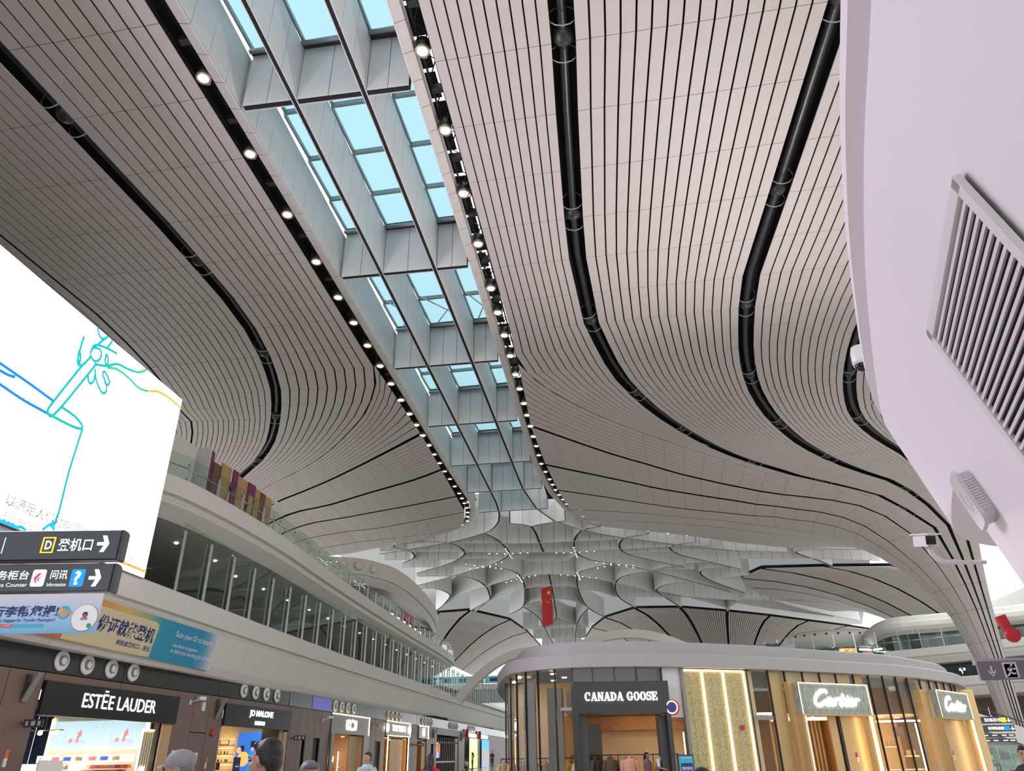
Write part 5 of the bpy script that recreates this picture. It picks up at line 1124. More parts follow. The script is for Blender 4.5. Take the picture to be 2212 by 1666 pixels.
# black spot fixtures and camera on the roof
for x, y, lab in ((5.9, 35.6, 'dark floodlight on the pavilion roof before the round restaurant'), (8.9, 37.7, 'dark floodlight on the pavilion roof, partly before the food picture'), (11.7, 40.2, 'dark floodlight on the pavilion roof nearest the column')):
    o = empty('roof_floodlight', (x, y, 5.78)); tag(o, lab, 'floodlight', 'floodlights on the pavilion roof')
    MB().box((0, 0, .26), (.55, .32, .12), rx=.2).build('head', 'dark_grey', o); MB().box((.05, 0, .1), (.05, .05, .22)).build('stem', 'dark_grey', o); MB().box((-.3, 0, .3), (.08, .1, .03)).build('bracket', 'dark_grey', o)
    ld = bpy.data.lights.new('uplight', 'SPOT'); ld.energy = UPLIGHT; ld.color = (1.0, .93, .97); ld.spot_size = math.radians(125); ld.spot_blend = 1.0; ld.shadow_soft_size = .3
    lo = bpy.data.objects.new('uplight', ld); COL.objects.link(lo); lo.parent = o; lo.location = (0, -.1, .42)
    lo.rotation_euler = ((Vector((46, 118, 20)) if x > 11 else Vector((5, 16, 24))) - Vector((x, y, 6.2))).to_track_quat('-Z', 'Y').to_euler()
rc = empty('security_camera', (16.35, 43.3, 5.3)); tag(rc, 'small camera on the roof band at the far end of the pavilion', 'security camera'); MB().box((0, -.1, .14), (.12, .3, .12), rz=.4).build('housing', 'pl_white', rc); MB().tube([(0, 0, -.05), (0, 0, .12)], .03, 6).build('stem', 'pl_white', rc); MB().box((-.07, -.26, .14), (.09, .03, .09), rz=.4).build('lens_window', 'lens_black', rc)
# cloakroom of jackets on a long rail
M['jk_black'] = mat('black_down_fabric', (.02, .02, .022), .6, bump=.3, scale=20); M['jk_olive'] = mat('olive_down_fabric', (.10, .085, .06), .6, bump=.3, scale=20); M['jk_cream'] = mat('cream_fabric', (.7, .6, .42), .6, bump=.2, scale=20); M['jk_pink'] = mat('pink_fabric', (.75, .45, .38), .6, bump=.2, scale=20); M['jk_yellow'] = mat('mustard_fabric', (.72, .46, .12), .6, bump=.2, scale=20)
def jacket_meshes(mat_):
    b = MB(); rows = []
    for (z, w, t) in ((0, .24, .1), (-.06, .27, .13), (-.2, .28, .15), (-.45, .27, .15), (-.7, .29, .16)):
        rows.append([(w * math.cos(a * .5236), t * math.sin(a * .5236), z + (.05 * (1 - abs(math.cos(a * .5236))) if z == 0 else 0)) for a in range(12)])
    b.grid(rows, closed=True); b.f.append(tuple(range(11, -1, -1)))
    s = MB(); s.tube([(0, 0, -.04), (.07, 0, -.2), (.1, 0, -.45), (.11, 0, -.68)], [.085, .08, .07, .055], 8)
    h = MB().lathe([(.06, 0), (.09, .03), (.095, .1), (.07, .14)], 10)
    k = MB().tube([(-.2, 0, .0), (0, 0, .1), (.2, 0, .0)], .01, 5).tube([(0, 0, .1), (0, 0, .17), (.02, 0, .2)], .006, 4)
    return b.mesh('body', mat_, True), s.mesh('sleeve', mat_, True), h.mesh('collar', mat_, True), k.mesh('hanger', 'black_metal')
def jacket(loc, rz, mat_, lab, group):
    o = empty('hanging_jacket', loc, rz); me = JK[mat_]
    inst('body', me[0], o); inst('sleeve', me[1], o, (.24, 0, 0)); inst('sleeve', me[1], o, (-.24, 0, 0), (0, 0, math.pi)); inst('collar', me[2], o); inst('hanger', me[3], o, (0, 0, .05)); tag(o, lab, 'jacket', group)
JK = {k: jacket_meshes(k) for k in ('jk_black', 'jk_olive', 'jk_cream', 'jk_pink', 'jk_yellow')}
rk = empty('clothes_rail', (-1.0, 33.4, 0)); tag(rk, 'black metal clothes rail standing across the clothing shop', 'clothes rail')
MB().tube([(-2.1, 0, 1.78), (2.2, 0, 1.78)], .02, 8).build('rail', 'black_metal', rk)
for x in (-2.1, -.2, 1.2, 2.2): MB().tube([(x, 0, 0), (x, 0, 1.78)], .02, 6).build('upright', 'black_metal', rk)
for i, (x, m_, rz, lab) in enumerate(((-2.75, 'jk_cream', 1.3, 'cream jacket at the start of the clothes rail'), (-2.55, 'jk_black', 1.3, 'first black down jacket on the clothes rail'), (-2.35, 'jk_olive', 1.2, 'olive down jacket between two black ones on the rail'), (-2.15, 'jk_black', 1.2, 'second black down jacket on the clothes rail'), (-1.72, 'jk_olive', .5, 'large olive down jacket turned outward on the rail'), (-.95, 'jk_pink', .15, 'pale pink jacket hanging alone on the rail'), (.25, 'jk_cream', 1.2, 'cream jacket beside the mannequin'), (.45, 'jk_yellow', 1.2, 'mustard jacket beside the mannequin'))):
    jacket((x + .2, 33.4, 1.6), rz, m_, lab, 'jackets on the shop rail')
rk2 = empty('clothes_rail', (-4.6, 33.2, 0)); tag(rk2, 'clothes rail behind the curved glass corner of the pavilion', 'clothes rail'); MB().tube([(-1.6, 1.2, 1.7), (1.9, -.4, 1.7)], .02, 6).build('rail', 'black_metal', rk2)
for x, y in ((-1.6, 1.2), (1.9, -.4)): MB().tube([(x, y, 0), (x, y, 1.7)], .02, 6).build('upright', 'black_metal', rk2)
for i, m_ in enumerate(('jk_cream', 'jk_yellow', 'jk_cream', 'jk_olive', 'jk_cream', 'jk_cream', 'jk_yellow', 'jk_cream')):
    t = i / 7; jacket((-6.1 + 3.3 * t, 34.3 - 1.5 * t, 1.5), 1.0, m_, f'{ORD[i]} jacket from the outer end of the rail behind the curved glass', 'jackets behind the curved glass')
mq = empty('mannequin', (-.02, 32.6, 0)); tag(mq, 'white headed mannequin in an open mustard coat and dark vest', 'mannequin')
MB().lathe([(.08, 1.5), (.05, 1.56), (.055, 1.62), (.085, 1.7), (.09, 1.78), (.06, 1.86), (0, 1.88)], 14).build('head', 'pl_white', mq, smooth=True)
MB().lathe([(.09, 1.74), (.1, 1.8), (.075, 1.88), (.02, 1.91), (.03, 1.95), (0, 1.97)], 14).build('knit_hat', 'pl_grey', mq, smooth=True)
MB().lathe([(.16, 0), (.16, .03), (.03, .05), (.03, .9), (.17, .95), (.19, 1.2), (.2, 1.4), (.1, 1.5), (0, 1.52)], 14, sy=.65).build('torso', 'jk_black', mq, smooth=True)
for s_ in (-1, 1):
    MB().tube([(s_ * .17, 0, 1.44), (s_ * .25, 0, 1.3), (s_ * .28, .02, 1.0), (s_ * .27, -.03, .8)], [.08, .075, .065, .05], 8).build('coat_sleeve', 'jk_yellow', mq, smooth=True)
    MB().grid([[(s_ * .07, -.15, 1.5), (s_ * .2, -.1, 1.5), (s_ * .22, .12, 1.48)], [(s_ * .1, -.18, 1.1), (s_ * .25, -.1, 1.1), (s_ * .25, .14, 1.1)], [(s_ * .12, -.18, .7), (s_ * .27, -.1, .7), (s_ * .27, .15, .7)]]).build('coat_front', 'jk_yellow', mq, smooth=True)
# stand-up poster by the portal
sp_ = empty('poster_stand', (1.32, 30.05, 0)); tag(sp_, 'blue framed poster stand with white Chinese characters beside the portal', 'poster stand'); sp_.rotation_euler = (0, 0, .35)
MB().box((0, 0, 1.05), (.62, .06, 1.4)).build('frame', 'black_metal', sp_); MB().box((0, -.04, 1.05), (.54, .02, 1.3)).build('print', 'ink_teal', sp_); MB().box((.02, -.055, 1.3), (.44, .02, .34)).build('dark_block', 'ink_navy', sp_); MB().box((0, 0, .18), (.5, .4, .03)).build('foot', 'black_metal', sp_); MB().box((0, 0, .27), (.06, .04, .2)).build('stem', 'black_metal', sp_)
place_text('限时折扣', (-.17, -.067, 1.24), (1, 0, 0), (0, 0, 1), .38, .12, 'ink_white', sp_, bold=.01)
place_text('CANADA GOOSE', (-.2, -.052, 1.62), (1, 0, 0), (0, 0, 1), .4, .035, 'ink_white', sp_)
# ================================================================== SHOPS UNDER THE BALCONY
def shop_room(y0, y1, depth, wall_m, ceil_m, floor_m, lamps, lamp_m, side_m=None, h=3.15, lamp_r=.09):
    r = empty('shop_interior', ((wall_x(y0) - depth / 2), (y0 + y1) / 2, 0)); xo = wall_x((y0 + y1) / 2) - .1; o = -Vector(r.location)
    def b(n, m, x0, x1, ya, yb, z0, z1): return MB().box((0, 0, 0), (x1 - x0, yb - ya, z1 - z0)).build(n, m, r, loc=Vector(((x0 + x1) / 2, (ya + yb) / 2, (z0 + z1) / 2)) + o)
    b('back_wall', wall_m, xo - depth - .1, xo - depth, y0, y1, 0, h); b('side_wall', side_m or wall_m, xo - depth, xo, y1 + .02, y1 + .1, 0, h); b('side_wall', side_m or wall_m, xo - depth, xo, y0 - .1, y0 - .02, 0, h)
    b('shop_ceiling', ceil_m, xo - depth, xo, y0, y1, h, h + .08); b('shop_floor', floor_m, xo - depth, xo, y0, y1, 0, .012)
    me = MB().lathe([(0, 0), (lamp_r, 0), (lamp_r + .01, .02)], 10).mesh('ceiling_lamp', lamp_m)
    n = max(1, lamps)
    for i in range(n):
        for j in range(2): inst('ceiling_lamp', me, r, Vector((xo - depth * (.25 + .5 * j), y0 + (y1 - y0) * (i + .5) / n, h - .02)) + o)
    return r, b, xo
M['lamp_cool'] = emis('cool_shop_lamp', (.9, .95, 1.0), 10.0)
# --- cosmetics shop, navy
sh, b, xo = shop_room(21.35, 27.7, 5.2, 'navy', 'navy', 'dark_grey', 3, 'lamp_cool', 'navy', 3.45)
tag(sh, 'navy cosmetics shop interior with brass lamp rails and white framed displays', 'shop')
M['video'] = emis('pale_video_screen', (.50, .66, .70), .36); M['pink_fig'] = emis('pink_figure', (.75, .22, .22), .33); M['gray_fig'] = emis('grey_plinth', (.45, .52, .56), .36)
yv = 27.55
b('display_surround', 'cream_wall', xo - 4.4, xo - .3, yv - .02, yv + .1, 1.2, 3.42); b('light_strip', 'led_warm', xo - 4.4, xo - 4.33, yv - .08, yv - .02, 1.2, 3.35); b('light_strip', 'led_warm', xo - .34, xo - .28, yv - .08, yv - .02, 1.2, 3.35)
for k in range(2):
    x0 = xo - 4.22 + k * 1.93; b('video_screen', 'video', x0, x0 + 1.9, yv - .09, yv - .03, 2.26, 3.24)
    b('screen_plinth', 'gray_fig', x0 + .5, x0 + 1.5, yv - .1, yv - .09, 2.3, 2.5)
    o_ = -Vector(sh.location)
    MB().lathe([(0, -.001), (.5, -.001), (.5, .001)], 20, sy=.22, sx=1).build('screen_plinth', 'gray_fig', sh, loc=Vector((x0 + 1.0, yv - .1, 2.5)) + o_).rotation_euler = (math.pi / 2, 0, 0)
    for (dx, z0, z1, w) in ((1.1, 2.5, 2.7, .1), (1.15, 2.7, 2.86, .16), (1.17, 2.86, 2.94, .07), (.82, 2.5, 2.64, .12)): b('screen_figure', 'pink_fig', x0 + dx - w / 2, x0 + dx + w / 2, yv - .105, yv - .1, z0, z1)
    b('screen_stool', 'gray_fig', x0 + .55, x0 + .58, yv - .105, yv - .1, 2.5, 2.78)
for k in range(2):
    x0 = xo - 4.3 + k * 1.98
    b('shelf_frame', 'led_cool', x0, x0 + 1.9, yv - .5, yv - .4, 2.04, 2.07); b('shelf_frame', 'led_cool', x0, x0 + 1.9, yv - .5, yv - .4, 1.84, 1.87)
    for i in range(5): b('shelf_divider', 'led_cool', x0 + i * .47, x0 + i * .47 + .03, yv - .5, yv - .4, 1.86, 2.06)
    for i in range(4): b('product_card', ('tan', 'ink_red', 'ink_navy', 'brass')[(i + k) % 4], x0 + .08 + i * .47, x0 + .4 + i * .47, yv - .42, yv - .38, 1.89, 2.02)
    b('counter', 'dark_grey', x0, x0 + 1.9, yv - 1.2, yv - .4, 0, 1.3)
    for r_ in range(3):
        for c_ in range(6):
            b('product_box', (('ink_red', 'orange', 'tan'), ('tan', 'brass', 'cream_wall'))[1 - k][(r_ + c_) % 3], x0 + .12 + c_ * .3, x0 + .36 + c_ * .3, yv - 1.1 + r_ * .25, yv - .9 + r_ * .25, 1.32 + r_ * .15, 1.44 + r_ * .15)
    b('counter_light', 'led_cool', x0 - .02, x0 + .02, yv - 1.25, yv - .4, 1.3, 1.8)
for (xx, zz) in ((-2.1, 2.1), (-2.4, 1.95)):
    pass
def lamp_rail(x0, x1, y, z, n, lab):
    o = empty('lamp_rail', ((x0 + x1) / 2, y, z)); tag(o, lab, 'lamp', 'brass lamp rails in the navy shop'); L = x1 - x0
    MB().tube([(-L / 2, 0, 0), (L / 2, 0, 0)], .022, 6).build('rail', 'brass', o)
    for t in (-.3, .25): MB().tube([(L * t, 0, 0), (L * t, 0, 3.44 - z)], .012, 5).build('rod', 'brass', o)
    for i in range(n):
        x = -L / 2 + L * (i + .5) / n; g = MB().lathe([(0, -.16), (.06, -.14), (.08, -.09), (.06, -.04), (.02, -.02)], 10).build('globe', 'lamp_cool', o, smooth=True, loc=(x, 0, 0)); MB().lathe([(.025, -.03), (.03, 0), (0, .01)], 8).build('cap', 'brass', o, loc=(x, 0, 0))
lamp_rail(xo - 5.0, xo - 2.0, 25.2, 2.85, 5, 'upper brass rail of globe lamps in the navy shop'); lamp_rail(xo - 4.9, xo - 2.6, 24.2, 2.6, 7, 'lower brass rail of globe lamps in the navy shop')
b('fluted_panel', 'cream_wall', xo - .02, xo + .02, 26.7, 27.4, .1, 2.85)
for k in range(4): b('flute', 'dark_grey', xo + .02, xo + .03, 26.85 + k * .14, 26.87 + k * .14, .1, 2.8)
b('light_strip', 'led_white', xo + .02, xo + .05, 26.68, 26.73, .1, 2.88); b('light_strip', 'led_warm', xo + .02, xo + .05, 26.7, 27.4, 2.83, 2.88)
o_ = -Vector(sh.location)
for pts in ([(26.86, 1.32), (27.0, 1.62), (26.88, 1.58), (26.95, 1.45), (26.82, 1.4), (26.92, 1.28), (27.06, 1.36)], [(27.0, 1.35), (27.18, 1.62), (27.08, 1.6), (27.06, 1.4), (27.12, 1.26), (27.28, 1.34)]):
    ribbon([Vector((xo + .06, v.x, v.y)) + o_ for v in catmull([Vector((y, z, 0)) for y, z in pts], 5)], .035, (1, 0, 0)).build('monogram', 'led_white', sh)
b('exit_tile', 'ink_green', xo - 4.9, xo - 4.5, 25.2, 25.22, 2.95, 3.1); b('notice_board', 'paper', xo - 5.05, xo - 5.0, 25.2, 26.2, 1.5, 1.9)
def shop_sign(name, y0, y1, z0, z1, m, lab, proud=.12):
    o = empty(name, (wall_x(y0), y0, z0)); tag(o, lab, 'sign'); x = wall_x((y0 + y1) / 2) - wall_x(y0)
    MB().box((proud / 2 + x, (y1 - y0) / 2, (z1 - z0) / 2), (proud, y1 - y0, z1 - z0)).build('board', m, o); return o, proud + x + .01
o, px_ = shop_sign('shop_sign', 21.22, 28.4, 3.1, 4.06, 'black_sign', 'long black sign with thin white glowing capitals over the cosmetics shop')
place_text('ESTĒE LAUDER', (px_, 1.75, .3), (0, 1, 0), (0, 0, 1), 3.95, .56, 'led_white', o)
# --- perfume shop
sh, b, xo = shop_room(32.25, 38.15, 4.2, 'cream_wall', 'cream_wall', 'tan', 4, 'warm_ceiling_lamp', None, 3.4); tag(sh, 'cream perfume shop interior with lit shelves and a blue poster', 'shop')
yv = 38.0
M['poster_blue'] = emis('blue_lit_poster', (.03, .16, .62), .45); M['poster_dress'] = emis('poster_dress', (.02, .25, .75), .42); M['poster_flower'] = emis('poster_flower', (.8, .5, .15), .42); M['poster_dark'] = emis('poster_dark', (.01, .01, .03), .6); M['poster_skin'] = emis('poster_skin', (.75, .45, .32), .36)
b('lit_poster', 'poster_blue', xo - 2.2, xo - .98, yv - .08, yv, 1.2, 3.1); b('poster_figure', 'poster_dress', xo - 1.5, xo - 1.22, yv - .1, yv - .08, 1.25, 2.25); b('poster_figure', 'poster_skin', xo - 1.42, xo - 1.3, yv - .1, yv - .08, 2.25, 2.42); b('poster_hat', 'poster_dark', xo - 1.46, xo - 1.2, yv - .11, yv - .1, 2.42, 2.7); b('poster_figure', 'poster_dark', xo - 2.0, xo - 1.8, yv - .1, yv - .08, 2.25, 2.5)
o_ = -Vector(sh.location)
for cx, cz, r_ in ((-1.8, 1.9, .33), (-2.05, 2.3, .14)):
    MB().lathe([(0, 0), (r_ * .9, 0), (r_, .01)], 18, axis='Y').build('poster_flower', 'poster_flower', sh, loc=Vector((xo + cx, yv - .1, cz)) + o_)
for z in (1.35, 1.75, 2.1, 2.5): b('shelf', 'cream_wall', xo - 3.35, xo - 2.35, yv - .3, yv, z, z + .04); b('shelf_light', 'led_warm', xo - 3.3, xo - 2.4, yv - .06, yv - .02, z + .3, z + .32)
for i, (x, z) in enumerate(((-3.2, 1.79), (-3.08, 1.79), (-2.9, 1.79), (-2.7, 1.79), (-2.6, 1.79), (-3.2, 2.14), (-3.0, 2.14), (-2.8, 2.14), (-2.65, 2.14))): b('bottle', 'black_metal' if i % 2 else 'tan', xo + x, xo + x + .05, yv - .2, yv - .14, z, z + .12)
b('gift_frame', 'black_metal', xo - 3.1, xo - 2.6, yv - .2, yv - .18, 2.54, 2.57); b('gift_frame', 'black_metal', xo - 3.1, xo - 3.07, yv - .2, yv - .18, 2.54, 2.8); b('gift_frame', 'black_metal', xo - 2.63, xo - 2.6, yv - .2, yv - .18, 2.54, 2.8); b('gift_frame', 'black_metal', xo - 3.1, xo - 2.6, yv - .2, yv - .18, 2.77, 2.8)
b('counter', 'brass', xo - 3.2, xo - 1.2, 36.2, 36.8, 0, 1.4); b('counter_monitor', 'dark_grey', xo - 2.6, xo - 2.1, 36.3, 36.34, 1.46, 1.76)
b('dark_opening', 'dark_grey', xo - .95, xo - .1, yv - .06, yv, 0, 3.3)
o, px_ = shop_sign('shop_sign', 32.0, 38.6, 3.16, 4.06, 'black_sign', 'black sign with bold white glowing capitals in two lines over the perfume shop')
place_text('JO MALONE', (px_, 2.15, .42), (0, 1, 0), (0, 0, 1), 2.35, .33, 'led_white', o, bold=.02); place_text('LONDON', (px_, 2.75, .13), (0, 1, 0), (0, 0, 1), .98, .17, 'led_white', o, bold=.02)
stn = empty('poster_stand', (-17.2, 32.3, .3)); tag(stn, 'slim navy notice stand before the perfume shop', 'poster stand'); MB().box((0, 0, 1.05), (.05, .5, 1.2)).build('panel', 'ink_navy', stn); MB().box((0, 0, .22), (.04, .05, .45)).build('stem', 'dark_grey', stn); MB().box((0, 0, .015), (.4, .5, .03)).build('foot', 'dark_grey', stn); MB().box((.03, 0, 1.3), (.01, .3, .05)).build('print', 'paper', stn)
st2 = empty('poster_stand', (-17.0, 21.0, .2)); tag(st2, 'white and red notice stand before the navy shop', 'poster stand'); MB().box((0, .1, 1.05), (.05, .95, 1.25)).build('panel', 'paper', st2); MB().box((.03, .1, .9), (.01, .9, .5)).build('print', 'ink_red', st2); MB().box((0, .1, .2), (.04, .06, .4)).build('stem', 'dark_grey', st2); MB().box((0, .1, .015), (.4, .6, .03)).build('foot', 'dark_grey', st2)
# --- shop framed with a light strip
M['champ'] = mat('champagne_sign_panel', (.22, .20, .17), .35, metal=.3)
sh, b, xo = shop_room(44.9, 50.5, 4.2, 'peach', 'peach', 'tan', 3, 'warm_ceiling_lamp'); tag(sh, 'peach coloured boutique interior with slim bag shelves', 'shop')
b('door_leaf', 'tan', xo - .06, xo, 48.0, 49.7, 0, 3.2)
for z in (1.0, 1.4, 1.9): b('shelf', 'peach', xo - 3.6, xo - 1.2, 50.2, 50.45, z, z + .04)
for i, (x, z) in enumerate(((-3.2, 1.94), (-2.5, 1.94), (-3.0, 1.44), (-2.2, 1.44), (-2.7, 1.04), (-1.8, 1.04))): b('handbag', 'tan' if i % 2 else 'ink_red', xo + x, xo + x + .3, 50.2, 50.35, z, z + .2)
b('light_strip', 'led_warm', xo - 1.5, xo - 1.46, 50.1, 50.15, .3, 2.3); b('display_stand', 'black_metal', xo - 1.9, xo - 1.86, 49.6, 49.64, 0, 2.4)
o, px_ = shop_sign('shop_sign', 44.42, 50.9, 3.2, 4.28, 'champ', 'grey sign board edged with a glowing strip and a bold white monogram')
MB().box((px_, 3.24, 1.06), (.04, 6.5, .05)).build('light_strip', 'led_warm', o); MB().box((px_, 6.45, -1.06), (.04, .07, 4.25)).build('light_strip', 'led_warm', o); MB().box((.06, .2, -1.6), (.12, .4, 3.2)).build('side_board', 'champ', o); MB().box((.06, 5.95, -1.6), (.12, 1.0, 3.2)).build('side_board', 'champ', o)
mono = [[(0, 0), (0, 1)], [(.12, 0), (.12, 1)], [(.12, .5), (.42, 1)], [(.12, .5), (.42, 0)], [(.95, .85), (.8, 1), (.62, .8), (.55, .5), (.62, .2), (.8, 0), (.95, .15)], [(1.05, 1), (1.38, .5), (1.05, 0)], [(1.38, 0), (1.38, 1)], [(1.5, 0), (1.5, 1)], [(.3, 1), (.5, .75)], [(.3, 0), (.5, .25)]]
for pts in mono: ribbon([Vector((px_ + .01, 2.4 + y * 1.1, .25 + z * .55)) for y, z in pts], .12, (1, 0, 0)).build('monogram', 'led_white', o)
for y in (44.6, 50.2): MB().box((px_, y - 44.42 + .2, -1.35), (.04, .45, .3)).build('lit_logo', 'led_white', o)
# --- shop with two emblems
sh, b, xo = shop_room(55.5, 60.8, 4.0, 'wood', 'cream_wall', 'tan', 3, 'warm_ceiling_lamp'); tag(sh, 'honey wood boutique interior behind tall tan door panels', 'shop')
b('door_leaf', 'tan', xo - .06, xo, 56.9, 58.4, 0, 3.3); b('door_leaf', 'tan', xo - .06, xo, 58.45, 59.9, 0, 3.3); b('door_leaf', 'wood', xo - .5, xo - .45, 59.9, 60.8, 0, 3.3)
o, px_ = shop_sign('shop_sign', 55.12, 61.1, 3.32, 4.3, 'champ', 'sign board with white capitals between two round emblems, edged in light')
place_text('TORY BURCH', (px_, 1.35, .33), (0, 1, 0), (0, 0, 1), 3.3, .42, 'led_white', o, bold=.01)
MB().box((px_, 3, .97), (.04, 5.98, .04)).build('light_strip', 'led_warm', o); MB().box((px_, 3, .02), (.04, 5.0, .04)).build('light_strip', 'led_warm', o)
for y in (.45, 5.55): MB().box((px_, y, -1.65), (.05, .09, 3.3)).build('light_strip', 'led_warm', o)
MB().box((px_, 5.93, .5), (.04, .07, .95)).build('light_strip', 'led_warm', o)
for y in (.2, 5.75): MB().lathe([(.12, .01), (.28, .01), (.28, .05), (.12, .05), (.12, .01)], 18, axis='X').build('emblem', 'led_white', o, loc=(px_, y, .52)); MB().box((px_ + .03, y, .52), (.03, .06, .4)).build('emblem', 'led_white', o)
# --- narrow shop with oval emblem
sh, b, xo = shop_room(64.2, 66.8, 3.5, 'wood', 'cream_wall', 'tan', 1, 'warm_ceiling_lamp'); tag(sh, 'narrow honey coloured shop doorway under the oval emblem', 'shop'); b('door_leaf', 'wood', xo - .05, xo, 65.6, 66.8, 0, 3.3)
o, px_ = shop_sign('shop_sign', 63.95, 66.85, 3.32, 4.3, 'champ', 'small square sign board with one glowing oval'); MB().lathe([(0, .03), (.3, .03), (.3, 0)], 18, axis='X', sx=.9, sy=1.1).build('emblem', 'led_white', o, loc=(px_, 1.4, .48)); MB().box((px_, 1.45, .95), (.04, 2.9, .05)).build('light_strip', 'led_warm', o); MB().box((px_, 2.85, .48), (.04, .08, .95)).build('light_strip', 'led_warm', o)
# --- shuttered shop
M['scr_orange'] = emis('orange_video', (1, .22, .05), .55); M['scr_lilac'] = emis('lilac_video', (.6, .62, 1.0), .5)
sh, b, xo = shop_room(70.6, 79.3, 4.0, 'dark_grey', 'dark_grey', 'dark_grey', 1, 'lamp_cool'); tag(sh, 'dark shop behind an open shutter with a striped orange and lilac video wall', 'shop')
for k in range(5): b('video_screen', 'scr_lilac', xo - 1.2, xo - 1.15, 71.0 + k * 1.1, 72.0 + k * 1.1, 1.9, 3.1); b('video_screen', 'scr_orange', xo - 1.13, xo - 1.11, 71.0 + k * 1.1, 72.0 + k * 1.1, 2.8 - (k % 3) * .4 if k > 1 else 2.75, 3.1)
for k in range(10): b('shutter_bar', 'mid_grey', xo - .02, xo + .03, 70.8 + k * .72, 70.86 + k * .72, 0, 3.6)
b('shutter_rail', 'paper', xo - .03, xo + .03, 70.7, 77.8, 1.5, 1.62); b('dark_door', 'wall_brown', xo - .04, xo, 78.0, 79.2, 0, 3.6)
# --- lit posters
M['post_green'] = emis('green_lit_poster', (.62, .80, .45), .55); M['post_blue'] = emis('blue_lit_poster_far', (.10, .42, .62), .55); M['post_leaf'] = emis('poster_leaf', (.55, .75, .1), .5)
for (y0, y1, m, n2, lab) in ((84.1, 88.1, 'post_green', 'post_leaf', 'tall green and white backlit poster on the shop wall'), (91.0, 95.2, 'post_blue', 'scr_orange', 'tall blue and orange backlit poster on the shop wall')):
    o = empty('lit_poster', (wall_x(y0), y0, .9)); tag(o, lab, 'poster'); L = y1 - y0
    MB().box((.08, L / 2, 1.42), (.16, L, 2.85)).build('light_box', m, o); MB().box((.06, L / 2, 1.42), (.12, L + .3, 3.1)).build('frame', 'dark_grey', o)
    random.seed(int(y0))
    for k in range(6):
        ya = .4 + random.random() * (L - .8); pts = [Vector((.165, ya + .5 * math.sin(t * 1.3 + k), .15 + t * .32)) for t in range(6)]
        ribbon(pts, .25, (1, 0, 0)).build('printed_shape', n2, o)
    s2_ = empty('lit_sign', (wall_x(y0), y0 - 1.2, 3.85)); tag(s2_, ('white lit characters in two rows above the green backlit poster', 'white lit characters in two rows above the blue backlit poster')[y0 > 90], 'sign')
    for r_ in range(1, 2):
        for c_ in range(5): MB().box((.1, .5 + c_ * .95, .18), (.06, .75, .34)).build('character', 'led_white', s2_)
    MB().box((.2, -.3, .3), (.3, .2, .8)).build('red_blade', 'red', s2_)
# ------------------------------------------------------------------ small wall fittings
def wall_fin(y, lab):
    o = empty('wall_light_fin', (wall_x(y), y, 3.42)); tag(o, lab, 'wall light', 'slanted wall light fins')
    MB().box((.05, 0, .38), (.06, .16, .75)).build('back_plate', 'dark_grey', o); MB().box((.22, .0, .4), (.05, .2, .85), ry=.38).build('fin', 'mid_grey', o); MB().box((.12, 0, .5), (.18, .04, .04)).build('arm', 'dark_grey', o)
for y, lab in ((20.55, 'slanted wall light fin before the navy cosmetics shop'), (31.4, 'slanted wall light fin before the perfume shop'), (51.5, 'slanted wall light fin after the light framed boutique'), (61.8, 'slanted wall light fin between the boutiques with emblems'), (68.9, 'slanted wall light fin before the shuttered shop'), (80.4, 'slanted wall light fin after the shuttered shop')): wall_fin(y, lab)
def wall_camera(y, z, lab):
    o = empty('security_camera', (wall_x(y), y, z)); tag(o, lab, 'security camera'); MB().box((.03, -.3, -.12), (.05, .08, .18)).build('base', 'pl_white', o); MB().tube([(.05, -.3, -.1), (.2, -.2, -.06), (.26, -.05, 0)], .02, 6).build('arm', 'pl_white', o, smooth=True); MB().box((.3, .05, .04), (.14, .34, .13), rz=-.3).build('housing', 'pl_white', o)
wall_camera(29.6, 4.05, 'white bullet camera on the brown wall beside the navy shop sign'); wall_camera(43.4, 3.95, 'bullet camera on the brown wall before the light framed boutique'); wall_camera(53.8, 4.0, 'bullet camera beside the board with two emblems')
o = empty('access_point', (-18, 30.3, 3.83)); tag(o, 'small white rounded box on the brown wall between two shops', 'access point'); MB().prism([(0, x, y) for x, y in rrect(.1, .17, .07)], (.07, 0, 0)).build('body', 'pl_white', o)
o = empty('fire_alarm', (-18, 31.3, 2.85)); tag(o, 'round red fire alarm on the brown wall before the perfume shop', 'fire alarm'); MB().lathe([(.12, 0), (.12, .05), (.06, .1), (0, .1)], 14, axis='X').build('bell', 'red', o, smooth=True); MB().box((.03, 0, .14), (.06, .14, .1)).build('base', 'red', o)
o = empty('wall_notice', (-18, 30.2, 1.95)); tag(o, 'small white framed notice on the brown wall above the grey cap', 'notice'); MB().box((.02, 0, 0), (.03, .5, .34)).build('frame', 'paper', o); MB().box((.04, 0, 0), (.01, .4, .24)).build('print', 'pl_grey', o)
o = empty('card_reader', (-18, 28.75, 2.0)); tag(o, 'small white and black wall device beside the tan jamb', 'wall device'); MB().box((.03, 0, 0), (.05, .26, .4)).build('case', 'paper', o); MB().box((.06, 0, 0), (.02, .2, .26)).build('display', 'dark_grey', o)
o = empty('call_button', (-18, 31.2, 1.75)); tag(o, 'narrow orange and white wall button near the perfume shop', 'wall device'); MB().box((.02, 0, .1), (.04, .08, .2)).build('top', 'orange', o); MB().box((.02, 0, -.1), (.04, .08, .2)).build('lower', 'paper', o)
o = empty('call_button', (-18, 20.5, 1.95)); tag(o, 'narrow orange and white wall button before the navy shop', 'wall device'); MB().box((.02, 0, .1), (.04, .1, .22)).build('top', 'orange', o); MB().box((.02, 0, -.12), (.04, .1, .22)).build('lower', 'paper', o)
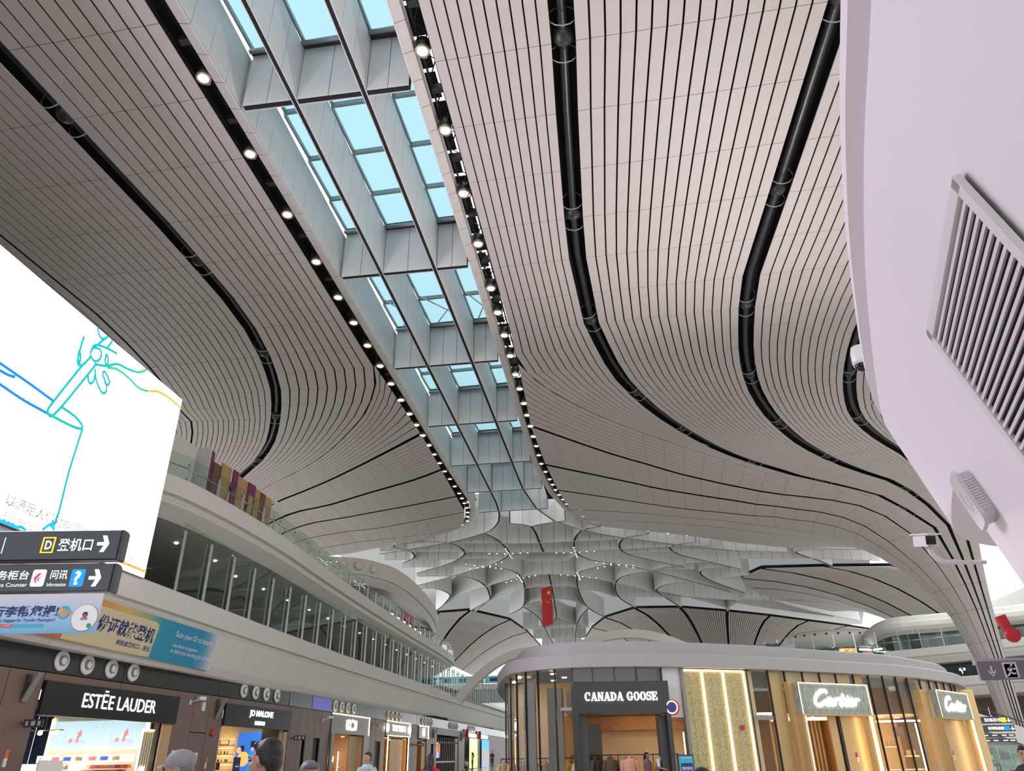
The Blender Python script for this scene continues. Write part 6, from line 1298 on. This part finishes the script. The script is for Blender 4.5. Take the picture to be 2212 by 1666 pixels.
for y, lab in ((20.75, 'small projecting exit sign before the navy shop'), (39.2, 'small projecting exit sign after the perfume shop'), (63.2, 'small projecting exit sign by the narrow shop')):
    o = empty('exit_sign', (wall_x(y), y, 2.84)); tag(o, lab, 'exit sign'); MB().box((.1, 0, 0), (.2, .05, .06)).build('arm', 'dark_grey', o); MB().box((.42, 0, 0), (.62, .06, .22)).build('case', 'dark_grey', o)
    for x in (.22, .42, .62): MB().box((x, -.035, 0), (.07 if x != .42 else .12, .01, .12)).build('symbol', 'pl_grey', o)
# ================================================================== UPPER BALCONY: hoardings
M['hoard_gold'] = mat('tan_hoarding', (.46, .27, .12), .5, var=.05); M['hoard_plum'] = mat('plum_hoarding', (.17, .02, .09), .5); M['hoard_white'] = mat('white_hoarding', (.62, .60, .58), .5); M['hoard_brown'] = mat('brown_hoarding', (.13, .06, .045), .5)
hd = empty('hoarding', (-20.3, 31, 12.42)); tag(hd, 'row of tan, plum and white hoarding boards standing on the top balcony', 'hoarding')
def hb(y0, y1, z1, m, x=0.0, z0=0.0, name='board', th=.08): MB().box((x, 0, 0), (th, y1 - y0, z1 - z0)).build(name, m, hd, loc=(0, (y0 + y1) / 2 - 31, (z0 + z1) / 2))
hb(21.5, 24.5, 3.1, 'hoard_white', -.4); hb(24.6, 27.9, 2.9, 'hoard_white', -.3); hb(28.0, 30.2, 3.1, 'hoard_white', -.2); MB().box((-.6, 0, 1.75), (1.2, .1, 3.5)).build('return_board', 'hoard_white', hd, loc=(0, .15, 0))
hb(31.2, 31.6, 3.4, 'hoard_plum', -.1); hb(31.6, 32.3, 2.9, 'hoard_brown', -.05); hb(32.3, 33.2, 3.1, 'hoard_gold'); hb(33.2, 33.7, 3.05, 'hoard_plum', .15); hb(33.7, 35.0, 3.0, 'hoard_gold'); hb(35.0, 35.8, 3.0, 'hoard_plum', .06); hb(35.1, 35.6, 2.3, 'brass', .12, .3, 'gold_motif', .02); hb(35.8, 36.5, 2.95, 'hoard_gold'); hb(36.5, 37.0, 2.9, 'hoard_brown', .05); hb(37.0, 37.9, 2.9, 'hoard_gold')
o = empty('security_camera', (-20.15, 37.95, 15.25)); tag(o, 'white camera at the end of the tan hoarding on the top balcony', 'security camera'); MB().box((0, .15, 0), (.12, .36, .14)).build('housing', 'pl_white', o); MB().box((-.1, 0, -.1), (.2, .06, .06)).build('arm', 'pl_white', o)
o = empty('pendant_lamp', (-21.2, 40.2, 14.0)); tag(o, 'single amber glowing lamp behind the top balcony glass', 'lamp'); MB().lathe([(0, -.12), (.1, -.1), (.16, 0), (.1, .1), (0, .12)], 12).build('globe', emis('amber_glow', (1, .45, .05), 4.0), o, smooth=True); MB().tube([(0, 0, .1), (0, 0, 1.2)], .015, 5).build('cord', 'black_metal', o)
# cafe under the far eave
M['plum_wall'] = mat('plum_cafe_wall', (.10, .05, .05), .5)
cf = empty('cafe', (-25, 75, 12.42)); tag(cf, 'plum walled cafe tucked under the far curved eave', 'cafe')
MB().grid([[(-1.5, -17, 0), (-1.5, -17, 2.6)], [(1.0, -12, 0), (1.0, -12, 2.6)], [(1.6, -4, 0), (1.6, -4, 2.6)], [(.6, 8, 0), (.6, 8, 2.6)], [(-1.5, 17, 0), (-1.5, 17, 2.6)]]).build('wall', 'plum_wall', cf)
for k in range(6): MB().lathe([(.16, 0), (.2, .04), (.2, .3), (.1, .36), (0, .36)], 10).build('lamp_globe', 'led_cool', cf, loc=(3.0 - k * .1, -9 + k * 2.2, .95 + .0 * k))
for k in range(3): MB().tube([(2.8, -10 + 2 * k, 1.0), (2.6, -9.4 + 2 * k, 1.5), (2.4, -8.6 + 2 * k, 1.2)], .02, 5).build('lamp_arm', 'black_metal', cf)
MB().box((.5, -15.5, 1.3), (.2, 3.5, 2.6)).build('orange_post', 'hoard_gold', cf)
pl_ = empty('potted_palm', (-22.6, 62.8, 12.42)); tag(pl_, 'potted palm behind the glass of the top balcony', 'plant'); MB().lathe([(.2, 0), (.26, .5), (.22, .5), (0, .45)], 10).build('pot', 'hoard_gold', pl_)
M['leaf'] = mat('palm_leaf', (.05, .09, .03), .5)
for k in range(12):
    a = k * .52; ribbon([Vector((r_ * math.cos(a), r_ * math.sin(a), .5 + 1.0 * (r_ / .8) - 1.1 * (r_ / .8) ** 2 + .6 * (r_ > 0))) for r_ in (0, .25, .5, .8)], .12, (0, 0, 1), 0, [.4, 1, .8, .1]).build('frond', 'leaf', pl_)
# ================================================================== FAR END: bridge, arches, flag, opposite building
rb = empty('wall_right'); tag(rb, 'opposite balcony building with cream slabs seen past the column', 'building front', kind='structure')
RB_UP = [(14, 108), (18, 101), (23, 98.4), (28.4, 98), (32, 96.1), (36.1, 92.9), (44, 86), (60, 72), (75, 58)]
extrude_profile(RB_UP, [(6, 12.42), (.05, 12.42), (0, 12.36), (0, 11.6), (.25, 11.5), (.12, 11.3), (.6, 10.72), (14, 10.75)], 'fascia_panel', 'fascia', rb, seg=6)
extrude_profile([(x - 2, y - 4) for x, y in RB_UP], [(6, 8.75), (.05, 8.75), (0, 8.7), (0, 7.9), (.25, 7.8), (.12, 7.6), (.5, 6.9), (9, 6.95)], 'fascia_panel', 'fascia', rb, seg=6)
extrude_profile([(x - 1, y + 6) for x, y in RB_UP], [(0, 0), (0, 7.0)], 'brown_wall', 'wall_brown', rb, seg=6)
M['dark_glass'] = mat('dark_green_glazing', (.035, .05, .045), .08, spec=.6)
extrude_profile([(x + 1, y + 3) for x, y in RB_UP], [(0, 8.7), (0, 10.75)], 'glazing', 'dark_glass', rb, seg=3)
VOL = [(31.8, 116), (31.0, 108), (31.3, 104.5), (32.5, 102.6), (35, 101.5), (40, 99.5), (55, 90), (70, 80)]
extrude_profile(VOL, [(5, 17.2), (.8, 17.1), (.3, 16.9), (0, 16.4), (-.3, 16.2), (-.35, 15.7), (0, 15.3), (.6, 15.0), (.7, 14.9)], 'roof_band', 'fascia', rb, seg=5)
extrude_profile([(x + .7, y + .7) for x, y in VOL], [(0, 12.42), (0, 15.0)], 'glazing', 'dark_glass', rb, seg=2)
balustrade('balustrade', 'glass balustrade with tall thin posts on the opposite building', RB_UP, 2.4, 84, 108, 12.42, 2.3, 1.6, .2, 1.0)
for k in range(14): vbox('far_side_wall', 'fascia', rb, 62, 62.3, -40 + k * 16, -24.05 + k * 16, 0, 25)
# round restaurant
rst = empty('round_restaurant', (27.6, 117, 12.42)); tag(rst, 'far round restaurant with rolled white eave and glowing food pictures', 'restaurant')
def oval(prof, name, m, sx=6.4, sy=5.0, a0=170, a1=385, n=30): MB().grid([[(sx * o * math.cos(math.radians(a0 + (a1 - a0) * k / n)), sy * o * math.sin(math.radians(a0 + (a1 - a0) * k / n)), z) for o, z in prof] for k in range(n + 1)]).build(name, m, rst, smooth=True)
oval([(.6, 4.9), (.85, 4.8), (.98, 4.4), (1.0, 3.9), (.97, 3.5)], 'upper_eave', 'fascia'); oval([(.97, 3.5), (1.04, 3.3), (1.06, 2.8), (1.02, 2.5), (.92, 2.3)], 'lower_eave', 'fascia'); oval([(.92, 0), (.92, 2.35)], 'glazing', 'dark_glass')
for k in range(9):
    a = math.radians(215 + k * 14); MB().lathe([(0, -.02), (.14, -.02), (.14, .1)], 8, axis='Y').build('air_hole', 'void', rst, loc=(6.42 * math.cos(a), 5.03 * math.sin(a), 4.2))
M['food_a'] = emis('food_picture', (.9, .42, .10), .6); M['food_b'] = emis('food_picture_red', (.8, .08, .06), .6)
nt = M['food_a'].node_tree; nz = nt.nodes.new('ShaderNodeTexNoise'); nz.inputs['Scale'].default_value = 2.5; rp = nt.nodes.new('ShaderNodeValToRGB'); tc = nt.nodes.new('ShaderNodeTexCoord'); nt.links.new(tc.outputs['Object'], nz.inputs['Vector']); nt.links.new(nz.outputs['Fac'], rp.inputs[0]); rp.color_ramp.elements[0].color = (.2, .05, .01, 1); rp.color_ramp.elements[0].position = .35; rp.color_ramp.elements[1].color = (1, .75, .35, 1); rp.color_ramp.elements[1].position = .65; nt.links.new(rp.outputs[0], nt.nodes['Principled BSDF'].inputs['Emission Color'])
def food(a0, a1, z0, z1, m, name='food_picture', o=.94):
    MB().grid([[(6.4 * o * math.cos(math.radians(a)), 5 * o * math.sin(math.radians(a)), z) for z in (z0, z1)] for a in (a0, (a0 + a1) / 2, a1)]).build(name, m, rst)
food(268, 292, .5, 2.2, 'food_a'); food(294, 322, .6, 1.5, 'food_a'); food(300, 322, 1.5, 1.75, 'food_b'); food(296, 318, 1.9, 2.15, 'led_white', 'lit_lettering'); food(318, 326, 1.85, 2.1, 'food_b', 'lit_lettering'); food(330, 338, 1.6, 2.0, 'led_cool', 'lit_lettering'); food(232, 240, .5, .9, 'led_cool', 'lit_lettering'); food(258, 264, 1.6, 1.8, 'led_white', 'lit_lettering')
# bridge across the hall
br = empty('footbridge', (-18, 116, 11)); tag(br, 'far white footbridge with teal pictures on its glass', 'bridge')
MB().box((0, 0, .35), (30, 3, .75)).build('deck', 'fascia', br); MB().box((0, 0, -.9), (30, 2.4, 1.7)).build('soffit_beam', 'mid_grey', br)
M['teal_pic'] = emis('teal_glass_picture', (.12, .34, .32), .15)
for k in range(12):
    MB().box((-13.5 + k * 2.4, -1.45, 1.3), (2.3, .05, 1.05)).build('glass_picture', 'teal_pic', br); MB().box((-13.3 + k * 2.4, -1.5, 1.3), (1.1, .02, .5)).build('picture_shape', 'ink_navy', br)
MB().box((-20, 6, -5), (26, .4, 11)).build('far_wall', 'mid_grey', br)
# white arches
def arch(name, x0, x1, y, z0, zp, lab, w=.75, x_mid=None):
    o = empty(name, ((x0 + x1) / 2, y, z0)); tag(o, lab, 'arch', 'white arches beyond the pavilion'); n = 26; L = (x1 - x0) / 2; rows = []
    for i in range(n + 1):
        t = -1 + 2 * i / n; x = L * t; z = (zp - z0) * (1 - t * t); sl = -(zp - z0) * 2 * t / L; m_ = math.hypot(1, sl); nx, nz_ = -sl / m_, 1 / m_
        rows.append([(x + nx * a, b_, z + nz_ * a) for a, b_ in ((-w / 2, -.45), (w / 2, -.45), (w / 2, .45), (-w / 2, .45))])
    MB().grid(rows, closed=True).build('beam', 'fascia', o)
    for i in range(4, n - 3, 3):
        t = -1 + 2 * i / n; MB().tube([(L * t, 0, (zp - z0) * (1 - t * t) - w / 2), (L * t * .8, 0, 0)], .03, 4).build('hanger_rod', 'steel', o)
    return o
arch('arch', -10.5, 8.4, 72, 7.6, 11.95, 'white arched beam rising over the middle of the pavilion roof'); arch('arch', -15.6, -3.2, 66, 6.2, 9.9, 'white arched beam emerging behind the curved glass end of the pavilion', .7)
# flag
M['flag_red'] = mat('red_flag_cloth', (.55, .012, .02), .6, var=.05); M['flag_star'] = mat('yellow_star', (.85, .55, .03), .6)
fg = empty('flag', (-12.15, 105, 18.3)); tag(fg, 'tall red flag with yellow stars hanging under the far rooflights', 'flag'); fg.rotation_euler = (0, 0, math.radians(-14))
MB().grid([[(-.8 + .53 * i, .05 * math.sin(i * 2 + j), -.15 * (3 - i) * .55 + 5.3 * j / 5) for i in range(4)] for j in range(6)]).build('cloth', 'flag_red', fg, smooth=True)
def star(cx, cz, r): MB().add([(cx + (r if k % 2 == 0 else r * .4) * math.sin(k * math.pi / 5), -.09, cz + (r if k % 2 == 0 else r * .4) * math.cos(k * math.pi / 5)) for k in range(10)], [tuple(range(10))]).build('star', 'flag_star', fg)
star(.35, 4.35, .42)
for x, z in ((-.05, 3.25), (.15, 3.0), (.42, 3.05), (.6, 3.45)): star(x, z, .13)
MB().tube([(-.85, 0, 5.05), (.85, 0, 5.42)], .04, 6).build('top_bar', 'steel', fg)
for x, z in ((-.8, 5.06), (.8, 5.41)): MB().tube([(x, 0, z), (x, 0, 5.75)], .012, 4).build('cord', 'steel', fg)
# direction signs and escalator rail by the column
def far_sign(x, y, z, w, h, lab, txt, tx=.3, yellow=True, rz=0.0):
    o = empty('direction_sign', (x, y, z), rz); tag(o, lab, 'sign', 'hanging direction signs by the column')
    MB().box((w / 2, 0, h / 2), (w, .18, h)).build('case', 'sign_dark', o)
    place_text(txt, (w * tx, -.1, h * .28), (1, 0, 0), (0, 0, 1), w * .42, h * .46, 'led_white', o)
    MB().box((w * .8, -.1, h / 2), (w * .13, .02, h * .7)).build('colour_tile', 'sign_yellow' if yellow else 'sign_blue', o)
    t = w * .94; MB().box((t, -.1, h * .55), (.06, .02, h * .5)).build('arrow_shaft', 'sign_text', o); MB().add([(t - .16, -.11, h * .45), (t, -.11, h * .15), (t + .16, -.11, h * .45)], [(0, 1, 2)]).build('arrow_head', 'sign_text', o)
    MB().tube([(w * .5, 0, h), (w * .5, 0, h + .6)], .03, 5).build('hanger', 'steel', o)
    return o
far_sign(22.3, 59.5, 3.35, 2.35, .42, 'dark direction sign reading gate numbers with a yellow tile, before the column', 'D110-D115'); far_sign(22.35, 59.5, 2.85, 2.4, .4, 'dark direction sign with a blue tile under the gate number sign', '计时休息室', .3, False)
far_sign(22.0, 64, 4.35, 1.6, .5, 'small tilted dark sign with yellow tile higher up by the column', 'D015', .2, True, .2); far_sign(22.2, 64, 3.65, 1.75, .5, 'small tilted dark sign with blue tile, just under the other tilted sign', '登机口', .2, False, .2)
for z, lab in ((2.52, 'slim dark sign strip with a white arrow, upper of the two by the column'), (2.2, 'slim dark sign strip with a white arrow, lower of the two by the column')):
    o = empty('sign_strip', (22.7, 59.6, z)); tag(o, lab, 'sign', 'slim sign strips by the column'); MB().box((1.0, 0, .1), (2.0, .12, .2)).build('case', 'sign_dark', o)
    for x in (.15, .7, 1.3, 1.75): MB().box((x, -.07, .1), (.3, .01, .06)).build('print', 'sign_text', o)
gb = empty('glass_balustrade', (19.0, 51, .48)); tag(gb, 'green glass escalator balustrade at the foot of the column', 'balustrade')
for k in range(7): MB().box((k * .75, .25 * k, .75), (.7, .04, 1.5)).build('glass_pane', 'glass_green', gb); MB().tube([(k * .75 - .37, .25 * k, 0), (k * .75 - .37, .25 * k, 1.5)], .03, 6).build('post', 'steel', gb)
es = empty('escalator', (26, 66, 0)); tag(es, 'pale sided escalator rising behind the hanging signs', 'escalator')
MB().prism([(-4.5, 0, 5.6), (-4.5, 0, 4.6), (3.0, 0, 1.6), (3.0, 0, 2.9)], (0, .3, 0)).build('side_panel', 'fascia', es); MB().tube([(-4.5, 0, 6.0), (3.0, 0, 3.3)], .05, 6).build('handrail', 'black_metal', es); MB().prism([(-4.5, .3, 4.6), (3, .3, 1.6), (5, .3, 0), (-4.5, .3, 3.5)], (0, 1.2, 0)).build('truss', 'mid_grey', es)
# ================================================================== PEOPLE
M['skin'] = mat('skin', (.46, .25, .17), .5, var=.05, scale=8); M['hair_black'] = mat('black_hair', (.012, .01, .01), .45, bump=.3, scale=60); M['hair_grey'] = mat('grey_hair', (.16, .15, .155), .5, var=.3, scale=40, stretch=(6, 1, 1)); M['cap_grey'] = mat('grey_cap_cloth', (.30, .28, .31), .7, var=.1, scale=20)
M['tee_blue'] = mat('pale_blue_shirt', (.36, .46, .50), .7, var=.04); M['tee_dark'] = mat('dark_shirt', (.03, .03, .035), .7); M['tee_red'] = mat('red_shirt', (.55, .015, .03), .7); M['trouser'] = mat('dark_trousers', (.03, .03, .04), .7); M['vest_grey'] = mat('grey_vest', (.14, .12, .13), .7); M['tee_white'] = mat('white_shirt', (.7, .68, .66), .7); M['tee_lilac'] = mat('grey_lilac_blouse', (.26, .22, .26), .7); M['shoe'] = mat('dark_shoes', (.03, .03, .03), .5); M['eye_dark'] = mat('dark_eye', (.01, .008, .008), .2); M['lip'] = mat('lip', (.40, .15, .12), .5)
def ell(mb, c, r, n=14, m=9):
    rows = []
    for i in range(1, m):
        t = math.pi * i / m; rows.append([(c[0] + r[0] * math.sin(t) * math.cos(2 * math.pi * k / n), c[1] + r[1] * math.sin(t) * math.sin(2 * math.pi * k / n), c[2] + r[2] * math.cos(t)) for k in range(n)])
    k0 = len(mb.v); mb.grid(rows, closed=True); a = len(mb.v); mb.v += [(c[0], c[1], c[2] + r[2]), (c[0], c[1], c[2] - r[2])]; L = k0 + (m - 2) * n
    for k in range(n): mb.f.append((a, k0 + (k + 1) % n, k0 + k)); mb.f.append((a + 1, L + k, L + (k + 1) % n))
    return mb
def melt(mb, voxel, smooth=4, name='body'):
    """one continuous skin over overlapping volumes"""
    me = mb.mesh(name); ob = bpy.data.objects.new(name, me); COL.objects.link(ob)
    r = ob.modifiers.new('r', 'REMESH'); r.mode = 'VOXEL'; r.voxel_size = voxel
    s_ = ob.modifiers.new('s', 'SMOOTH'); s_.iterations = smooth; s_.factor = .5
    out = bpy.data.meshes.new_from_object(ob.evaluated_get(bpy.context.evaluated_depsgraph_get()))
    bpy.data.objects.remove(ob); out.shade_smooth(); out.materials.clear(); return out
def hand(mb, w, d, side):
    w = Vector(w); d = Vector(d).normalized(); s_ = d.cross(Vector((0, 1, 0)));
    if s_.length < .2: s_ = d.cross(Vector((1, 0, 0)))
    s_.normalize(); n = s_.cross(d)
    mb.tube([w, w + d * .04, w + d * .085], [.026, .036, .034], 8)
    for k, L in enumerate((.062, .072, .068, .052)):
        b = w + d * .08 + s_ * (-.027 + .018 * k); mb.tube([b, b + d * L * .5 + n * .006, b + d * L * .85 + n * .02], [.0095, .009, .0075], 6)
    b = w + d * .025 + s_ * -.03 * side; mb.tube([b, b + d * .03 - s_ * .022 * side + n * .01, b + d * .06 - s_ * .026 * side + n * .018], [.012, .011, .009], 6)
def person(loc, front, h, label, shirt='tee_dark', hair='hair_black', style='short', arms=None, voxel=.014, lean=0.0, vest=None, sit=False, head_tilt=0.0, trousers='trouser'):
    k = h / 1.75; o = empty('person', (loc[0], loc[1], FLOOR_RISE * loc[1]), math.atan2(front[0], -front[1])); o.scale = (k, k, k); tag(o, label, 'person')
    L = Vector((0, -lean, 0))
    def up(p): t = max(0, (p[2] - .95) / .8); return Vector((p[0], p[1] - lean * t, p[2] - lean * .35 * t))
    dz = -.42 if sit else 0.0
    knee = [(s_ * .1, -.42, .52) if sit else (s_ * .1, -.01, .5) for s_ in (-1, 1)]
    arms = arms or [((-.24, .02, 1.13), (-.25, -.05, .88)), ((.24, .02, 1.13), (.25, -.05, .88))]
    sh = lambda p: up((p[0], p[1], p[2])) + Vector((0, 0, dz))
    HC = sh((0, -.02, 1.62)) + Vector((0, -head_tilt * .3, -head_tilt * .1))
    hd = lambda x, y, z: HC + Vector((x, y * math.cos(head_tilt) - z * math.sin(head_tilt), z * math.cos(head_tilt) + y * math.sin(head_tilt)))
    b = MB()
    ell(b, hd(0, .012, .025), (.076, .096, .098)); ell(b, hd(0, -.02, -.04), (.064, .078, .085)); ell(b, hd(0, -.045, -.085), (.042, .045, .04)); ell(b, hd(0, -.1, -.018), (.014, .022, .026)); ell(b, hd(0, -.088, .02), (.05, .02, .014)); ell(b, hd(0, -.088, -.062), (.026, .016, .012))
    for s_ in (-1, 1): ell(b, hd(s_ * .078, .012, -.005), (.012, .022, .033)); ell(b, hd(s_ * .048, -.06, -.03), (.024, .026, .026))
    b.tube([sh((0, .01, 1.42)), sh((0, .0, 1.5)), HC + Vector((0, .005, -.06))], [.062, .053, .055], 10)
    for z, rx, ry in ((1.36, .17, .1), (1.25, .165, .105), (1.1, .145, .095), (.98, .155, .1)): ell(b, sh((0, 0, z)), (rx, ry, .1))
    for (s_, (el, wr)), kn in zip(zip((-1, 1), arms), knee):
        S = sh((s_ * .185, .005, 1.4)); E_ = sh(el); W = sh(wr); b.tube([S, S.lerp(E_, .5), E_, E_.lerp(W, .4), W], [.052, .046, .038, .038, .026], 9); hand(b, W, W - E_, s_)
        H = Vector((s_ * .09, 0, .92 + dz)); K = Vector(kn); A = Vector((kn[0], kn[1] + (.02 if sit else .02), .08)); b.tube([H, H.lerp(K, .5), K, K.lerp(A, .35), A], [.085, .075, .055, .055, .036], 10); ell(b, A + Vector((0, -.06, -.035)), (.042, .12, .04))
    me = melt(b, voxel); me.materials.append(M['skin']); inst('body', me, o)
    c = MB()
    for z, rx, ry in ((1.4, .175, .105), (1.28, .185, .122), (1.12, .165, .112), (.98, .172, .117)): ell(c, sh((0, 0, z)), (rx, ry, .1))
    c.tube([sh((0, .01, 1.4)), sh((0, .005, 1.475))], [.085, .066], 10)
    for s_, (el, wr) in zip((-1, 1), arms):
        S = sh((s_ * .18, .005, 1.4)); E_ = sh(el); c.tube([S, S.lerp(E_, .55), S.lerp(E_, .9)], [.066, .064, .062], 9)
    cm_ = melt(c, voxel, 3, 'shirt'); cm_.materials.append(M[shirt]); inst('shirt', cm_, o)
    if vest:
        c = MB()
        for z, rx, ry in ((1.38, .16, .118), (1.28, .19, .13), (1.12, .172, .12), (.98, .18, .126)): ell(c, sh((0, 0, z)), (rx, ry, .1))
        vm = melt(c, voxel, 2, 'vest'); vm.materials.append(M[vest]); inst('vest', vm, o)
    t = MB(); ell(t, Vector((0, 0, .93 + dz)), (.17, .118, .1))
    for s_, kn in zip((-1, 1), knee):
        H = Vector((s_ * .09, 0, .92 + dz)); K = Vector(kn); A = Vector((kn[0], kn[1] + .02, .1)); t.tube([H, H.lerp(K, .5), K, A], [.098, .09, .072, .06], 10)
    tm = melt(t, voxel, 2, 'trousers'); tm.materials.append(M[trousers]); inst('trousers', tm, o)
    for s_, kn in zip((-1, 1), knee): sm = MB(); ell(sm, Vector((kn[0], kn[1] - .045, .045)), (.05, .135, .05)); sm.build('shoe', 'shoe', o, smooth=True)
    for s_ in (-1, 1): e = MB(); ell(e, hd(s_ * .03, -.096, .002), (.012, .007, .006), 8, 5); e.build('eye', 'eye_dark', o, smooth=True); e = MB(); ell(e, hd(s_ * .032, -.1, .022), (.02, .007, .004), 8, 5); e.build('eyebrow', hair, o, smooth=True)
    e = MB(); ell(e, hd(0, -.104, -.062), (.024, .007, .007), 8, 5); e.build('mouth', 'lip', o, smooth=True)
    hr = MB()
    if style == 'short':
        ell(hr, hd(0, .03, .05), (.084, .098, .09)); ell(hr, hd(0, .075, .0), (.075, .05, .085)); ell(hr, hd(0, -.045, .092), (.062, .045, .03)); 
        for s_ in (-1, 1): ell(hr, hd(s_ * .068, .045, .02), (.02, .045, .05))
    elif style == 'long':
        ell(hr, hd(0, .03, .045), (.09, .1, .095)); hr.tube([hd(0, .07, .0), hd(0, .1, -.14), hd(0, .12, -.32), hd(0, .12, -.42)], [.085, .095, .09, .05], 10); ell(hr, hd(0, -.045, .09), (.062, .045, .03))
        for s_ in (-1, 1): hr.tube([hd(s_ * .07, .02, .05), hd(s_ * .085, .02, -.05), hd(s_ * .085, .03, -.16)], [.03, .03, .02], 7)
    elif style == 'cap':
        ell(hr, hd(0, .06, .0), (.078, .055, .06))
    hm = melt(hr, max(.009, voxel * .8), 3, 'hair'); hm.materials.append(M[hair]); inst('hair', hm, o)
    if style == 'cap':
        cp = MB(); ell(cp, hd(0, .012, .055), (.092, .11, .082), 20, 10); cp.build('cap', 'cap_grey', o, smooth=True)
        br_ = MB(); br_.grid([[hd(.085 * math.sin(a) * f, -.085 - .1 * math.cos(a) * (f - .35), .04 - .03 * (f - .5) - .02 * abs(math.sin(a))) for a in (-1.3, -.8, -.4, 0, .4, .8, 1.3)] for f in (.5, .8, 1.0)]); br_.build('cap_brim', 'cap_grey', o, smooth=True)
    return o
person((-3.42, 5.60, 0), (-.93, -.25), 1.745, 'passer-by in a grey cap at the bottom edge, face turned to the navy shop', 'tee_dark', 'hair_grey', 'cap', voxel=.011)
person((-2.55, 5.2, 0), (-.95, .22), 1.80, 'man with short black hair seen in profile before the perfume shop', 'tee_dark', 'hair_black', 'short', voxel=.011)
person((-2.57, 5.97, 0), (.55, -.75), 1.655, 'grey haired passer-by, only the top of the head in view', 'tee_dark', 'hair_grey', 'short', voxel=.011)
person((-6.66, 18.85, 0), (-.25, -.97), 1.73, 'man in a pale blue T-shirt holding a trolley handle', 'tee_blue', 'hair_black', 'short', [((-.33, -.02, 1.16), (-.5, -.22, 1.02)), ((.3, .02, 1.14), (.3, -.16, .98))], voxel=.018)
person((-5.23, 19.3, 0), (.15, .99), 1.66, 'woman in red with long black hair and backpack, walking away', 'tee_red', 'hair_black', 'long', voxel=.018)
bp_ = empty('backpack', (-5.25, 19.13, 1.1)); tag(bp_, 'dark backpack on the woman in red', 'backpack'); mbp = MB(); ell(mbp, (0, 0, .2), (.15, .09, .23)); mbp.build('bag', 'tee_dark', bp_, smooth=True); mbp = MB(); ell(mbp, (0, -.08, .12), (.1, .04, .1)); mbp.build('pocket', 'ink_navy', bp_, smooth=True)
for s_ in (-1, 1): MB().tube([(s_ * .09, 0, .4), (s_ * .1, .16, .47), (s_ * .11, .3, .38)], .018, 6).build('strap', 'tee_dark', bp_, smooth=True)
person((-17.35, 80.1, 0), (-.9, -.3), 1.6, 'far woman with loose hair standing before the green lit poster', 'tee_white', 'hair_black', 'long', voxel=.025)
person((-16.57, 86.4, 0), (.1, -.99), 1.72, 'far person in a dark coat past the blue lit poster', 'tee_dark', 'hair_black', 'short', voxel=.025)
person((-.05, 32.0, 0), (.75, -.55), 1.56, 'shop assistant with dark hair in the clothing shop doorway', 'tee_lilac', 'hair_black', 'long', voxel=.018)
person((.33, 30.25, 0), (.95, -.25), 1.63, 'customer in a grey vest looking down in the clothing shop doorway', 'tee_white', 'hair_black', 'short', [((-.24, -.08, 1.14), (-.12, -.3, 1.08)), ((.24, -.08, 1.14), (.12, -.32, 1.1))], voxel=.016, lean=.12, vest='vest_grey', head_tilt=.35)
person((.34, 5.49, 0), (.1, .99), 1.575, 'dark haired passer-by, only the crown visible under the gold panels', 'tee_dark', 'hair_black', 'short', voxel=.012)
person((5.4, 12.92, 0), (-.4, -.9), 1.64, 'dark haired passer-by at the photo edge below the exit sign', 'tee_dark', 'hair_black', 'short', voxel=.016)
for x, y, c, lab in ((19.35, 52.5, 'tee_dark', 'seated traveller in black behind the green escalator glass'), (19.95, 52.5, 'tee_white', 'seated traveller in white behind the green escalator glass'), (20.6, 53.2, 'tee_lilac', 'seated traveller in lilac behind the green escalator glass')):
    person((x, y, 0), (-.3, -.95), 1.7, lab, c, 'hair_black', 'short', voxel=.025, sit=True)
    bn_ = empty('bench_seat', (x, y + .05, FLOOR_RISE * y)); tag(bn_, 'dark seat under ' + lab.replace('seated traveller', 'the traveller').split(' behind')[0] + ' by the escalator glass', 'seat'); MB().box((0, 0, .4), (.5, .45, .06)).build('pad', 'dark_grey', bn_); MB().box((0, .24, .65), (.5, .05, .5)).build('backrest', 'dark_grey', bn_)
    for s_ in (-1, 1): MB().box((s_ * .2, 0, .19), (.04, .4, .38)).build('leg', 'steel', bn_)
tr_ = empty('luggage_trolley', (-6.15, 18.4, .175)); tag(tr_, 'luggage trolley with a tan box pushed by the man in pale blue', 'trolley')
MB().box((0, 0, .18), (.55, .8, .04)).build('deck', 'steel', tr_); MB().box((0, 0, .62), (.5, .6, .84)).build('tan_box', 'hoard_gold', tr_); MB().tube([(-.25, .42, .2), (-.25, .5, 1.05), (.25, .5, 1.05), (.25, .42, .2)], .02, 6).build('handle', 'steel', tr_, smooth=True)
for x, y in ((-.22, -.32), (.22, -.32), (-.22, .32), (.22, .32)): MB().lathe([(.07, -.02), (.07, .02)], 10, axis='X').build('wheel', 'black_metal', tr_, loc=(x, y, .07))
sr_ = empty('stroller', (-17.9, 79.6, .756)); tag(sr_, 'small pale stroller beside the far woman with loose hair', 'stroller'); mbs = MB(); ell(mbs, (0, 0, .6), (.24, .3, .25)); mbs.build('seat', 'pl_grey', sr_, smooth=True); MB().tube([(-.2, -.3, .1), (-.2, .3, .7), (-.2, .55, 1.0), (.2, .55, 1.0), (.2, .3, .7), (.2, -.3, .1)], .018, 6).build('frame', 'steel', sr_, smooth=True)
for x, y in ((-.2, -.3), (.2, -.3), (-.2, .3), (.2, .3)): MB().lathe([(.1, -.02), (.1, .02)], 10, axis='X').build('wheel', 'black_metal', sr_, loc=(x, y, .1))
